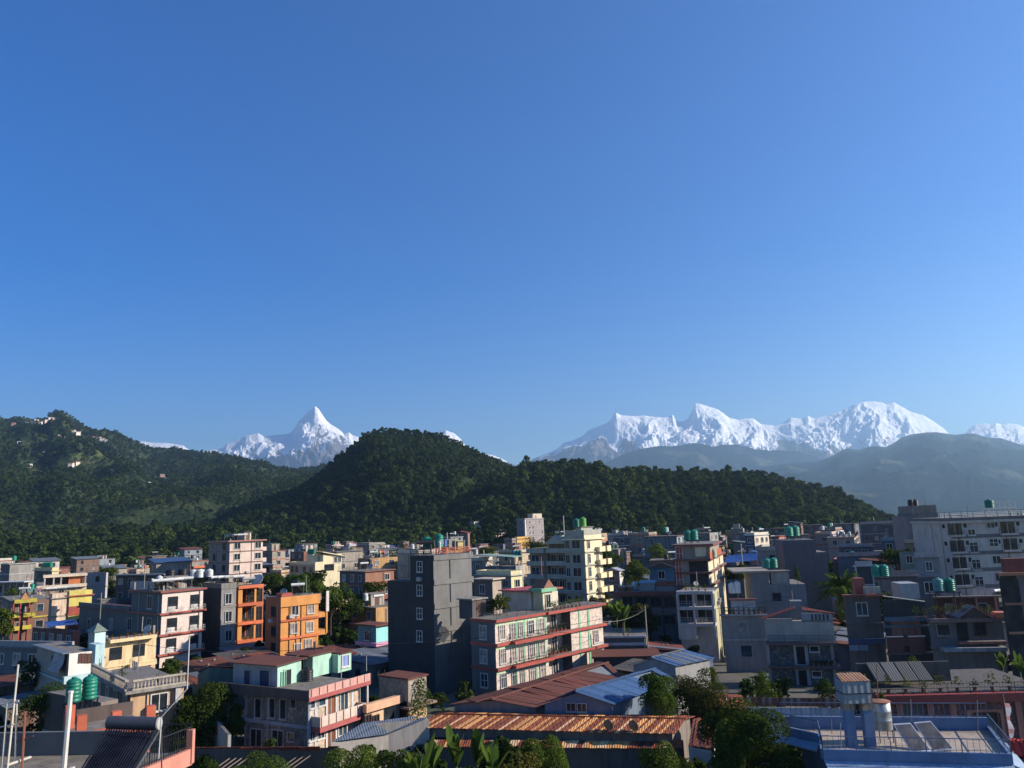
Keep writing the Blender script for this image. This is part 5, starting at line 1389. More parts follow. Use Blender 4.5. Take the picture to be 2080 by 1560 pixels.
# ---- cream lit house and ivy block right of the front house
b = Bld('house', 'small house with pale orange ledge right of the stone house', 'house', 740, 1437, 73, 35, xr=822, xl=735)
b.wall(plaster((0.6, 0.42, 0.28), 0.25), DKB)
b.box('ledge', -0.2, b.W+0.3, -0.5, 0.0, b.H-0.4, b.H+0.3, plaster((0.66, 0.4, 0.26), 0.15))
for px in (747, 763): b.winpx('R', px, 1462, 0.7, 0.75, 'two', BROWNW, GLASS)
b.winpx('R', 790, 1450, 1.2, 1.6, 'hole', DARK, GLASS)
b = Bld('house', 'little square roof house with stone block upper wall beside climbing ivy', 'house', 829, 1381, 76, 38, xr=866, xl=770)
b.wall(plaster((0.6, 0.4, 0.26), 0.3), DKB, H=b.H-2.6)
b.box('upper_wall', 0.0, b.W, 0, b.D, b.H-2.4, b.H, stone((0.34, 0.3, 0.24), (0.25, 0.22, 0.18), 3.0, 0.25))
b.box('ledge', -0.3, b.W+1.0, -0.4, b.D, b.H-2.597, b.H-2.403, plaster((0.3, 0.2, 0.17), 0.3))
b.winpx('L', 810, 1446, 2.2, 2.0, 'hole', DARK, DARKHOLE)
b.box('roof', -0.15, b.W+0.15, -0.15, b.D+0.1, b.H+0.003, b.H+0.14, DULLR)
iv = b.world(b.W*0.55, -0.35, 0)
rg = np.random.default_rng(77); L_ = [((0, 0, b.H-1.3), (0.9, 0.35, 1.3)), ((-0.5, 0, b.H-3.0), (1.3, 0.4, 1.3)), ((0.8, 0, b.H-2.4), (0.7, 0.4, 1.2)), ((-0.8, 0, b.H-4.8), (1.3, 0.4, 1.3))]
pt, nr = crown_points(1100, L_, rg, 0.6); vs, f = leaf_cards(pt, nr, 0.2, rg)
o = bpy.data.objects.new('ivy', np_mesh('ivy', vs, f, LEAFG)); C.objects.link(o); o.location = iv; o.rotation_euler = (0, 0, math.pi/2-b.a); tag(o, 'green ivy hanging down the little block house wall', 'ivy')
# ---- slate roof at left of striped shed
q = [PZ(672, 1507, 2.8), PZ(800, 1489, 2.8), PZ(872, 1457, 3.8), PZ(738, 1468, 3.8)]
ln = empty('tin_roof_house', (q[0].x, q[0].y, 0)); tag(ln, 'low house with smooth slate blue tin roof and pale gable edge', 'house'); bpy.context.view_layer.update()
sheet_roof(ln, q[0], q[1], q[2], q[3], 8, [tin((0.12, 0.15, 0.2), (0.14, 0.13, 0.12), 0.15, 'x')])
vv = [v-ln.location for v in q]
MB().add([(v.x, v.y, 0) for v in vv] + [v-Vector((0, 0, .12)) for v in vv], [[0, 1, 5, 4], [1, 2, 6, 5], [2, 3, 7, 6], [3, 0, 4, 7]]).build('wall', plaster((0.5, 0.46, 0.42), 0.4), ln)
# ---- rusty roof bottom left with rafters
q = [PZ(395, 1530, 2.6), PZ(668, 1529, 2.6), PZ(690, 1515, 3.1), PZ(392, 1518, 3.1)]
ln = empty('tin_roof_house', (q[0].x, q[0].y, 0)); tag(ln, 'narrow dark rusty roof with bare rafters near the picture bottom', 'house'); bpy.context.view_layer.update()
sheet_roof(ln, q[0], q[1], q[2], q[3], 14, [RUSTC, DULLR, RUSTA])
vv = [v-ln.location for v in q]
MB().add([(v.x, v.y, 0) for v in vv] + [v-Vector((0, 0, .12)) for v in vv], [[0, 1, 5, 4], [1, 2, 6, 5], [2, 3, 7, 6], [3, 0, 4, 7]]).build('wall', plaster((0.1, 0.09, 0.085), 0.4), ln)
for px in (478, 490, 502, 514, 610, 622, 634):
    a_, c_ = PZ(px, 1532, 2.5), PZ(px-42, 1562, 1.9)
    MB().tube(a_-ln.location, c_-ln.location, 0.04, 4).build('rafter', paint((0.25, 0.2, 0.16)), ln)
b = Bld('painted_wall', 'white wall with coloured painted panels under the rusty roof', 'wall', 463, 1493, 66, 60, W=0.25, xl=400)
b.wall(DIMWHITE, plaster((0.55, 0.5, 0.42), 0.3), H=b.H)
for i, (c_, px) in enumerate((((0.6, 0.5, 0.15), 461), ((0.3, 0.45, 0.6), 451), ((0.5, 0.12, 0.1), 441), ((0.2, 0.4, 0.2), 433))):
    t = b.hit('L', px, 1500)[0]; b.box('painted_panel', -0.015, -0.003, t-0.2, t+0.2, b.H-1.2, b.H-0.1, paint(c_))

# ---- rust topped white tin wall shed before the terrace
q = [PZ(1518, 1433, 4.6), PZ(1722, 1436, 4.6), PZ(1722, 1419, 5.2), PZ(1516, 1416, 5.2)]
ln = empty('tin_shed', (q[0].x, q[0].y, 0)); tag(ln, 'white corrugated tin shed with blotchy rusted roof strip', 'shed'); bpy.context.view_layer.update()
sheet_roof(ln, q[0], q[1], q[2], q[3], 14, [tin((0.5, 0.42, 0.34), (0.27, 0.09, 0.04), 0.75, 'x'), tin((0.46, 0.36, 0.28), (0.25, 0.08, 0.035), 0.85, 'x')])
n_ = 16; d_ = (q[1]-q[0])
for i in range(n_):
    a_ = q[0] + d_*(i/n_) + Vector((0, 0.25, 0)); c_ = q[0] + d_*((i+1)/n_) + Vector((0, 0.25, 0))
    MB().box(0, (c_-a_).length+0.03, -0.02 if i % 2 else -0.005, 0.03, 0, q[0].z-0.15).build('wall_sheet', tin((0.62, 0.61, 0.6), (0.22, 0.13, 0.08), 0.25, 'x', 0.25), ln).location = Vector((a_.x, a_.y, 0))-ln.location
    ln.children[-1].rotation_euler = (0, 0, math.atan2(d_.y, d_.x))
# ---- pink house with red beam and roof rail at right
PKW = plaster((0.5, 0.2, 0.14), 0.3); MRN = stone((0.2, 0.09, 0.085), (0.12, 0.06, 0.06), 2.5, 0.35)
b = Bld('house', 'pink house with long dark red beam and flat railed roof', 'house', 2150, 1402, 62, 3, W=9.0, xl=1787)
b.wall(MRN, MRN, plaster((0.1, 0.09, 0.08), 0.6))
for i in range(10): potted(b.world(0.5, 2.0+i*1.3, b.H), 0.9+0.25*(i % 3), ORD[i]+' potted plant from right along the railed pink house roof', i, (LEAFD, LEAFG, LEAFO)[i % 3])
b.box('beam', -0.5, 0.3, -0.2, b.D+0.25, b.H-0.62, b.H+0.0, REDP)
for px in (1827, 1889, 1935, 2068):
    t = b.hit('L', px, 1440)[0]; b.box('pillar', -0.12, 0.02, t-0.22, t+0.22, 0, b.H-0.62, PKW)
t0, t1 = b.hit('L', 1828, 1440)[0], b.hit('L', 1884, 1440)[0]
b.box('wall_panel', -0.03, 0.01, t1+0.25, t0-0.25, 0, b.H-0.62, plaster((0.13, 0.11, 0.115), 0.3))
t0, t1 = b.hit('L', 1970, 1450)[0], b.hit('L', 2030, 1450)[0]
for y0_, y1_, z0_, z1_ in ((t0, t0+0.25, 0, 2.9), (t1-0.25, t1, 0, 2.9), (t1, t0, 2.65, 2.9)): b.box('door_frame', -0.1, 0.0, y0_, y1_, b.H-5.0+z0_*0, b.H-1.25 if z1_ == 2.9 and y1_-y0_ < 1 else b.H-1.25, PKW) if y1_-y0_ < 1 else b.box('door_frame', -0.101, 0.0, t1, t0, b.H-1.5, b.H-1.247, PKW)
b.win('L', (t0+t1)/2, b.H-2.6, t0-t1-0.6, 2.2, 'two', BROWNW, paint((0.07, 0.025, 0.02)), name='door')
b.rail([(-0.3, 0.0, b.H), (-0.3, b.D, b.H)], 0.75, IRON, 0.02, 2, 1.6, 0.22)
for k in range(4):
    xa_, xb_ = [b.hz(px, 1380, b.H+1.0)[1] for px in (1797+k*32, 1826+k*32)]
    MB().slab([(2.2, xb_, b.H+0.5), (2.2, xa_, b.H+0.5), (4.2, xa_, b.H+1.6), (4.2, xb_, b.H+1.6)], 0.05).build('roof_sheet', tin((0.1, 0.1, 0.095), (0.14, 0.1, 0.07), 0.3, 'y'), b.root)
b.box('shade_wall', 4.3, 4.5, b.hz(1925, 1380, b.H)[1], b.D, b.H, b.H+1.55, plaster((0.09, 0.085, 0.08)))
dish(b.world(1.2, b.hz(2050, 1372, b.H)[1], b.H), 0.6, math.radians(160), 'grey mesh dish behind the railed pink house roof', STEEL, None, 0.5)
pole_thing(b.world(1.4, b.hz(2030, 1360, b.H)[1], b.H), 1.7, 0.09, 'thick white vent pipe on the railed pink house roof', 'vent_pipe', 'pipe', WHITE)
# ---- red tin roof corner at far right
q = [PZ(2062, 1535, 4.6), PZ(2140, 1542, 4.6), PZ(2130, 1498, 5.4), PZ(2048, 1500, 5.4)]
ln = empty('tin_roof_house', (q[0].x, q[0].y, 0)); tag(ln, 'bright red ribbed tin roof at the right picture edge', 'house'); bpy.context.view_layer.update()
sheet_roof(ln, q[0], q[1], q[2], q[3], 10, [tin((0.45, 0.05, 0.04), (0.3, 0.05, 0.03), 0.1, 'x', 0.25)])
vv = [v-ln.location for v in q]
MB().add([(v.x, v.y, 0) for v in vv] + [v-Vector((0, 0, .12)) for v in vv], [[0, 1, 5, 4], [1, 2, 6, 5], [2, 3, 7, 6], [3, 0, 4, 7]]).build('wall', DKB, ln)

# ---- blue roof terrace
BLT = plaster((0.12, 0.2, 0.37), 0.25); BLL = plaster((0.28, 0.38, 0.54), 0.2); DECK = plaster((0.42, 0.35, 0.29), 0.4)  # one blue painted twice: shaded tone for parapets, sunlit tone for eave tiles
zT = 5.4
FL, FR, BR, BL = PZ(1672, 1531, zT), PZ(2056, 1541, zT), PZ(2010, 1484, zT), PZ(1590, 1480, zT); ML = PZ(1664, 1497, zT)
ter = empty('terrace_house', (FL.x, FL.y, 0)); tag(ter, 'house with blue walled roof terrace, railings and beige floor', 'house'); bpy.context.view_layer.update()
TL = ter.location
loc = lambda v: Vector(v) - TL
poly = [loc(v) for v in (FL, FR, BR, BL, ML)]
cen = sum(poly, Vector())/5
MB().prism([(v.x, v.y) for v in poly], zT-0.25, zT).build('deck', DECK, ter)
MB().prism([((v.x-cen.x)*0.82+cen.x, (v.y-cen.y)*0.82+cen.y) for v in poly], 0, zT-0.253).build('wall', plaster((0.1, 0.15, 0.25), 0.4), ter)
def wall_seg(p, q_, h0, h1, t, m, name):
    p, q_ = loc(p), loc(q_); d = (q_-p).normalized(); n = Vector((-d.y, d.x, 0))*t
    MB().prism([((p-n*0.5).x, (p-n*0.5).y), ((q_-n*0.5).x, (q_-n*0.5).y), ((q_+n*0.5).x, (q_+n*0.5).y), ((p+n*0.5).x, (p+n*0.5).y)], h0, h1).build(name, m, ter)
wall_seg(FL, FR, zT-0.3, zT+0.25, 0.2, BLT, 'parapet'); wall_seg(FR+Vector((0, 0.12, 0)), BR, zT-0.302, zT+0.25, 0.2, BLT, 'parapet'); wall_seg(BR+Vector((0, .1, 0)), BL+Vector((0, .1, 0)), zT-0.298, zT+0.75, 0.18, BLT, 'parapet')
wall_seg(BL+Vector((0, -0.1, 0)), ML, zT-0.303, zT+0.2, 0.18, BLT, 'parapet'); wall_seg(ML+Vector((0, -0.1, 0)), FL+Vector((0, 0.12, 0)), zT-0.304, zT+0.25, 0.18, BLT, 'parapet')
# sloping tiled eave, tile by tile
for (p, q_, n_, out) in ((FL, FR, 18, Vector((-0.1, -1.05, -0.42))), (FR, BR, 9, Vector((0.85, -0.2, -0.42))), (ML, BL, 7, Vector((-0.5, -0.75, -0.3)))):
    for i in range(n_):
        a_, c_ = p+(q_-p)*(i/n_), p+(q_-p)*((i+0.975)/n_)
        z3 = Vector((0, 0, -0.3))
        pts = [loc(v) for v in (a_+z3+out, c_+z3+out, c_+z3, a_+z3)]
        if (pts[1]-pts[0]).cross(pts[3]-pts[0]).z < 0: pts = pts[::-1]
        MB().slab(pts, 0.07).build('eave_tile', BLL, ter)
def trail(pts, h, z):
    pts = [loc(v)+Vector((0, 0, z)) for v in pts]; mb = MB()
    for p, q_ in zip(pts[:-1], pts[1:]):
        n_ = max(2, int((q_-p).length/0.3))
        mb.tube(p+Vector((0, 0, h)), q_+Vector((0, 0, h)), 0.03, 5).tube(p+Vector((0, 0, 0.12)), q_+Vector((0, 0, 0.12)), 0.018, 4)
        for i in range(n_+1): mb.tube(p+(q_-p)*(i/n_), p+(q_-p)*(i/n_)+Vector((0, 0, h)), 0.012 if i % 6 else 0.03, 4)
    mb.build('railing', paint((0.1, 0.14, 0.22), 0.5), ter)
trail([FL, FR], 0.72, 0.25); trail([FR, BR], 0.72, 0.25); trail([ML, BL], 0.72, 0.2); trail([BL, BR], 0.85, 0.75); trail([FL, ML], 0.7, 0.25)
for i, px in enumerate((1727, 1765)):
    p_ = PZ(px+11, 1521, zT)+Vector((0, 0.5, 0)); h_ = P(px, 1441, p_.y).z - zT
    MB().box(-0.27, 0.27, -0.25, 0.25, 0, h_).build('tower_post', BLT, ter).location = loc(p_)
    MB().box(-0.3, 0.3, -0.28, 0.28, 0, 0.55).build('post_cap', plaster((0.3, 0.27, 0.22), 0.8), ter).location = loc(p_)+Vector((0, 0, h_+0.002))
    ptop = p_ + Vector((0, 0, h_+0.56))
GALV = tin((0.22, 0.25, 0.26), (0.25, 0.13, 0.07), 0.25, 'x', 0.4)
pc = (PZ(1738, 1521, zT)+PZ(1776, 1521, zT))/2; zb = P(1745, 1424, pc.y+0.5).z; zt2 = P(1740, 1379, pc.y+0.5).z
tk = empty('steel_tank', (pc.x-0.1, pc.y+0.5, zb)); tag(tk, 'square galvanised steel tank with rusty lid on blue posts', 'water tank')
w_ = 0.82
MB().box(-w_, w_, -0.6, 0.6, 0, (zt2-zb)*0.42).box(-w_*1.0, w_*1.0, -0.6, 0.6, (zt2-zb)*0.46, zt2-zb).build('body', GALV, tk)
MB().box(-w_*1.04, w_*1.04, -0.64, 0.64, (zt2-zb)*0.42, (zt2-zb)*0.46).build('rim', IRON, tk)
MB().slab([(-w_*1.03, -0.63, zt2-zb+0.003), (w_*1.03, -0.63, zt2-zb+0.003), (w_*0.9, 0.6, zt2-zb+0.25), (-w_*0.9, 0.6, zt2-zb+0.25)], 0.03).build('lid', tin((0.36, 0.2, 0.12), (0.25, 0.1, 0.05), 0.5, 'x'), tk)
pd = PZ(1798, 1515, zT)+Vector((0, 0.9, 0)); zb = P(1798, 1480, pd.y).z; zt2 = P(1788, 1425, pd.y).z
tk = empty('steel_tank', (P(1790, 1450, pd.y).x, pd.y, zb)); tag(tk, 'round galvanised steel tank with rusty lid on thin legs', 'water tank')
MB().lathe([(0.55, 0), (0.56, 0.02), (0.56, (zt2-zb)*0.33), (0.575, (zt2-zb)*0.34), (0.56, (zt2-zb)*0.36), (0.56, (zt2-zb)*0.66), (0.575, (zt2-zb)*0.67), (0.56, (zt2-zb)*0.69), (0.56, zt2-zb)], n=24).build('body', paint((0.34, 0.36, 0.36), 0.4, 0.5), tk, True)
MB().lathe([(0.59, zt2-zb+0.003), (0.59, zt2-zb+0.05), (0.1, zt2-zb+0.12)], n=20).build('lid', paint((0.3, 0.13, 0.07)), tk)
lg = MB()
for sx in (-0.4, 0.4):
    for sy in (-0.35, 0.35): lg.tube((sx, sy, zT-zb), (sx, sy, 0), 0.03, 5)
lg.build('stand', IRON, tk)
for i, (a_, c_, d_, e_) in enumerate((((1853, 1529), (1893, 1526), (1849, 1468), (1814, 1470)), ((1897, 1525), (1939, 1523), (1890, 1464), (1856, 1467)))):
    p0, p1 = PZ(*a_, zT+0.1), PZ(*c_, zT+0.1); yb_ = p0.y+1.5
    p3, p2 = P(*e_, yb_), P(*d_, yb_)
    so = empty('solar_collector', (p0.x, p0.y, zT)); tag(so, ('left', 'right')[i] + ' flat solar collector leaning on the blue terrace floor', 'solar panel', 'flat solar collectors on the terrace')
    ps = [v-so.location for v in (p0, p1, p2, p3)]; cc = sum(ps, Vector())/4
    MB().slab(ps, 0.06).build('frame', paint((0.5, 0.53, 0.58), 0.4, 0.3), so)
    nn = (ps[1]-ps[0]).cross(ps[3]-ps[0]).normalized()
    MB().slab([cc+(v-cc)*0.9+nn*0.016 for v in ps], 0.012).build('glass', glass((0.07, 0.066, 0.068), 0.35), so)
    MB().tube(ps[3]-Vector((0, 0, 0.06)), (ps[3].x, ps[3].y, 0), 0.025, 4).tube(ps[2]-Vector((0, 0, 0.06)), (ps[2].x, ps[2].y, 0), 0.025, 4).build('legs', STEEL, so)
fp = PZ(1990, 1486, zT)+Vector((0, 0.2, 0))
for i, (px, py0, py1, nm) in enumerate(((1852, 1424, 1467, 'thin post with cross tip behind the solar collectors'), (1987, 1424, 1483, 'thin post with short arm at the terrace right end'), (1709, 1470, 1520, 'pale thin post left of the blue tank posts'), (1690, 1461, 1490, 'pale thin post at the terrace left side'), (1783, 1350, 1424, 'bent rusty rod rising behind the round steel tank'))):
    yy = (BR.y+0.1, BR.y-0.1, FL.y+0.6, ML.y+0.3, FL.y+2.2)[i]
    a_ = P(px, py1, yy); c_ = P(px-2, py0, yy)
    pole_thing(a_ if i != 0 else Vector((a_.x, a_.y, zT+0.7)), max(0.5, c_.z-a_.z), 0.03, nm, 'terrace_post', 'post', STEEL if i < 4 else paint((0.25, 0.11, 0.07)), None, (c_.x-a_.x, 0))
# hanging cloth on a tilted stick
cp = P(2040, 1428, BR.y+1.5)
cl = MB(); segs = 8
for i in range(segs):
    z_0, z_1 = -i*0.26, -(i+1)*0.26; wv = 0.05*math.sin(i*1.3); wn_ = 0.05*math.sin((i+1)*1.3)
    cl.add([(0+wv, 0, z_0), (0.34+wv*2, 0.06, z_0-0.05), (0.34+wn_*2, 0.06, z_1-0.05), (wn_, 0, z_1), (wv, 0.03, z_0), (0.34+wv*2, 0.09, z_0-0.05), (0.34+wn_*2, 0.09, z_1-0.05), (wn_, 0.03, z_1)], [[0, 3, 2, 1], [4, 5, 6, 7], [0, 4, 7, 3], [1, 2, 6, 5]], 0 if i % 3 else 1)
fo = empty('prayer_flag', (cp.x, cp.y, 0)); tag(fo, 'long pale flag hanging from a pole before the pink house', 'flag')
cl.build('cloth', [paint((0.6, 0.55, 0.56)), paint((0.55, 0.25, 0.25))], fo).location = (0, 0, cp.z)
MB().tube((0, 0, 0), (0, 0, cp.z+0.5), 0.03, 5).build('flagpole', paint((0.25, 0.12, 0.08)), fo)

# ---- near roof, bottom left
zN = 11.2
SAL = plaster((0.52, 0.22, 0.17), 0.2); GW = plaster((0.13, 0.135, 0.145), 0.3)
nr_ = empty('near_house', P(180, 1540, 29)); nr_.location.z = 0; tag(nr_, 'nearest flat roof with grey parapet, salmon ledge and solar heater', 'house'); bpy.context.view_layer.update()
NL = nr_.location; nloc = lambda v: Vector(v)-NL
A1, A2 = PZ(20, 1531, zN), PZ(386, 1527, zN); A3 = PZ(262, 1580, zN); A4 = PZ(-160, 1600, zN); A0 = PZ(-160, 1536, zN)
MB().prism([(v.x, v.y) for v in (nloc(A4), nloc(A3), nloc(A2), nloc(A0))], zN-0.35, zN).build('roof_slab', plaster((0.2, 0.18, 0.15), 0.7), nr_)
MB().prism([(v.x, v.y) for v in (nloc(A4)+Vector((0, 0.3, 0)), nloc(A3)+Vector((-0.3, 0.3, 0)), nloc(A2)+Vector((-0.3, -0.3, 0)), nloc(A0))], 0, zN-0.353).build('wall', SAL, nr_)
def nseg(p, q_, z0_, z1_, t, m, name):
    p, q_ = nloc(p), nloc(q_); d = (q_-p).normalized(); n = Vector((-d.y, d.x, 0))*t
    return MB().prism([((p-n*0.5).x, (p-n*0.5).y), ((q_-n*0.5).x, (q_-n*0.5).y), ((q_+n*0.5).x, (q_+n*0.5).y), ((p+n*0.5).x, (p+n*0.5).y)], z0_, z1_).build(name, m, nr_)
nseg(A0+Vector((0, -.1, 0)), A2+(A0-A2).normalized()*2.6+Vector((0, -.1, 0)), zN+0.003, P(120, 1481, A1.y).z, 0.16, GW, 'parapet')
nseg(A3, A2, zN-0.45, zN+0.12, 0.2, SAL, 'ledge')
ph = P(381, 1482, A2.y).z-zN
MB().box(-0.12, 0.12, -0.12, 0.12, -0.4, ph).build('corner_post', SAL, nr_).location = nloc(A2)
mb = MB(); p0, p1 = nloc(A2)+Vector((0, 0, 0.12)), nloc(A3)+Vector((0, 0, 0.12))
for h in (0.75, 0.1): mb.tube(p0+Vector((0, 0, h)), p1+Vector((0, 0, h)), 0.02, 4)
for i in range(26): mb.tube(p0+(p1-p0)*(i/26), p0+(p1-p0)*(i/26)+Vector((0, 0, 0.75)), 0.01 if i % 6 else 0.022, 4)
p2 = nloc(A2+(A0-A2).normalized()*2.6)+Vector((0, 0, 0.12))
for h in (0.85, 0.1): mb.tube(p0+Vector((0, 0, h)), p2+Vector((0, 0, h)), 0.02, 4)
for i in range(14): mb.tube(p0+(p2-p0)*(i/14), p0+(p2-p0)*(i/14)+Vector((0, 0, 0.85)), 0.012, 4)
mb.build('railing', IRON, nr_)
# solar heater
ta, tb_ = P(220, 1467, 27.6), P(322, 1470, 27.6)
sh_ = empty('solar_water_heater', ((ta.x+tb_.x)/2, 26.6, zN)); tag(sh_, 'large tube solar heater with dark tank on the nearest roof', 'solar heater'); bpy.context.view_layer.update()
sl = lambda v: Vector(v)-sh_.location
tkb = MB().tube(sl(ta), sl(tb_), 0.21, 20); tkb.build('tank', paint((0.06, 0.065, 0.08), 0.35, 0.2), sh_, False)
MB().lathe([(0.215, 0), (0.2, 0.05), (0.1, 0.08)], n=16).build('tank_cap', paint((0.35, 0.33, 0.31), 0.4), sh_).location = sl(tb_)
sh_.children[-1].rotation_euler = (0, math.pi/2, 0)
ba, bb = P(160, 1566, 25.6), P(268, 1569, 25.6)
n_ = 20
for i in range(n_):
    f_ = (i+0.5)/n_
    MB().tube(sl(ba+(bb-ba)*f_), sl(ta+(tb_-ta)*f_)-Vector((0, 0.05, 0.12)), 0.03, 6).build('glass_tube', glass((0.012, 0.013, 0.02), 0.2), sh_)
MB().slab([sl(ba)-Vector((0, -0.05, 0.1)), sl(bb)-Vector((0, -0.05, 0.1)), sl(tb_)-Vector((0, -0.05, 0.3)), sl(ta)-Vector((0, -0.05, 0.3))], 0.02).build('backing_sheet', DARK, sh_)
MB().tube(sl(bb)+Vector((0.08, 0, 0)), sl(tb_)+Vector((0.05, 0, -0.2)), 0.025, 4).tube(sl(tb_)+Vector((0.05, 0.1, -0.2)), (sl(tb_).x+0.05, sl(tb_).y+0.3, 0), 0.025, 4).tube(sl(ta)+Vector((0, 0.1, -0.2)), (sl(ta).x, sl(ta).y+0.3, 0), 0.025, 4).tube(sl(ba), sl(bb), 0.04, 4).build('frame', STEEL, sh_)
# posts and pipes
wp = P(131, 1534, 28.2); wp.z = zN
o = pole_thing(wp, P(135, 1408, 28.2).z-zN, 0.09, 'thick white post on cross base in front of green tanks', 'white_post', 'post', WHITE, None, (0.08, 0))
MB().box(-0.6, 0.6, -0.06, 0.06, 0.002, 0.07).box(-0.06, 0.06, -0.6, 0.6, 0.003, 0.068).build('cross_base', WHITE, o)
CRP = paint((0.55, 0.5, 0.42), 0.5)
fr = empty('pipe_frame', P(10, 1550, 24)); fr.location.z = zN; tag(fr, 'cream pipe frame standing at the bottom left corner', 'pipe frame'); bpy.context.view_layer.update()
fl_ = lambda v: Vector(v)-fr.location
def pp(a_, c_, Y0, Y1, r=0.03, nm='pipe', m=None): MB().tube(fl_(P(*a_, Y0)), fl_(P(*c_, Y1)), r, 6).build(nm, m or CRP, fr)
pp((4, 1560), (15, 1428), 24, 24); pp((15, 1560), (37, 1350), 24, 24); pp((30, 1560), (34, 1430), 24.5, 24.5)
pp((-5, 1432), (38, 1424), 24, 24, 0.025); pp((-5, 1478), (28, 1471), 24, 24, 0.025)
pp((10, 1556), (62, 1538), 24, 25, 0.04, 'bottom_rail')
RSTP = paint((0.2, 0.08, 0.05), 0.8)
fr2 = empty('rusty_frame', P(50, 1550, 24.5)); fr2.location.z = zN; tag(fr2, 'rusty steel angle post with loose crossbars at bottom left', 'steel post'); bpy.context.view_layer.update()
for a_, c_, r in (((44, 1570), (51, 1445), 0.035), ((30, 1508), (68, 1495), 0.02), ((34, 1480), (46, 1520), 0.012)):
    MB().tube(P(*a_, 24.5)-fr2.location, P(*c_, 24.5)-fr2.location, r, 5).build('bar', RSTP, fr2)
gp = empty('bent_pipe', P(325, 1540, 27)); tag(gp, 'thin white pipe bending up beside the near solar heater', 'pipe'); bpy.context.view_layer.update()
pts = [(322, 1541), (328, 1456), (380, 1399), (385, 1290)]
for i in range(3): MB().tube(P(*pts[i], 27-0.0)-gp.location, P(*pts[i+1], 27)-gp.location, 0.022, 6).build('pipe', WHITE, gp)
# neighbour: low orange walled roof behind
b = Bld('house', 'low orange walled roof yard behind the nearest roof', 'house', 160, 1480, 37, 52, xr=308, D=4.2)
b.wall(plaster((0.5, 0.17, 0.1), 0.3), DKB, H=b.H-0.55)
OW = paint((0.5, 0.12, 0.06))
b.box('parapet', 0.5, b.W, -0.13, 0.0, b.H-0.55, b.H-0.15, OW)
b.box('wall_post', -0.1, 0.3, -0.12, 0.3, b.H-0.55, b.H+0.55, OW)
b.box('wall_post', -0.1, 0.3, 3.0, 3.35, b.H-0.55, b.H+0.5, OW)
for f_ in (0.5, 0.98): b.box('wall_post', b.W*f_-0.2, b.W*f_+0.2, -0.15, 0.22, b.H-0.55, b.H+0.5, OW)
b.box('low_beam', 0.5, b.W, 3.9, 4.1, b.H-0.55, b.H+0.1, DKB)
# ================================================================== SMALLER HOUSES OF THE TOWN
def fh(label, cx, cy, Y, a, xr=None, xl=None, cR=(0.5, 0.45, 0.38), cL=None, trim=None, W=None, D=None, st=2.9, win=True, roof='parapet', z0=0.0, dirt=0.35, name='house', wk='two', dens=2.6, fm=None, kind='plaster', nst=None, bal=False):
    b = Bld(name, label, 'house' if name == 'house' else 'building', cx, cy, Y, a, xr=xr, xl=xl, W=W, D=D, z0=z0)
    mR = plaster(cR, dirt); mL = plaster(cL or sh(cR, 0.9), dirt)  # left walls mostly darker than right: their shade is put into cL
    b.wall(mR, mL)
    t = trim or CONC
    n = nst or max(1, min(4, int(b.H/st)))
    for i in range(n):
        z = b.H - i*st
        if i: b.box('floor_band', -0.12, b.W+0.1, -0.12, b.D+0.1, z-0.12, z+0.12, t)
        zc = z - st/2 + 0.1
        if win:
            for face, L in (('R', b.W), ('L', b.D)):
                k = int(L/dens)
                for j in range(k):
                    if random.random() < 0.85: b.win(face, L*(j+0.5)/k + random.uniform(-0.15, 0.15), zc, random.choice((0.95, 1.1, 1.3)), random.choice((1.2, 1.35)), wk, fm or WHITE, random.choice((GLASS, GLASS, GLASSB, CURTAIN)))
        if bal and b.W > 3: b.balcony('R', 0.3, b.W-0.3, z-st+0.12, 1.0, t, None, 0.2, 'solid', 0.75)
    if roof == 'parapet':
        b.box('cornice', -0.35, b.W+0.3, -0.35, b.D+0.3, b.H+0.003, b.H+0.16, t); b.parapet(0.7, 0.14, mR, z=b.H+0.162)
        b.top = b.H+0.162
    elif roof == 'rail':
        b.box('cornice', -0.4, b.W+0.3, -0.4, b.D+0.3, b.H+0.003, b.H+0.16, t)
        b.rail([(-0.2, b.D, b.H+0.16), (-0.2, -0.2, b.H+0.16), (b.W, -0.2, b.H+0.16)], 0.85, IRON, 0.03, 2, 1.5); b.top = b.H+0.16
    elif roof == 'tin':
        b.top = b.H
        MB().slab([(-0.5, -0.6, b.H+0.05), (b.W+0.5, -0.6, b.H+0.05), (b.W+0.5, b.D+0.5, b.H+1.0), (-0.5, b.D+0.5, b.H+1.0)], 0.08).build('roof', trim or RUSTC, b.root)
    elif roof == 'gable':
        b.top = b.H
        w, d, h = b.W, b.D, b.H
        vs = [(-0.4, -0.4, h), (-0.4, d+0.4, h), (-0.4, d/2, h+d*0.22), (w+0.4, -0.4, h), (w+0.4, d+0.4, h), (w+0.4, d/2, h+d*0.22)]
        MB().add(vs, [[0, 2, 1], [3, 4, 5], [0, 3, 5, 2], [1, 2, 5, 4], [0, 1, 4, 3]]).build('roof', trim or BLUEM, b.root)
    else: b.top = b.H
    return b
YEL = paint((0.55, 0.45, 0.07)); BLUETARP = paint((0.02, 0.07, 0.26), 0.5)
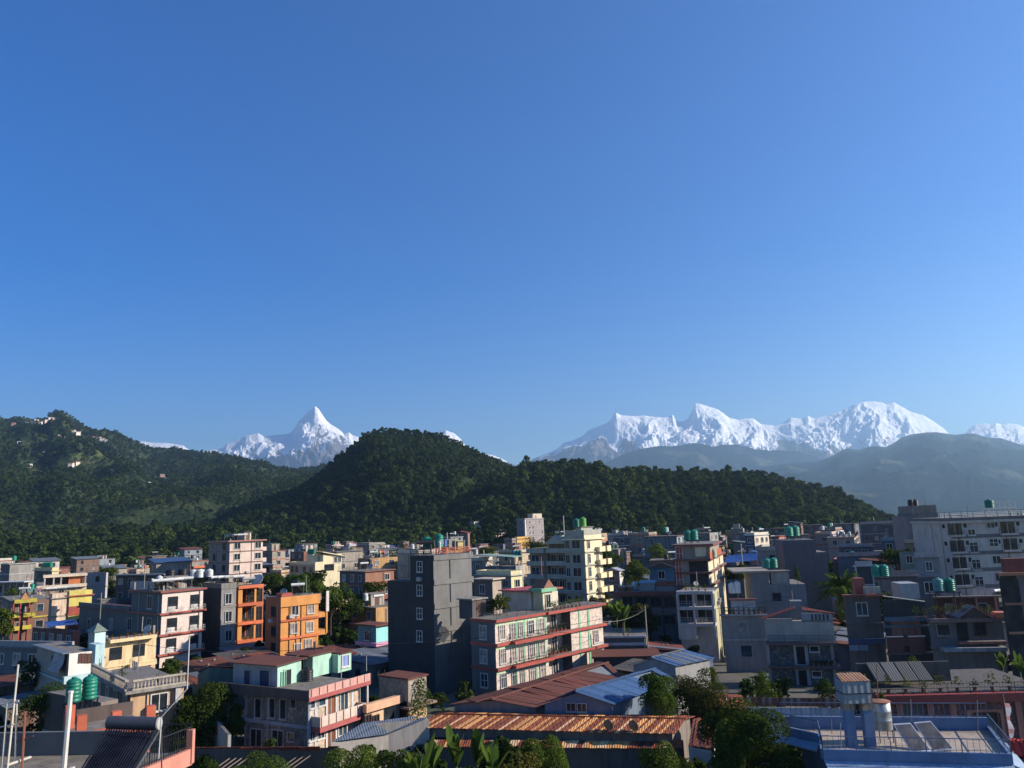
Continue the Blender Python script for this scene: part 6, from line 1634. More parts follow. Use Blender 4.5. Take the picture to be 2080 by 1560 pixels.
# ---- left cluster
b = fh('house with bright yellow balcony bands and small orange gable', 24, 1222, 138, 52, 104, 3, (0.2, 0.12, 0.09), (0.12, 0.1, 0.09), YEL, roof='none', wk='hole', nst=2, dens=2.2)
for py, x0_, x1_ in ((1222, 0.05, 0.62), (1251, -0.05, 0.2), (1249, 0.3, 0.6), (1277, 0.0, 0.22), (1274, 0.3, 0.52)):
    z = b.hit('R', 24+76*x0_, py)[1]; b.box('yellow_ledge', b.W*x0_, b.W*x1_, -1.0, -0.003, z-0.3, z+0.35, YEL)
MB().add([(b.W*0.2, -1.05, b.H+0.3), (b.W*0.42, -1.05, b.H+0.3), (b.W*0.31, -1.05, b.H+1.5), (b.W*0.2, 1, b.H+0.3), (b.W*0.42, 1, b.H+0.3), (b.W*0.31, 1, b.H+1.5)], [[0, 1, 2], [3, 5, 4], [1, 4, 5, 2], [0, 2, 5, 3], [0, 3, 4, 1]]).build('gable', paint((0.6, 0.28, 0.12)), b.root)
for f in (0.02, 0.2, 0.42): b.box('red_post', b.W*f, b.W*f+0.2, -0.95, -0.75, 0, b.H-0.3, REDP)
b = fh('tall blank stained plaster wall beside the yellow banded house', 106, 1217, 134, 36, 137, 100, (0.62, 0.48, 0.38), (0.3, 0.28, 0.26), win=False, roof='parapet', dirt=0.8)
for i in range(3): solar_heater(b.world(1+i*1.6, 3, b.top), math.radians(215), 1.4, ('left', 'middle', 'right')[i]+' solar heater above the stained blank wall')
b = fh('red and yellow striped three storey house', 141, 1212, 131, 46, 187, 136, (0.6, 0.52, 0.14), (0.3, 0.2, 0.12), REDP, roof='parapet', nst=3, wk='hole', dens=3.0)
for i in range(3): b.box('red_stripe', 0.003, b.W+0.003, -0.05, -0.003, b.H-2.9*i-2.8, b.H-2.9*i-1.6, REDP)
b.box('corner_balcony', b.W*0.45, b.W, -1.1, -0.06, b.H-5.9, b.H-5.1, YEL)
b = fh('long cream house with open upper veranda and orange room', 76, 1195, 178, 58, 176, 60, (0.66, 0.52, 0.38), (0.25, 0.22, 0.19), plaster((0.7, 0.58, 0.44), 0.1), roof='none', nst=2)
b.box('veranda_roof', b.W*0.1, b.W, -0.6, 5, b.H+2.2, b.H+2.7, plaster((0.7, 0.58, 0.44), 0.1)); b.box('veranda_ledge', -0.2, b.W, -0.8, -0.1, b.H-0.2, b.H+0.5, plaster((0.7, 0.58, 0.44), 0.1))
b.box('veranda_room', b.W*0.15, b.W-0.2, 1.2, 4.5, b.H+0.003, b.H+2.2, plaster((0.1, 0.06, 0.06))); b.box('orange_room', b.W*0.62, b.W*0.9, 0.2, 1.19, b.H+0.003, b.H+2.19, plaster((0.6, 0.2, 0.08)))
for f in (0.12, 0.3, 0.45, 0.95): b.box('veranda_post', b.W*f, b.W*f+0.3, -0.4, -0.1, b.H+0.5, b.H+2.2, DIMWHITE)
b = fh('plain grey concrete box beside the cream veranda house', 216, 1163, 176, 15, 220, 178, (0.4, 0.4, 0.42), (0.24, 0.24, 0.27), win=False, roof='none')
b.win('L', b.D*0.45, b.H-1.4, 0.9, 1.2, 'hole', DARK, DARKHOLE)
for i in range(3): b.pillars([(0.2+0.0, 0.3+b.D*i*0.45)], -0.1, 0.0)
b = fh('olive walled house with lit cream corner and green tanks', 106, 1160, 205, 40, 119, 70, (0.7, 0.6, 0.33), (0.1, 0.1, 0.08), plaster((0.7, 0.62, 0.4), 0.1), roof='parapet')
for i in range(3): water_tank(rp(b, 90+i*6, 210, 0.2), 0.55, 1.3, ('left', 'middle', 'right')[i]+' of three green tanks on the olive house', TGREEN, TANKS, 0.7)
b = fh('long grey roofed terrace house at the left edge', 58, 1182, 172, 12, 66, -30, (0.45, 0.4, 0.36), (0.18, 0.19, 0.2), paint((0.4, 0.42, 0.44)), roof='none', wk='hole', nst=2)
b.box('roof_plate', -1.5, b.W, -0.3, b.D, b.H+0.003, b.H+0.2, paint((0.45, 0.47, 0.5)))
for i in range(9): b.box('veranda_post', -0.2, 0.0, 1+i*1.7, 1.25+i*1.7, b.H-2.6, b.H, plaster((0.55, 0.42, 0.32)))
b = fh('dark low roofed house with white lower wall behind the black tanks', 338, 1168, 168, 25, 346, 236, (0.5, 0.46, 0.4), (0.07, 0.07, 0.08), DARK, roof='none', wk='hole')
b.box('pale_wall', -0.05, -0.003, 0.5, b.D*0.7, b.H-2.9, b.H-1.2, DIMWHITE); b.box('roof_plate', -0.8, b.W, -0.3, b.D, b.H+0.003, b.H+0.25, GREYP)
b = fh('white house with row of brown slatted windows and cyan base', 141, 1328, 84, 45, 192, 76, (0.72, 0.7, 0.66), (0.3, 0.29, 0.27), paint((0.4, 0.58, 0.62)), roof='none', win=False)
for px in (163, 170, 176, 182): b.winpx('R', px, 1338, 0.28, 0.95, 'hole', BROWNW, BROWNW)
b.box('cyan_ledge', -0.5, b.W+0.3, -0.6, -0.003, b.H-2.9, b.H-2.2, plaster((0.45, 0.62, 0.66), 0.15)); b.box('side_panel', b.W+0.003, b.W+0.9, -0.3, 2.0, b.H-2.2, b.H+0.6, plaster((0.42, 0.6, 0.64), 0.15))
tarp = MB()
for i in range(6):
    for j in range(4):
        f = lambda u, v: (-0.25-0.5*v/4+0.12*math.sin(u*2.1+v), b.D*(0.05+0.32*u/6), b.H-0.1-1.9*v/4+0.1*math.cos(u*1.7+v*2))
        tarp.add([f(i, j), f(i+1, j), f(i+1, j+1), f(i, j+1)], [[0, 3, 2, 1]])
tarp.build('tarp', paint((0.33, 0.31, 0.34), 0.4), b.root)
b.box('tin_roof', -0.6, 0.2, b.D*0.02, b.D*0.98, b.H+0.003, b.H+0.08, STEEL); b.win('L', b.D*0.47, b.H-1.0, 0.6, 0.6, 'hole', DARK, DARKHOLE)
b = fh('pale cyan roof tower with small pyramid roof', 193, 1284, 90, 40, 215, 180, (0.5, 0.68, 0.74), (0.2, 0.3, 0.36), win=False, roof='none', name='roof_tower')
MB().add([(-0.2, -0.2, b.H), (b.W+0.2, -0.2, b.H), (b.W+0.2, b.D+0.2, b.H), (-0.2, b.D+0.2, b.H), (b.W/2, b.D/2, b.H+0.9)], [[0, 1, 4], [1, 2, 4], [2, 3, 4], [3, 0, 4], [0, 3, 2, 1]]).build('pyramid_roof', paint((0.2, 0.24, 0.19)), b.root)
b = fh('cream two storey house with large dark square windows', 213, 1302, 92, 43, 318, 196, (0.68, 0.52, 0.32), (0.2, 0.17, 0.14), plaster((0.7, 0.55, 0.33), 0.25), roof='none', win=False, dirt=0.6)
for px, py in ((235, 1328), (282, 1321), (281, 1364), (240, 1372)): b.winpx('R', px, py, 1.25, 1.35, 'hole', DARK, GLASS)
z1 = b.hit('R', 270, 1350)[1]
b.box('ledge', 0.3, b.W*0.95, -0.9, -0.003, b.H-0.25, b.H+0.1, plaster((0.7, 0.55, 0.33), 0.3)); b.box('ledge', b.W*0.45, b.W*0.97, -0.9, -0.003, z1-0.2, z1+0.15, plaster((0.7, 0.55, 0.33), 0.3))
for i in range(7): potted(b.world(0.6+i*0.85, -0.4, b.H+0.1), 0.55, ORD[i]+' potted plant from left on the cream house ledge', i, LEAFD)
b = fh('bluish grey shaded house with wide dark windows at the left edge', 146, 1318, 100, 18, 150, -40, (0.3, 0.3, 0.32), (0.13, 0.15, 0.175), plaster((0.16, 0.18, 0.2)), roof='parapet', nst=2, dens=2.4)
b = fh('house with carved stone balustrades and pale orange walls', 266, 1402, 70, 50, 374, 196, (0.55, 0.36, 0.22), (0.12, 0.1, 0.09), CONC, roof='none', nst=1, dirt=0.7)
BAL = plaster((0.42, 0.37, 0.31), 0.5)
for face in 'RL':
    L = b.W if face == 'R' else b.D
    mb = MB(); 
    for z_0, z_1 in ((0, 0.12), (0.72, 0.86)): mb.box(-0.4 if face == 'L' else 0, 0 if face == 'L' else L, -0.5 if face == 'R' else 0, -0.2 if face == 'R' else L, b.H+z_0, b.H+z_1) if face == 'R' else mb.box(-0.5, -0.2, 0, L, b.H+z_0, b.H+z_1)
    n = int(L/0.28)
    for i in range(n):
        t_ = L*(i+0.5)/n
        c_ = (t_, -0.35) if face == 'R' else (-0.35, t_)
        mb.lathe([(0.05, 0.12), (0.085, 0.3), (0.05, 0.5), (0.07, 0.72)], (c_[0], c_[1], b.H), 5)
    mb.build('balustrade', BAL, b.root)
b.box('roof_slab', -0.55, b.W+0.3, -0.55, b.D, b.H-0.25, b.H-0.003, CONC)
b.box('white_post', b.W*0.82, b.W*0.93, -0.35, -0.2, b.H-2.9, b.H-0.26, WHITE)
water_tank(P(148, 1425, 57)-Vector((0, 0, 2.4)), 0.5, 1.6, 'left of the two big green tanks behind the white post', TGREEN, TANKS, 2.4)
water_tank(P(181, 1419, 58)-Vector((0, 0, 2.4)), 0.5, 1.6, 'right of the two big green tanks behind the white post', TGREEN, TANKS, 2.4)
b = fh('dark flat roofed shed carrying two green tanks', 205, 1427, 60, 35, 240, 95, (0.2, 0.16, 0.13), (0.07, 0.065, 0.06), CONC, roof='none', win=False, name='shed')
# blue tarp roofs, left
def tarp_roof(p0, p1, p2, p3, label, m=None):
    o = empty('tarpaulin', p0); tag(o, label, 'tarpaulin'); mb = MB(); n = 8
    P0, P1, P2, P3 = [Vector(q)-Vector(p0) for q in (p0, p1, p2, p3)]
    def f(u, v):
        q = (P0*(1-u)+P1*u)*(1-v)+(P3*(1-u)+P2*u)*v
        return q - Vector((0, 0, 0.25*math.sin(math.pi*u)*math.sin(math.pi*v)+0.05*math.sin(u*19+v*11)))
    for i in range(n):
        for j in range(4): mb.add([f(i/n, j/4), f((i+1)/n, j/4), f((i+1)/n, (j+1)/4), f(i/n, (j+1)/4)], [[0, 1, 2, 3]])
    mb.build('sheet', m or BLUETARP, o)
    pl = MB()
    for q in (P0, P1, P2, P3): pl.tube((q.x, q.y, -3.0), q, 0.04, 5)
    pl.build('poles', DKB, o)
    return o
tarp_roof(P(95, 1273, 118), P(161, 1268, 119), P(152, 1258, 123), P(92, 1263, 122), 'bright blue tarpaulin stretched over a roof yard at left')
b = fh('red walled low house under the blue tarpaulin', 150, 1282, 117, 35, 163, 66, (0.45, 0.13, 0.08), (0.16, 0.07, 0.06), REDP, roof='none', nst=1)
# ---- behind and between the big ones
b = fh('dark brown terraced house with red roof clutter left of the tower', 742, 1162, 168, 45, 800, 690, (0.3, 0.15, 0.1), (0.1, 0.09, 0.1), paint((0.3, 0.09, 0.05)), roof='rail', bal=True)
b = fh('turquoise upper house with pink band and cream lower floor', 764, 1272, 111, 40, 788, 727, (0.28, 0.68, 0.7), (0.1, 0.27, 0.31), paint((0.6, 0.3, 0.42)), roof='none', nst=1, dirt=0.2)
z1 = b.hit('R', 764, 1307)[1]
b.box('cream_floor', -0.006, b.W+0.006, -0.006, b.D+0.006, 0, z1-0.35, plaster((0.58, 0.45, 0.32), 0.3)); b.box('pink_band', -0.5, b.W+0.3, -0.6, b.D, z1-0.347, z1+0.1, paint((0.6, 0.3, 0.42)))
b.box('roof', -0.5, b.W+0.4, -0.5, b.D+0.4, b.H+0.003, b.H+0.2, DULLR); b.win('L', b.D*0.45, b.H-1.2, 0.9, 1.0, 'two', DARK, GLASS)
for t in (0.3, 0.7): b.win('R', b.W*t, z1-1.7, 1.0, 1.8, 'hole', DARK, DARKHOLE); 
for t in (0.3, 0.75): b.win('L', b.D*t, z1-1.6, 1.1, 1.4, 'two', DARK, GLASS)
b = fh('cream house with lit rounded corner and dark veranda right of the tower', 1038, 1170, 140, 45, 1060, 968, (0.72, 0.66, 0.4), (0.2, 0.21, 0.2), plaster((0.5, 0.5, 0.46)), roof='parapet', nst=2)
b = fh('house under a pale green tin awning right of the tower', 1046, 1150, 170, 30, 1062, 985, (0.3, 0.3, 0.33), (0.14, 0.15, 0.18), CONC, roof='none')
MB().slab([(-1.5, -0.5, b.H+2.0), (b.W, -0.5, b.H+2.0), (b.W, b.D+1, b.H+2.6), (-1.5, b.D+1, b.H+2.6)], 0.1).build('awning', paint((0.25, 0.36, 0.28)), b.root)
for t in (0.05, 0.5, 0.95): b.box('awning_post', -1.2, -1.1, b.D*t, b.D*t+0.1, b.H-0.5, b.H+2.0, STEEL)
for i, px in enumerate((1044, 1051, 1057)): water_tank(rp(b, px, 178, 0.3), 0.5, 1.4, ('left', 'middle', 'right')[i]+' dark teal tank beside the green tin awning', paint((0.03, 0.14, 0.16)), TANKS, 1.4)
b = fh('grey concrete house peeping right beside the tower', 985, 1140, 175, 30, 1000, 958, (0.5, 0.46, 0.42), (0.2, 0.2, 0.24), roof='parapet')
b = fh('house with beige flat roof touching the tower', 1000, 1178, 118, 35, 1018, 962, (0.4, 0.33, 0.28), (0.13, 0.12, 0.12), plaster((0.5, 0.42, 0.34)), roof='none', nst=1); b.box('roof_plate', -0.5, b.W+0.4, -0.5, b.D, b.H+0.003, b.H+0.2, plaster((0.5, 0.42, 0.34)))
b = fh('blue upper storey house over red brick wall', 1368, 1152, 150, 8, 1374, 1318, (0.16, 0.26, 0.4), (0.1, 0.2, 0.33), paint((0.12, 0.07, 0.06)), roof='gable', nst=1, dirt=0.2)
b.box('brick_floor', -0.006, b.W, -0.006, b.D+0.006, 0, b.H-2.6, brickm((0.18, 0.07, 0.05)))
b = fh('small grey villa with white roof edge behind the cream block', 1258, 1160, 172, 30, 1266, 1229, (0.6, 0.58, 0.52), (0.18, 0.19, 0.22), paint((0.4, 0.4, 0.42)), roof='gable', nst=2)
b = fh('faded cream house with cluttered roof below the wooded ridge', 1312, 1132, 215, 38, 1345, 1286, (0.58, 0.46, 0.34), (0.3, 0.25, 0.22), paint((0.3, 0.13, 0.1)), roof='parapet')
b = fh('grey house shaded by a blue tarpaulin roof', 1540, 1147, 158, 8, 1545, 1470, (0.4, 0.4, 0.4), (0.12, 0.14, 0.17), CONC, roof='none', wk='hole')
tarp_roof(P(1470, 1144, 158), P(1538, 1138, 157), P(1540, 1123, 162), P(1478, 1128, 163), 'blue tarpaulin roof above the grey house at right of centre')
b = fh('bare concrete two storey house beside the slate blue tower', 1592, 1118, 150, 8, 1596, 1540, (0.35, 0.33, 0.3), (0.27, 0.27, 0.28), CONC, roof='parapet', wk='hole')
b = fh('house with navy side wall and white front columns', 1532, 1088, 232, 45, 1561, 1513, (0.66, 0.6, 0.5), (0.06, 0.075, 0.13), paint((0.4, 0.42, 0.45)), roof='parapet')
b = fh('dull red framed house beside the slate blue tower top', 1582, 1090, 225, 30, 1596, 1570, (0.4, 0.14, 0.1), (0.22, 0.08, 0.07), REDP, roof='rail')
b = fh('little white box room on a roof with red edge', 1534, 1219, 105, 16, 1549, 1484, (0.75, 0.72, 0.68), (0.42, 0.42, 0.45), paint((0.28, 0.1, 0.08)), roof='none', win=False)
b.box('red_edge', -0.3, b.W+0.2, -0.2, b.D+0.2, b.H+0.003, b.H+0.2, paint((0.28, 0.1, 0.08)))
b = fh('stone faced house with dark windows under the white box room', 1552, 1250, 100, 14, 1561, 1467, (0.6, 0.52, 0.4), (0.3, 0.28, 0.27), plaster((0.42, 0.4, 0.38)), roof='rail', nst=2, wk='hole', dens=3.2)
for i in range(8): potted(b.world(0.1, 0.5+i*0.62, b.top), 0.8, ORD[i]+' potted plant from right on the stone faced house roof', i, LEAFD)
# right side shops
STN = stone((0.16, 0.14, 0.135), (0.09, 0.085, 0.085), 2.6, 0.4)
b = fh('dark stone shop house with red tiled roof edge and two green tanks', 1786, 1209, 93, 8, 1793, 1713, (0.2, 0.12, 0.1), (0.12, 0.11, 0.115), plaster((0.1, 0.1, 0.12)), roof='none', nst=2, st=3.2, dirt=0.5)
b.box('tiled_edge', -1.0, 0.0, -0.3, b.D*0.45, b.H+0.003, b.H+0.25, paint((0.5, 0.13, 0.08))); b.box('tiled_edge', -0.9, 0.0, b.D*0.45+0.01, b.D+0.2, b.H+0.0, b.H+0.2, paint((0.2, 0.05, 0.04))); b.parapet(0.75, 0.12, plaster((0.4, 0.38, 0.34), 0.5), z=b.H+0.253, y1=b.D*0.42, x0=-0.6)
zq = b.hit('L', 1750, 1303)[1]; b.box('blue_band', -0.3, -0.003, 0, b.D, zq-0.25, zq+0.35, paint((0.05, 0.08, 0.16))); 
for k in range(2):
    t_ = b.hit('L', 1744-k*20+8, 1310)[0]; b.box('washing', -0.42, -0.36, t_-0.5, t_+0.5, zq-0.95, zq-0.3, paint((0.2, 0.24, 0.3)))
b.box('tank_post', 1.0, 2.2, 1.2, 2.3, b.H, b.H+1.9, paint((0.35, 0.08, 0.06)))
water_tank(rp(b, 1780, 95.5, 1.95), 0.52, 1.35, 'left green tank on the red post right of centre', TGREEN, TANKS)
water_tank(rp(b, 1797, 95.2, 1.95), 0.52, 1.35, 'right green tank on the red post right of centre', TGREEN, TANKS)
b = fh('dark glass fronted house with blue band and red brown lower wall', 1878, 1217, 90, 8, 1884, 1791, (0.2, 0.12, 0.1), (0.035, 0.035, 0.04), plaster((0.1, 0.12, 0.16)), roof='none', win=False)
zq = b.hit('L', 1840, 1256)[1]; b.box('blue_band', -0.25, -0.003, 0, b.D, zq-0.3, zq+0.2, paint((0.08, 0.11, 0.15))); b.box('red_wall', -0.04, -0.003, 0.8, b.D*0.85, zq-3.0, zq-0.31, brickm((0.2, 0.07, 0.045)))
b.win('L', b.D*0.45, zq-1.3, 1.2, 1.0, 'two', BROWNW, GLASS)
for k in range(2):
    t_ = b.hit('L', 1813+k*44, 1300)[0]; b.box('red_shutter', -0.9, -0.8, t_-0.85, t_+0.85, zq-3.6, zq-1.9, paint((0.1, 0.035, 0.03))); b.box('shutter_frame', -0.93, -0.78, t_-0.9, t_+0.9, zq-1.897, zq-1.8, DIMWHITE)
MB().tube((-0.6, b.D*1.0, b.H+0.5), (-0.6, b.D*0.05, b.H-0.2), 0.07, 6).build('roof_pipe', WHITE, b.root)
b.box('pale_hut', 0.6, 3.5, b.D*0.05, b.D*0.5, b.H+0.003, b.H+1.7, DIMWHITE)
for i, px in enumerate((1907, 1930)): water_tank(P(px, 1200, 96), 0.6, 1.5, ('left teal', 'right green')[i]+' tank above the dark glass fronted house', (paint((0.1, 0.3, 0.28)), TGREEN)[i], TANKS, 0.0)
sb = P(1918, 1201, 96); st_ = MB().box(-1.6, 1.6, -0.8, 0.8, -0.12, 0).box(-1.5, -1.4, -0.7, -0.6, -2.2, -0.12).box(1.4, 1.5, -0.7, -0.6, -2.2, -0.12).box(-1.5, -1.4, 0.6, 0.7, -2.2, -0.12).box(1.4, 1.5, 0.6, 0.7, -2.2, -0.12).build('tank_stand', IRON); st_.location = sb-Vector((0, 0, 0.004)); tag(st_, 'steel stand under the teal and green tanks', 'tank stand')
b = fh('dark red veranda room behind the gabled shop roof', 2028, 1212, 97, 8, 2034, 1895, (0.3, 0.1, 0.07), (0.12, 0.05, 0.045), plaster((0.2, 0.1, 0.09)), roof='none', nst=1, wk='hole')
b.box('roof_plate', -0.7, b.W, -0.3, b.D, b.H+0.003, b.H+0.2, plaster((0.16, 0.12, 0.11)));
for t in (0.06, 0.35, 0.68): b.box('orange_post', -0.5, -0.25, b.D*t, b.D*t+0.25, b.H-3, b.H, paint((0.4, 0.16, 0.1)))
b = fh('shaded shop house with small roof gable and planted terrace', 2032, 1257, 87, 8, 2042, 1886, (0.34, 0.12, 0.08), (0.13, 0.125, 0.135), plaster((0.17, 0.13, 0.12)), roof='none', win=False)
b.box('terrace_edge', -0.7, b.W, -0.4, b.D+0.2, b.H-0.2, b.H+0.2, plaster((0.2, 0.14, 0.13)))
tg = b.hit('L', 1975, 1255)[0]
MB().slab([(-0.9, tg, b.H+1.35), (-0.9, tg-1.7, b.H+0.2), (1.2, tg-1.7, b.H+0.2), (1.2, tg, b.H+1.35)][::-1], 0.14).build('gable_roof', paint((0.42, 0.2, 0.16)), b.root)
MB().slab([(-0.9, tg+1.7, b.H+0.2), (-0.9, tg, b.H+1.35), (1.2, tg, b.H+1.35), (1.2, tg+1.7, b.H+0.2)][::-1], 0.14).build('gable_roof', paint((0.2, 0.13, 0.12)), b.root)
MB().add([(-0.6, tg-1.5, b.H+0.1), (-0.6, tg+1.5, b.H+0.1), (-0.6, tg, b.H+1.2), (-0.5, tg-1.5, b.H+0.1), (-0.5, tg+1.5, b.H+0.1), (-0.5, tg, b.H+1.2)], [[0, 2, 1], [3, 4, 5]]).build('gable_wall', DKB, b.root)
b.box('orange_corner', -0.8, 0.6, -0.9, 0.7, b.H+0.2, b.H+0.75, paint((0.6, 0.2, 0.1)))
b.winpx('L', 1916, 1279, 1.25, 1.1, 'plain', plaster((0.25, 0.24, 0.25)), GLASS); b.winpx('L', 1955, 1283, 1.0, 1.9, 'hole', DARK, DARKHOLE); b.winpx('L', 1990, 1277, 1.1, 1.2, 'two', BROWNW, GLASS)
zq = b.hit('L', 1950, 1310)[1]; b.box('awning', -1.4, -0.003, 0.3, b.D*0.9, zq-0.5, zq-0.1, plaster((0.26, 0.28, 0.31), 0.5)); b.box('floor_band', -0.9, -0.002, 0, b.D*0.65, zq+0.2, zq+0.45, plaster((0.3, 0.12, 0.1)))
for i in range(9): potted(b.world(0.0, 1.0+i*0.95, b.H+0.2), 1.1+0.6*random.random(), ORD[i]+' potted plant from right on the gabled shop terrace', i, (LEAFG, LEAFO)[i % 2])
b = fh('tall tower at the right edge with dark arched window', 2140, 1166, 83, 6, 2150, 2034, (0.3, 0.2, 0.18), (0.16, 0.14, 0.145), paint((0.4, 0.17, 0.1)), roof='none', win=False, name='tower_block')
b.box('orange_cap', -0.5, b.W, -0.3, b.D+0.35, b.H+0.003, b.H+0.3, paint((0.45, 0.18, 0.1))); b.box('top_room', 1.0, b.W, 0.5, b.D-0.6, b.H+0.303, b.H+1.7, plaster((0.2, 0.06, 0.05)))
ar = MB(); t0_ = b.hit('L', 2059, 1250)[0]; zt_ = b.hit('L', 2059, 1182)[1]; pts = [(t0_-0.95*math.cos(math.pi*k/8), zt_+0.95*math.sin(math.pi*k/8)) for k in range(9)] + [(t0_+0.95, 0.5), (t0_-0.95, 0.5)]
ar.add([(-0.02, y, z) for y, z in pts] + [(-0.004, y, z) for y, z in pts], [list(range(len(pts))), list(range(len(pts), 2*len(pts)))[::-1]] + [[i, len(pts)+i, len(pts)+(i+1) % len(pts), (i+1) % len(pts)] for i in range(len(pts))]); ar.build('arched_window', GLASS, b.root)
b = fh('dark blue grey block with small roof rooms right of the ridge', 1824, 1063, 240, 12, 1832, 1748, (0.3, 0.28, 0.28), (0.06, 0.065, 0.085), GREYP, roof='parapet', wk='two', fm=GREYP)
b = fh('beige house with red roof edge and white tanks', 1735, 1092, 225, 25, 1742, 1680, (0.55, 0.48, 0.42), (0.32, 0.27, 0.26), paint((0.3, 0.1, 0.08)), roof='rail', nst=2)
for i in range(4): water_tank(b.world(1.5, 1.2+i*1.6, b.top), 0.4, 1.3, ('first', 'second', 'third', 'fourth')[i]+' white cylinder from right on the beige house', TWHITE, 'white water tanks', 0.3)
b = fh('tan house with cluttered parapet right of the slate blue tower', 1690, 1086, 240, 30, 1700, 1655, (0.5, 0.38, 0.3), (0.3, 0.24, 0.22), REDP, roof='parapet')
b = fh('navy shaded house with pale window frames behind the palm', 1772, 1110, 190, 12, 1780, 1704, (0.3, 0.3, 0.34), (0.08, 0.1, 0.16), GREYP, roof='parapet', nst=2)
b = fh('long bluish terrace house with row of small windows', 1800, 1128, 165, 6, 1806, 1702, (0.3, 0.28, 0.3), (0.16, 0.17, 0.22), plaster((0.2, 0.2, 0.25)), roof='parapet', nst=2)
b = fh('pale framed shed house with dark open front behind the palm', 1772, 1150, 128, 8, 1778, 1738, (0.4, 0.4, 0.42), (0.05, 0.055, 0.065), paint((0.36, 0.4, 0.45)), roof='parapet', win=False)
for t in (0.0, 0.97): b.box('frame_post', -0.1, 0.05, b.D*t, b.D*t+0.2, 0, b.H, paint((0.36, 0.4, 0.45)))
b = fh('teal roofed blue house below the brown tower', 1822, 1098, 185, 8, 1828, 1790, (0.15, 0.25, 0.35), (0.06, 0.12, 0.2), paint((0.1, 0.2, 0.3)), roof='parapet', nst=1)
b = fh('cream walled low house with red roof left of the hotel', 1876, 1104, 150, 12, 1888, 1838, (0.5, 0.45, 0.36), (0.32, 0.3, 0.24), paint((0.3, 0.09, 0.07)), roof='parapet', nst=1)
b = fh('green and white wall house left of the hotel', 1862, 1120, 140, 15, 1876, 1826, (0.62, 0.62, 0.42), (0.22, 0.27, 0.25), CONC, roof='none', nst=1)
b = fh('grey house with dark shop windows at the hotel foot', 1908, 1132, 128, 8, 1914, 1858, (0.34, 0.33, 0.36), (0.2, 0.21, 0.24), GREYP, roof='parapet', nst=3)
b = fh('low house with slanted steel blue roof before the hotel', 1906, 1172, 108, 8, 1910, 1862, (0.3, 0.3, 0.34), (0.1, 0.1, 0.12), paint((0.25, 0.33, 0.42), 0.4), roof='tin', nst=1)
b = fh('brown low roofed house beside the dark tree', 1862, 1170, 118, 8, 1868, 1808, (0.25, 0.2, 0.2), (0.1, 0.09, 0.1), GREYP, roof='parapet', nst=1)
# ---- houses on the wooded slope
def slope_house(label, cx, cy, Y, a, xr, xl, cR, cL, trim=None, **kw):
    v = P(cx, cy, Y); z = MID.at(v.x, v.y) if not kw.pop('right', False) else RIGHT.at(v.x, v.y)
    return fh(label, cx, cy, Y, a, xr, xl, cR, cL, trim, z0=min(z, v.z-4)-1, **kw)
slope_house('white house with railed roof high on the wooded slope', 963, 1060, 520, 40, 984, 954, (0.72, 0.68, 0.6), (0.2, 0.24, 0.3), WHITE, roof='rail', wk='hole')
slope_house('white and brown stepped house on the wooded slope', 1007, 1075, 500, 45, 1025, 997, (0.65, 0.56, 0.5), (0.22, 0.22, 0.27), paint((0.4, 0.3, 0.26)), roof='rail', wk='hole', bal=True)
b = slope_house('tall slope hotel with pale corner strip and roof rooms', 1066, 1056, 430, 32, 1104, 1049, (0.3, 0.26, 0.27), (0.17, 0.18, 0.23), GREYP, roof='parapet', wk='two', fm=DIMWHITE, dens=3.2)
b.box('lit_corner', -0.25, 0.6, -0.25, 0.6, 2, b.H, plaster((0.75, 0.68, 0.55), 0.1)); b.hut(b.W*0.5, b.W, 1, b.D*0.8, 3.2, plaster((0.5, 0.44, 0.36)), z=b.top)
slope_house('bright orange low house below the slope hotel', 1050, 1095, 330, 50, 1075, 1045, (0.75, 0.45, 0.12), (0.3, 0.2, 0.1), None, roof='parapet', win=False)
slope_house('red roofed hut among trees on the slope', 950, 1082, 420, 40, 954, 935, (0.3, 0.2, 0.15), (0.2, 0.14, 0.12), paint((0.4, 0.06, 0.05)), roof='tin', nst=1, win=False)
slope_house('yellow roofed shed above the dark tower railing', 930, 1100, 300, 40, 941, 912, (0.5, 0.4, 0.2), (0.2, 0.18, 0.13), paint((0.5, 0.42, 0.2)), roof='tin', nst=1)
slope_house('brown shaded house below the slope hotel', 1040, 1098, 300, 30, 1048, 1024, (0.25, 0.2, 0.18), (0.14, 0.12, 0.12), GREYP, roof='parapet')
slope_house('navy house in shade left of the slope hotel', 1022, 1105, 290, 30, 1026, 1002, (0.14, 0.15, 0.2), (0.07, 0.08, 0.12), GREYP, roof='none')
slope_house('house with dark red roof among trees on the left hill foot', 300, 1096, 640, 30, 304, 283, (0.3, 0.12, 0.1), (0.2, 0.08, 0.07), paint((0.35, 0.05, 0.05)), roof='tin', nst=1, win=False)
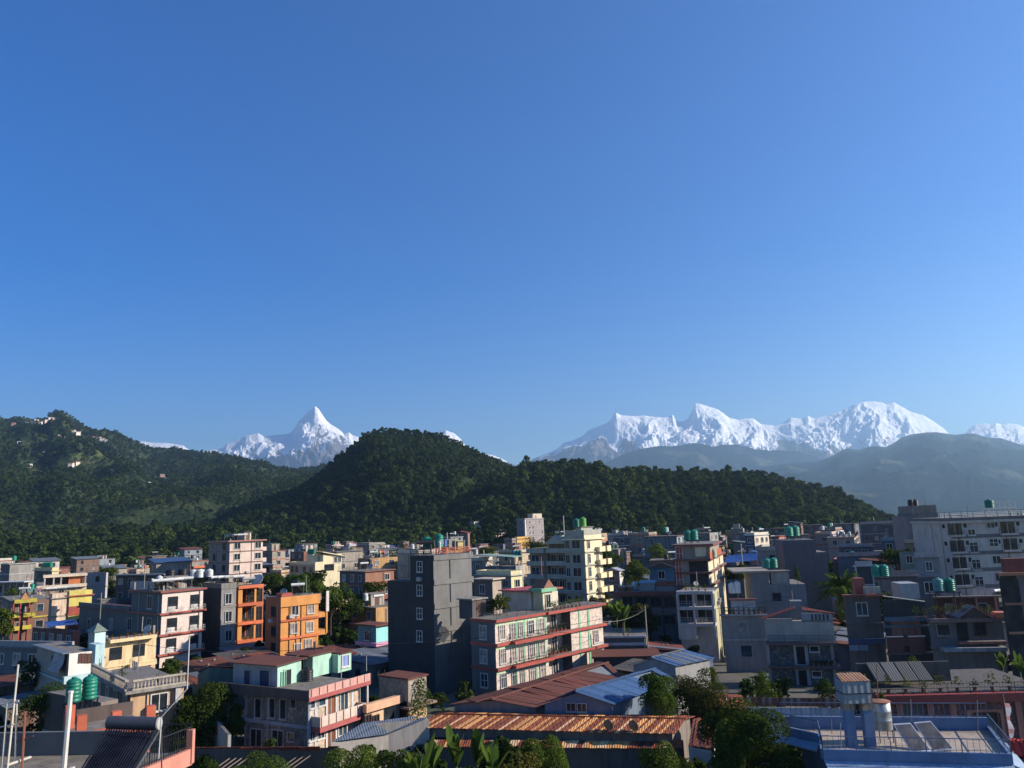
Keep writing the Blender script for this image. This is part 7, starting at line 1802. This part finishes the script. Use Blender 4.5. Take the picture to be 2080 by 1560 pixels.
for k_, (cx_, cy_, xr_, xl_, cR_) in enumerate(((1262, 1100, 1276, 1250, (0.55, 0.5, 0.42)), (1300, 1104, 1318, 1288, (0.5, 0.36, 0.28)), (1352, 1096, 1364, 1338, (0.6, 0.55, 0.46)), (1418, 1092, 1430, 1404, (0.4, 0.38, 0.36)), (1462, 1088, 1476, 1448, (0.62, 0.56, 0.48)), (1496, 1084, 1508, 1484, (0.45, 0.3, 0.24)), (1640, 1078, 1654, 1626, (0.56, 0.5, 0.42)))):
    slope_house(('cream', 'tan', 'pale', 'grey', 'whitish', 'brown', 'light')[k_]+' house at the ridge foot, '+('right of the cream block', 'behind the faded cream house', 'left of the red banded block', 'behind the red banded block', 'right of the red banded block', 'above the blue tarpaulin', 'behind the slate blue tower')[k_], cx_, cy_, 436+4*k_, 38, xr_, xl_, cR_, sh(cR_, 0.5), (REDP, GREYP, WHITE)[k_ % 3], right=True, roof=('rail', 'parapet')[k_ % 2], wk='hole')  # left walls get a darkened copy, shade painted in
# ---- filler: the rest of the crowded roofs, each its own house
PAL_ = [('whitewashed', (0.6, 0.57, 0.52)), ('cream', (0.58, 0.48, 0.33)), ('dusty pink', (0.46, 0.33, 0.28)), ('grey', (0.3, 0.29, 0.28)), ('tan', (0.42, 0.31, 0.22)), ('blue grey', (0.25, 0.3, 0.35)), ('raw concrete', (0.26, 0.24, 0.22)), ('brown', (0.2, 0.13, 0.1)), ('ochre', (0.5, 0.3, 0.13)), ('stained', (0.36, 0.32, 0.27)), ('slate', (0.14, 0.145, 0.16)), ('brick red', (0.28, 0.12, 0.085))]
TRM = [('red trim', REDP), ('white trim', WHITE), ('brown trim', BRB), ('grey trim', GREYP), ('orange trim', ORANGE)]
ROOFK = [('parapet roof', 'parapet'), ('railed roof', 'rail'), ('tin roof', 'tin'), ('bare flat roof', 'none')]
EXTRA = ['stair hut', 'green tank', 'black tank', 'solar heater', 'clear roof', 'roof plants']
PROT = [(425, 545, 1178, 192), (588, 700, 1176, 195), (1066, 1232, 1215, 160), (1845, 2080, 1195, 133), (1850, 1908, 1112, 167), (1588, 1684, 1200, 130), (952, 1108, 1108, 600), (680, 800, 1195, 170), (1284, 1348, 1156, 220), (60, 225, 1195, 206), (225, 350, 1182, 170), (1365, 1470, 1195, 121), (1510, 1600, 1112, 235), (1650, 1835, 1125, 245), (1228, 1268, 1192, 173)]
used = set(); rf = random.Random(5)
def foot_hit(x, y, m):
    for f in FOOT:
        d = Vector((x, y, 0)) - Vector((f.c.x, f.c.y, 0)); p, q = d.dot(f.u), d.dot(f.v)
        if -m < p < f.W+m and -m < q < f.D+m: return True
    return False
LM_ = [(-900, 250, 'far left'), (250, 560, 'left of orange block'), (560, 900, 'left of dark tower'), (900, 1120, 'right of dark tower'), (1120, 1400, 'near cream block'), (1400, 1650, 'near slate tower'), (1650, 3000, 'towards pale hotel')]
nfill = 0
for Yc in (118, 131, 145, 160, 176, 194, 214, 236, 260, 285, 310, 336, 364, 394, 425):
    stepx = 10.2 + Yc*0.016
    for i in range(-45, 46):
        X = i*stepx + rf.uniform(-3.0, 3.0); Yh = Yc + rf.uniform(-6, 6)
        px, py = proj((X, Yh, 6))
        if px < -60 or px > 2120: continue
        if rf.random() < (0.08 if Yc < 300 else 0.3): continue
        if hill_top(X, Yh) > 1.5: continue
        if foot_hit(X, Yh, 4.9) or nfill > 262: continue
        w, d = rf.uniform(5.5, 9.5), rf.uniform(5.5, 9.5); h = rf.choice((4.2, 5.8, 6.6, 7.4, 8.8, 9.8, 11.6, 13.0)) if Yc > 150 else rf.choice((3.6, 4.4, 5.6, 6.5, 7.2))
        if Yc > 205 and px > 900: h = rf.choice((6.6, 8.8, 9.8, 11.6, 13.0, 14.5))
        ang = rf.choice((38, 42, 46, 50)) if px < 1250 else rf.choice((14, 20, 28, 36))
        top = proj((X, Yh, h+1.5))[1]; lim = [p for p in PROT if p[0]-25 < px < p[1]+25 and Yh < p[3]]
        while lim and h > 2.9 and proj((X, Yh-4, h+1.6))[1] < max(p[2] for p in lim): h -= 1.0
        if h <= 2.9: h = 2.9
        for _ in range(60):
            ci, ti, ri, ei = rf.randrange(12), rf.randrange(5), rf.randrange(4), rf.randrange(6)
            lm = [t for a0, a1, t in LM_ if a0 <= px < a1][0]
            k = (ci, ti, lm) if _ < 50 else (ci, ti, ri, ei, lm)
            if k not in used: break
        used.add(k)
        cn, cc = PAL_[ci]; tn, tm_ = TRM[ti]; rn, rk = ROOFK[ri]; ex = EXTRA[ei]
        if rk == 'tin': ex = 'clear roof'
        cx_, cy_ = proj((X, Yh, h)); 
        lab = '%s house, %s, %s%s, %s' % (cn, tn, rn, '' if ex == 'clear roof' else ' with ' + ex, lm)
        b = fh(lab, cx_, cy_, Yh, ang, W=w, D=d, cR=cc, cL=sh(cc, rf.uniform(0.5, 0.8)), dirt=0.75, fm=rf.choice((WHITE, DIMWHITE, BROWNW)), trim=(RUSTC, DULLR, GREYM, BLUEM)[ti % 4] if rk == 'tin' else tm_, roof=rk, nst=max(1, min(3, int(h/2.9))), wk=rf.choice(('two', 'two+', 'four+', 'hole', 'hole+', 'top')), bal=rf.random() < 0.25, dens=3.4)  # left wall colour scaled down to paint in its shade
        b.H = h
        if ex == 'stair hut': b.hut(1, 4, d*0.3, d*0.3+3, 2.3, plaster(cc, 0.3), z=b.top)
        elif ex.endswith('tank'): water_tank(b.world(2, d*0.4, b.top), 0.6, 1.4, '%s on the %s house, %s, %s' % (ex, cn, tn, lm), TGREEN if ex[0] == 'g' else TBLACK, TANKS if ex[0] == 'g' else 'black water tanks', 0.9)
        elif ex == 'solar heater': solar_heater(b.world(2.5, d*0.4, b.top), math.radians(200), 1.8, 'solar heater on the %s house, %s, %s' % (cn, tn, lm))
        elif ex == 'roof plants':
            for q in range(3): potted(b.world(0.8+q, 0.7, b.top), 1.0, ('left', 'middle', 'right')[q]+' roof plant on the %s house, %s, %s' % (cn, tn, lm), q)
        nfill += 1
print('filler houses', nfill)
# ---- houses along the crest of the far left hill
rc = random.Random(9)
for k, (px, py) in enumerate([(28, 861), (56, 857), (66, 856), (74, 853), (81, 855), (88, 852), (95, 853), (103, 850), (110, 850), (150, 873), (158, 876), (190, 884), (200, 887), (208, 889), (216, 890), (40, 895), (120, 880), (128, 882), (60, 940), (145, 938), (157, 938), (330, 966), (338, 966), (90, 910), (230, 950), (300, 1000)]):
    v = P(px, py+4, 2900); d = ray(px, py+3)
    Y_ = None
    for yy in np.arange(1200, 3100, 10.0):
        q = Vector((d.x/d.y*yy, yy, HCAM+d.z/d.y*yy))
        if LEFT.at(q.x, yy) > q.z-5: Y_ = yy; break
    if Y_ is None: Y_ = 2960
    q = P(px, py, Y_); z = LEFT.at(q.x, Y_)
    s_ = rc.uniform(5, 11)*Y_/1900.0
    c_ = rc.choice(((0.72, 0.68, 0.62), (0.75, 0.7, 0.66), (0.55, 0.3, 0.25), (0.7, 0.6, 0.55)))
    o = empty('hill_house', (q.x, q.y, z-2), rc.random()); tag(o, 'tiny pale house on the far left hill', 'house', 'houses on the far left hill')
    MB().box(-s_/2, s_/2, -4, 4, -2, 0.6*s_+2).build('wall', plaster(c_, 0.1), o)
    MB().box(-s_/2-0.5, s_/2+0.5, -4.6, 4.6, 0.6*s_+2.01, 0.6*s_+3).build('roof', paint(rc.choice(((0.35, 0.15, 0.1), (0.5, 0.5, 0.52)))), o)
q = P(118, 848, 2990)
o = MB().box(-7, 7, -6, 6, -10, 9).box(-9, 9, -8, 8, 9.01, 11.5).box(-3, 3, -3, 3, 11.51, 16).box(-4.5, 4.5, -4.5, 4.5, 16.01, 17.2).build('lookout_tower', paint((0.3, 0.3, 0.28))); o.location = (q.x, q.y, LEFT.at(q.x, q.y)+8); tag(o, 'small lookout tower on top of the far left hill', 'tower')
# ================================================================== TREES AND GARDENS
def tpx(px, py_top, py_bot, Y, w_px, label, m=None, seed=0, n=2600, leaf=0.3, th=None, nl=9, cat='tree', name='tree', z0=0.0, depth=0.5, group=None):
    """a tree on the ground at column px and distance Y whose crown reaches row py_top"""
    top = P(px, py_top, Y); H = max(1.0, top.z - z0); R = w_px/2/F_PX*Y*(1.3 if Y < 80 else 1.15)
    zb = P(px, py_bot, Y).z - z0
    if Y < 80: n, leaf = int(n*1.9), leaf*0.74
    return tree((P(px, (py_top+py_bot)/2, Y).x, Y, z0), H, R, label, m, seed, n, leaf, max(0.1, zb) if th is None else th, group, cat, name, nl, 0.85, depth)
tpx(1508, 1394, 1585, 52, 140, 'large dark leafy tree left of the blue terrace', LEAFD, 1, 11000, 0.22, 0.3, 12)
tpx(1476, 1440, 1580, 50.5, 80, 'dark lower tree at the left foot of the large tree', LEAFD, 2, 4000, 0.22, 0.3, 8)
tpx(1590, 1490, 1580, 50, 80, 'dark bush beneath the terrace left end', LEAFD, 3, 3000, 0.22, 0.2, 7, 'bush', 'bush')
tpx(1340, 1362, 1462, 68.5, 70, 'bright vine covered tree in front of the blue hall', LEAFG, 4, 5200, 0.2, 0.3, 10)
tpx(1327, 1360, 1400, 68.8, 30, 'thin climbing top rising left above the vine covered tree', LEAFG, 5, 1100, 0.2, 4.0, 5)
tpx(1420, 1366, 1462, 72, 104, 'olive tangled tree right of the vine covered tree', LEAFO, 6, 6500, 0.22, 0.3, 11)
tpx(1120, 1468, 1590, 46, 92, 'round clipped dense green tree at the bottom centre', LEAFG, 7, 8500, 0.15, 0.2, 11, depth=0.25)
tpx(1055, 1500, 1590, 44, 90, 'thin yellowish shrub left of the round tree', LEAFO, 8, 2600, 0.16, 0.2, 9, 'shrub', 'shrub', depth=0.8)
tpx(1350, 1482, 1590, 47, 84, 'leafy green tree before the rusty striped roof', LEAFD, 9, 5200, 0.18, 0.2, 9, depth=0.7)
tpx(1395, 1520, 1590, 46, 70, 'dark shrub between the leafy tree and the large tree', LEAFD, 10, 2600, 0.18, 0.2, 7, 'shrub', 'shrub')
tpx(735, 1494, 1590, 50, 110, 'dense green bush at bottom left of the banana plants', LEAFG, 11, 8000, 0.17, 0.2, 10, 'bush', 'bush')
tpx(815, 1502, 1590, 48, 90, 'darker bush behind the banana plants', LEAFD, 12, 4500, 0.17, 0.2, 8, 'bush', 'bush')
tpx(545, 1524, 1590, 56, 120, 'bright bush under the bare rafters', LEAFG, 13, 5000, 0.18, 0.2, 9, 'bush', 'bush')
tpx(425, 1530, 1590, 56, 60, 'small dark bush beside the near ledge', LEAFD, 14, 2200, 0.18, 0.2, 6, 'bush', 'bush')
tpx(412, 1400, 1500, 72, 108, 'wide leafy tree left of the stone house', LEAFD, 15, 8500, 0.24, 0.3, 12)
tpx(360, 1405, 1470, 74, 70, 'small tree beside the carved balustrade', LEAFG, 16, 3200, 0.22, 0.5, 8)
tpx(480, 1420, 1490, 73, 40, 'slender bush by the stone house arch', LEAFG, 17, 1800, 0.2, 0.3, 6, 'bush', 'bush')
for i, (px, py, pb, Y, w, m) in enumerate(((555, 1160, 1215, 150, 62, LEAFD), (605, 1165, 1220, 146, 70, LEAFG), (640, 1158, 1215, 152, 46, LEAFD), (690, 1172, 1285, 132, 80, LEAFD), (672, 1185, 1260, 128, 50, LEAFD), (648, 1180, 1230, 140, 44, LEAFG), (755, 1180, 1265, 148, 66, LEAFD), (715, 1215, 1290, 138, 40, LEAFD))):
    tpx(px, py, pb, Y, w, ('dark broad tree above the orange balconies', 'lighter tree in front of the cream house', 'dark tree right of the cream house terrace', 'tall rounded tree right of the orange block', 'shaded tree touching the orange block', 'mid green tree behind the orange block', 'shaded tree left of the dark tower', 'low dark tree above the turquoise house')[i], m, 20+i, 2600, 0.42, None, 9)
for i, (px, py, pb, Y, w, m) in enumerate(((1290, 1130, 1200, 150, 50, LEAFD), (1340, 1108, 1150, 195, 50, LEAFG), (1300, 1225, 1290, 112, 70, LEAFO), (1258, 1225, 1290, 114, 50, LEAFG), (1825, 1114, 1165, 150, 66, LEAFD), (1240, 1120, 1170, 185, 44, LEAFD), (1215, 1218, 1240, 110, 40, LEAFO), (1495, 1150, 1185, 140, 40, LEAFD), (1085, 1098, 1120, 260, 60, LEAFD), (890, 1095, 1130, 230, 70, LEAFD), (800, 1110, 1150, 260, 60, LEAFD), (990, 1112, 1140, 230, 44, LEAFG), (220, 1150, 1180, 230, 44, LEAFD), (1380, 1100, 1130, 260, 50, LEAFD), (1440, 1090, 1130, 260, 70, LEAFD), (30, 1190, 1260, 160, 60, LEAFD), (8, 1230, 1300, 130, 40, LEAFD), (70, 1340, 1400, 92, 60, LEAFD), (95, 1405, 1450, 66, 90, LEAFD), (345, 1345, 1385, 84, 40, LEAFD))):
    tpx(px, py, pb, Y, w, ('tree behind the long brown house', 'bright tree left of the red banded cream block', 'drooping olive tree beside the street pole', 'bright bushy tree right of the red banded building', 'dark round tree left of the pale hotel', 'dark tree right of the cream apartment block', 'olive bush at the end of the red banded roof', 'small tree below the blue tarpaulin', 'dark tree below the slope hotel', 'dark tree behind the tower tanks', 'dark tree behind the tower left side', 'light tree right of the tower railing', 'tree behind the grey concrete box', 'tree behind the red banded cream block', 'broad tree at the ridge foot', 'dark tree left of the yellow banded house', 'shaded tree at the left picture edge', 'dark bush below the bluish grey house', 'dark creeper bush left of the big green tanks', 'small plant filled bush by the pink block foot')[i], m, 40+i, 1700, 0.42 if Y > 105 else 0.25, None, 8)
tpx(1712, 1180, 1232, 117, 40, 'bright hanging creeper tree beneath the tall palm', LEAFG, 90, 2400, 0.32, 1.0, 8)
palm(P(1705, 1170, 120).xy.to_3d(), 8.2, 'tall palm with drooping fronds right of the slate blue tower', 3, 40, 4.6, None, LEAFG)
for i, (px, pt, Y, n_, lw) in enumerate(((925, 1502, 47, 8, 0.6), (968, 1494, 46, 8, 0.6), (880, 1512, 46, 8, 0.6), (1000, 1525, 45, 7, 0.5), (850, 1530, 44, 7, 0.5), (1748, 1345, 62, 7, 0.4), (2030, 1312, 74, 9, 0.5), (2065, 1318, 73, 9, 0.5), (1250, 1212, 108, 8, 0.6), (1265, 1222, 107, 8, 0.6))):
    p_ = P(px, pt, Y); banana((p_.x, Y, 0), p_.z*(1.22 if Y < 60 else 1.05), ('banana plant left of the centre one at the bottom', 'tall banana plant with one upright leaf at the bottom', 'broad banana plant by the dark bush', 'small banana plant beside the yellowish shrub', 'low banana plant near the dense bush', 'banana plant behind the square steel tank', 'banana plant left by the right edge tower', 'banana plant right by the right edge tower', 'left banana plant beside the red banded building', 'right banana plant beside the red banded building')[i], 30+i, n_, 'banana plants', lw if Y < 100 else 0.9, 2.6 if Y < 60 else (1.9 if Y < 100 else 3.4))
for i, (px, pt, Y, w) in enumerate(((1548, 1350, 70, 46), (1676, 1365, 68, 44), (1720, 1350, 66, 50), (1855, 1318, 70, 44), (1790, 1390, 58, 34))):
    tpx(px, pt, pt+50, Y, w, ('pale green shrub left of the white and stone house', 'dark shrub before the white and stone house', 'shrub left of the square steel tank', 'bright shrub behind the dark roof panels', 'shrub beside the red beam', 'low shrub above the rusted roof strip')[i], (LEAFG, LEAFD, LEAFD, LEAFG, LEAFD, LEAFO)[i], 70+i, 1500, 0.2, 0.3, 7, 'shrub', 'shrub')
# street poles
for i, (px, pt, Y, r) in enumerate(((1310, 1232, 100, 0.1), (1608, 1200, 100, 0.06), (1505, 1105, 140, 0.09), (200, 1285, 96, 0.05), (206, 1205, 112, 0.08), (295, 1145, 160, 0.1))):
    p_ = P(px, pt, Y); pole_thing((p_.x, Y, 0), p_.z, r, ('grey street pole beside the olive tree', 'thin pole behind the white and stone house', 'pale leaning pole left of the blue tarpaulin', 'white thin post by the pale cyan roof tower', 'dark post before the pink block side wing', 'pole beside the dark low roofed house')[i], 'street_pole', 'pole', DIMWHITE if i in (2, 3) else CONC)
# ground cover between the houses
rg2 = np.random.default_rng(8); pts = []
for _ in range(9000):
    Y = 45 + 420*rg2.random()**1.4; u = rg2.uniform(-0.75, 0.78); X = u*Y
    pts.append((X, Y, 0.0))
keep = [p for p in pts if not foot_hit(p[0], p[1], 2.0)]
pr = np.array([p for p in keep if p[1] > 62 or rg2.random() < 0.5])
nzv = fbm(pr[:, 0]/22.0, pr[:, 1]/22.0, 2)
pr = pr[(nzv > -0.05)]
scatter('undergrowth', pr, RNG.uniform(0.5, 1.5, len(pr))*np.clip(pr[:, 1]/110, 0.7, 2.0), CROWNS, 'shrubs and garden greenery filling gaps between houses')
# a band of trees where the town meets the hills
pts = []
for _ in range(5200):
    Y = rg2.uniform(400, 740); u = rg2.uniform(-0.8, 0.66); X = u*Y
    if foot_hit(X, Y, 6.0): continue
    if X/Y < -0.05 or Y < 470: pts.append((X, Y, max(0.0, hill_top(X, Y))))
pts = np.array(pts)
scatter('forest', pts, RNG.uniform(2.6, 5.2, len(pts)), CROWNS, 'belt of trees between the town and the hills')
# ================================================================== ROOF CLUTTER
rcl = random.Random(21)
CLOTH = [paint(c) for c in ((0.5, 0.06, 0.05), (0.05, 0.1, 0.35), (0.6, 0.58, 0.55), (0.55, 0.4, 0.1), (0.1, 0.25, 0.2), (0.4, 0.15, 0.3), (0.15, 0.15, 0.17))]
def washing_line(p, az, L, label):
    o = empty('washing_line', p, az); tag(o, label, 'washing line', 'washing lines on the roofs')
    MB().tube((0, 0, 0), (0, 0, 1.9), 0.03, 5).tube((L, 0, 0), (L, 0, 1.9), 0.03, 5).tube((0, 0, 1.85), (L, 0, 1.85), 0.008, 3).build('posts', STEEL, o)
    x = 0.25
    while x < L-0.5:
        w = rcl.uniform(0.3, 0.7); h = rcl.uniform(0.5, 1.0)
        MB().box(x, x+w, -0.015, 0.015, 1.84-h, 1.84).build('garment', rcl.choice(CLOTH), o); x += w + rcl.uniform(0.05, 0.4)
    return o
seen_lab = {}
def short(l):
    for s_ in (' with ', ' beside ', ' under ', ' behind '):
        if s_ in l and len(l.split(s_)[0].split()) >= 4: l = l.split(s_)[0]
    l = ' '.join(l.split()[:10])
    seen_lab[l] = seen_lab.get(l, 0) + 1
    return l if seen_lab[l] == 1 else None
REBAR = paint((0.16, 0.07, 0.045), 0.9)
cnt = dict(wash=0, dish=0, tank=0, pole=0, sol=0)
for f in list(FOOT):
    if f.W < 3.2 or f.D < 2.5 or f.H < 3.4: continue
    lab = short(f.root['label'])
    if lab is None or 'wall' in lab.split()[:3]: continue
    near = f.c.y < 240
    if f.c.y < 66: continue
    if any(c.name.startswith(('roof', 'gable_roof', 'upper', 'top_storey', 'roof_room')) and c.name.split('.')[0] in ('roof', 'gable_roof', 'upper_wall', 'top_storey', 'upper_room') for c in f.root.children): continue
    z = getattr(f, 'top', f.H)+0.01
    rx = lambda a=0.1, b_=0.9: f.W*rcl.uniform(a, b_)
    ry = lambda a=0.1, b_=0.9: f.D*rcl.uniform(a, b_)
    if f.c.y < 210:                             # pipes and boxes fixed to the walls
        for _ in range(rcl.randrange(1, 4)):
            if rcl.random() < 0.5: t = rcl.uniform(0.15, f.W-0.15); MB().tube((t, -0.08, 0), (t, -0.08, f.H-0.3), 0.05, 5).build('drain_pipe', rcl.choice((DIMWHITE, GREYP, BROWNW)), f.root)
            else: t = rcl.uniform(0.15, f.D-0.15); MB().tube((-0.08, t, 0), (-0.08, t, f.H-0.3), 0.05, 5).build('drain_pipe', rcl.choice((DIMWHITE, GREYP, BROWNW)), f.root)
        for _ in range(rcl.randrange(0, 3)):
            q = rcl.uniform(2.0, max(2.1, f.H-1.0))
            if rcl.random() < 0.5: t = rcl.uniform(0.5, f.W-0.6); f.box('wall_unit', t, t+0.75, -0.4, -0.004, q, q+0.5, DIMWHITE)
            else: t = rcl.uniform(0.5, f.D-0.6); f.box('wall_unit', -0.4, -0.004, t, t+0.75, q, q+0.5, DIMWHITE)
    if near and rcl.random() < 0.75:            # stubs of columns with bars, cast with the building
        for (x, y) in ((0.25, 0.25), (f.W-0.25, 0.25), (0.25, f.D-0.25), (f.W*0.5, 0.25), (0.25, f.D*0.5)):
            if rcl.random() < 0.6:
                h = rcl.uniform(0.5, 1.2); mb = MB().box(x-0.12, x+0.12, y-0.12, y+0.12, z, z+h, 0)
                for sx in (-0.07, 0.07):
                    for sy in (-0.07, 0.07): mb.tube((x+sx, y+sy, z+h), (x+sx*1.3, y+sy, z+h+rcl.uniform(0.3, 0.8)), 0.014, 3, 1)
                mb.build('column_stub', [CONC, REBAR], f.root)
    if f.c.y < 330 and rcl.random() < 0.4 and f.D > 4: washing_line(f.world(f.W*0.25, f.D*0.2, z), math.pi/2-f.a+math.pi/2*rcl.choice((0, 1)), min(f.W, f.D)*0.6, 'washing line on the '+lab)
    if f.W > 5 and f.D > 5 and f.c.y > 100 and rcl.random() < 0.45 and not any(c.name.startswith(('stair_house', 'roof_room', 'top_room')) for c in f.root.children):
        x_, y_, w_ = f.W*rcl.uniform(0.2, 0.5), f.D*rcl.uniform(0.2, 0.5), rcl.uniform(1.8, 3.0)
        f.hut(x_, x_+w_, y_, y_+w_*rcl.uniform(0.8, 1.3), rcl.uniform(1.7, 2.4), plaster(rcl.choice(((0.4, 0.36, 0.32), (0.25, 0.23, 0.22), (0.5, 0.46, 0.4), (0.3, 0.16, 0.12))), 0.6), z=z)
        if rcl.random() < 0.5: water_tank(f.world(x_+w_*0.5, y_+w_*0.5, z+2.56) if False else f.world(max(0.7, x_-0.8), y_+0.6, z), 0.45, 1.2, ('white tank by hut on '+lab), TWHITE, 'white tanks beside roof huts', 0.9)
    if rcl.random() < 0.5: dish(f.world(rx(), ry(), z), rcl.uniform(0.35, 0.6), math.radians(rcl.uniform(150, 220)), 'satellite dish on the '+lab, rcl.choice((None, STEEL, DIMWHITE)), 'satellite dishes on the roofs')
    if f.c.y > 98 and rcl.random() < 0.5: water_tank(f.world(rx(0.3, 0.85), ry(0.3, 0.85), z), rcl.uniform(0.4, 0.6), rcl.uniform(1.0, 1.4), rcl.choice(('small black tank', 'small white tank', 'small green tank'))+' at the back of the '+lab if False else ('spare %s tank on the ' % ('black', 'white', 'green')[cnt['tank'] % 3])+lab, (TBLACK, TWHITE, TGREEN)[cnt['tank'] % 3], 'spare water tanks', rcl.choice((0.0, 0.6, 1.1))); cnt['tank'] += 1
    if near and f.c.y > 98 and rcl.random() < 0.4: solar_heater(f.world(rx(0.25, 0.7), ry(0.25, 0.7), z), math.radians(rcl.uniform(190, 225)), 1.6, 'extra solar heater on the '+lab)
    if rcl.random() < 0.5: pole_thing(f.world(rx(), ry(), z), rcl.uniform(1.5, 3.2), 0.04, 'thin aerial pole on the '+lab, 'aerial_pole', 'pole', rcl.choice((STEEL, DIMWHITE, REBAR)), 'aerial poles on the roofs', (rcl.uniform(-0.15, 0.15), 0))
    if near and rcl.random() < 0.35:
        h = rcl.uniform(0.8, 1.4); potted(f.world(0.4, ry(), z), h, 'lone potted plant on the '+lab, rcl.randrange(4), rcl.choice((LEAFG, LEAFD, LEAFO)), 'lone potted plants')
# ---- low sheds and yards between the front houses
EXC = [(1535, 1725, 50, 92), (1700, 2110, 50, 90), (940, 1245, 50, 90), (820, 1470, 40, 84), (640, 900, 40, 68), (370, 720, 40, 76), (1500, 2120, 30, 68), (-80, 420, 10, 66)]
SHC = [('rust brown', [RUSTC, RUSTA]), ('dull red', [DULLR]), ('grey', [GREYM]), ('dark', [tin((0.08, 0.075, 0.07), (0.13, 0.08, 0.05), 0.4, 'x')]), ('patched', [RUSTC, GREYM, DULLR])]
WLC = [('grey', (0.14, 0.13, 0.125)), ('brown', (0.14, 0.1, 0.08)), ('dirty white', (0.36, 0.33, 0.3)), ('block', (0.2, 0.18, 0.155)), ('green', (0.12, 0.16, 0.12)), ('blue', (0.1, 0.13, 0.18))]
SIZ = ('small', 'long', 'narrow', 'low', 'squat', 'wide')
us = set(); ns = 0
for Yc in (66, 73, 80, 87, 94, 101, 108, 115):
    for i in range(-14, 15):
        X = i*6.6 + rcl.uniform(-1.6, 1.6); Yh = Yc + rcl.uniform(-2.5, 2.5); px, py = proj((X, Yh, 2))
        if px < -30 or px > 2100 or foot_hit(X, Yh, 3.3): continue
        if any(a < px < b_ and c_ < Yh < d_ for a, b_, c_, d_ in EXC): continue
        if rcl.random() < 0.12: continue
        lm = [t for a0, a1, t in LM_ if a0 <= px < a1][0]
        for _ in range(80):
            k = (rcl.randrange(5), rcl.randrange(6), rcl.randrange(6), lm)
            if k not in us: break
        us.add(k)
        rn, rm_ = SHC[k[0]]; wn_, wc = WLC[k[1]]
        w, d, h = rcl.uniform(4, 6.5), rcl.uniform(3.5, 5.5), rcl.uniform(2.4, 3.5)
        o = empty('low_shed', (X, Yh, 0), math.pi/2-math.radians(rcl.choice((38, 44, 50)) if px < 1250 else rcl.choice((8, 14, 30)))); tag(o, '%s %s walled shed, %s tin roof, %s' % (SIZ[k[2]], wn_, rn, lm), 'shed', 'low sheds between the houses')
        MB().box(0, w, 0, d, -0.2, h).build('wall', plaster(wc, 0.7), o)
        n = 5
        for j in range(n):
            MB().slab([(-0.35+(w+0.7)*j/n, -0.4, h+0.06), (-0.35+(w+0.7)*(j+1.05)/n, -0.4, h+0.06), (-0.35+(w+0.7)*(j+1.05)/n, d+0.4, h+0.55), (-0.35+(w+0.7)*j/n, d+0.4, h+0.55+0.02*(j % 2))], 0.04).build('roof_sheet', rcl.choice(rm_), o)
        for j in range(rcl.randrange(0, 5)):
            sx, sy = rcl.uniform(0.3, w-0.3), rcl.uniform(0.2, d-0.2); sz = h+0.06+0.49*(sy+0.4)/(d+0.8); q = rcl.uniform(0.1, 0.24)
            MB().lathe([(q*0.8, 0), (q, q*0.5), (q*0.5, q)], (sx, sy, sz), 6).build('roof_stone', CONC, o)
        MB().box(w*0.3, w*0.3+0.9, -0.03, -0.003, 0, 2.0).build('door', BROWNW, o)
        MB().box(-0.03, -0.003, d*0.4, d*0.4+0.9, 1.0, 1.9).build('window', DARKHOLE, o)
        ns += 1
# overhead cables
def cable(p, q, sag, label):
    mb = MB(); prev = None
    for i in range(13):
        t = i/12; c_ = Vector(p)*(1-t)+Vector(q)*t - Vector((0, 0, sag*4*t*(1-t)))
        if prev: mb.tube(prev, c_, 0.026, 3)
        prev = c_
    tag(mb.build('overhead_cable', IRON), label, 'cable', 'overhead cables')
cable(P(639, 1310, 80), P(1310, 1236, 100), 1.2, 'overhead cable from the crossarm pole to the street pole')
cable(P(639, 1317, 80), P(200, 1290, 96), 1.0, 'overhead cable from the crossarm pole to the white thin post')
cable(P(1310, 1236, 100), P(1608, 1210, 100), 0.8, 'overhead cable from the street pole to the stone house pole')
cable(P(639, 1311, 80), P(520, 1345, 86), 0.7, 'overhead cable from the crossarm pole towards the orange balconies')
cable(P(639, 1312, 80), P(760, 1275, 110), 0.9, 'overhead cable from the crossarm pole to the turquoise house')
cable(P(1310, 1238, 100), P(1224, 1262, 96), 0.5, 'overhead cable from the street pole to the red banded building')
cable(P(1310, 1239, 100), P(1380, 1240, 105), 0.5, 'overhead cable from the street pole to the white framed house')
cable(P(1608, 1212, 100), P(1720, 1240, 93), 0.7, 'overhead cable from the thin pole to the dark stone shop')
cable(P(200, 1288, 96), P(60, 1330, 100), 0.7, 'overhead cable from the white thin post to the bluish house')
cable(P(1505, 1108, 140), P(1545, 1165, 112), 0.8, 'overhead cable from the leaning pole to the grey blue house')
g_ = PZ(1455, 1312, 0.05)
lawn = np.array([(g_.x+rcl.uniform(-6, 6), g_.y+rcl.uniform(-7, 9), 0) for _ in range(700)])
gm_ = np_mesh('grass_tuft', *leaf_cards(np.array([(rcl.uniform(-1, 1), rcl.uniform(-1, 1), 0.1) for _ in range(40)]), np.array([(rcl.uniform(-1, 1), rcl.uniform(-1, 1), 0.4) for _ in range(40)]), 0.35, np.random.default_rng(1)), leafm((0.03, 0.09, 0.01), (0.1, 0.22, 0.02), 'lawn grass'))
scatter('lawn', lawn, RNG.uniform(0.5, 1.0, len(lawn)), [bpy.data.objects.new('grass_tuft', gm_)], 'small bright grass yard behind the blue halls')
print('sheds', ns)
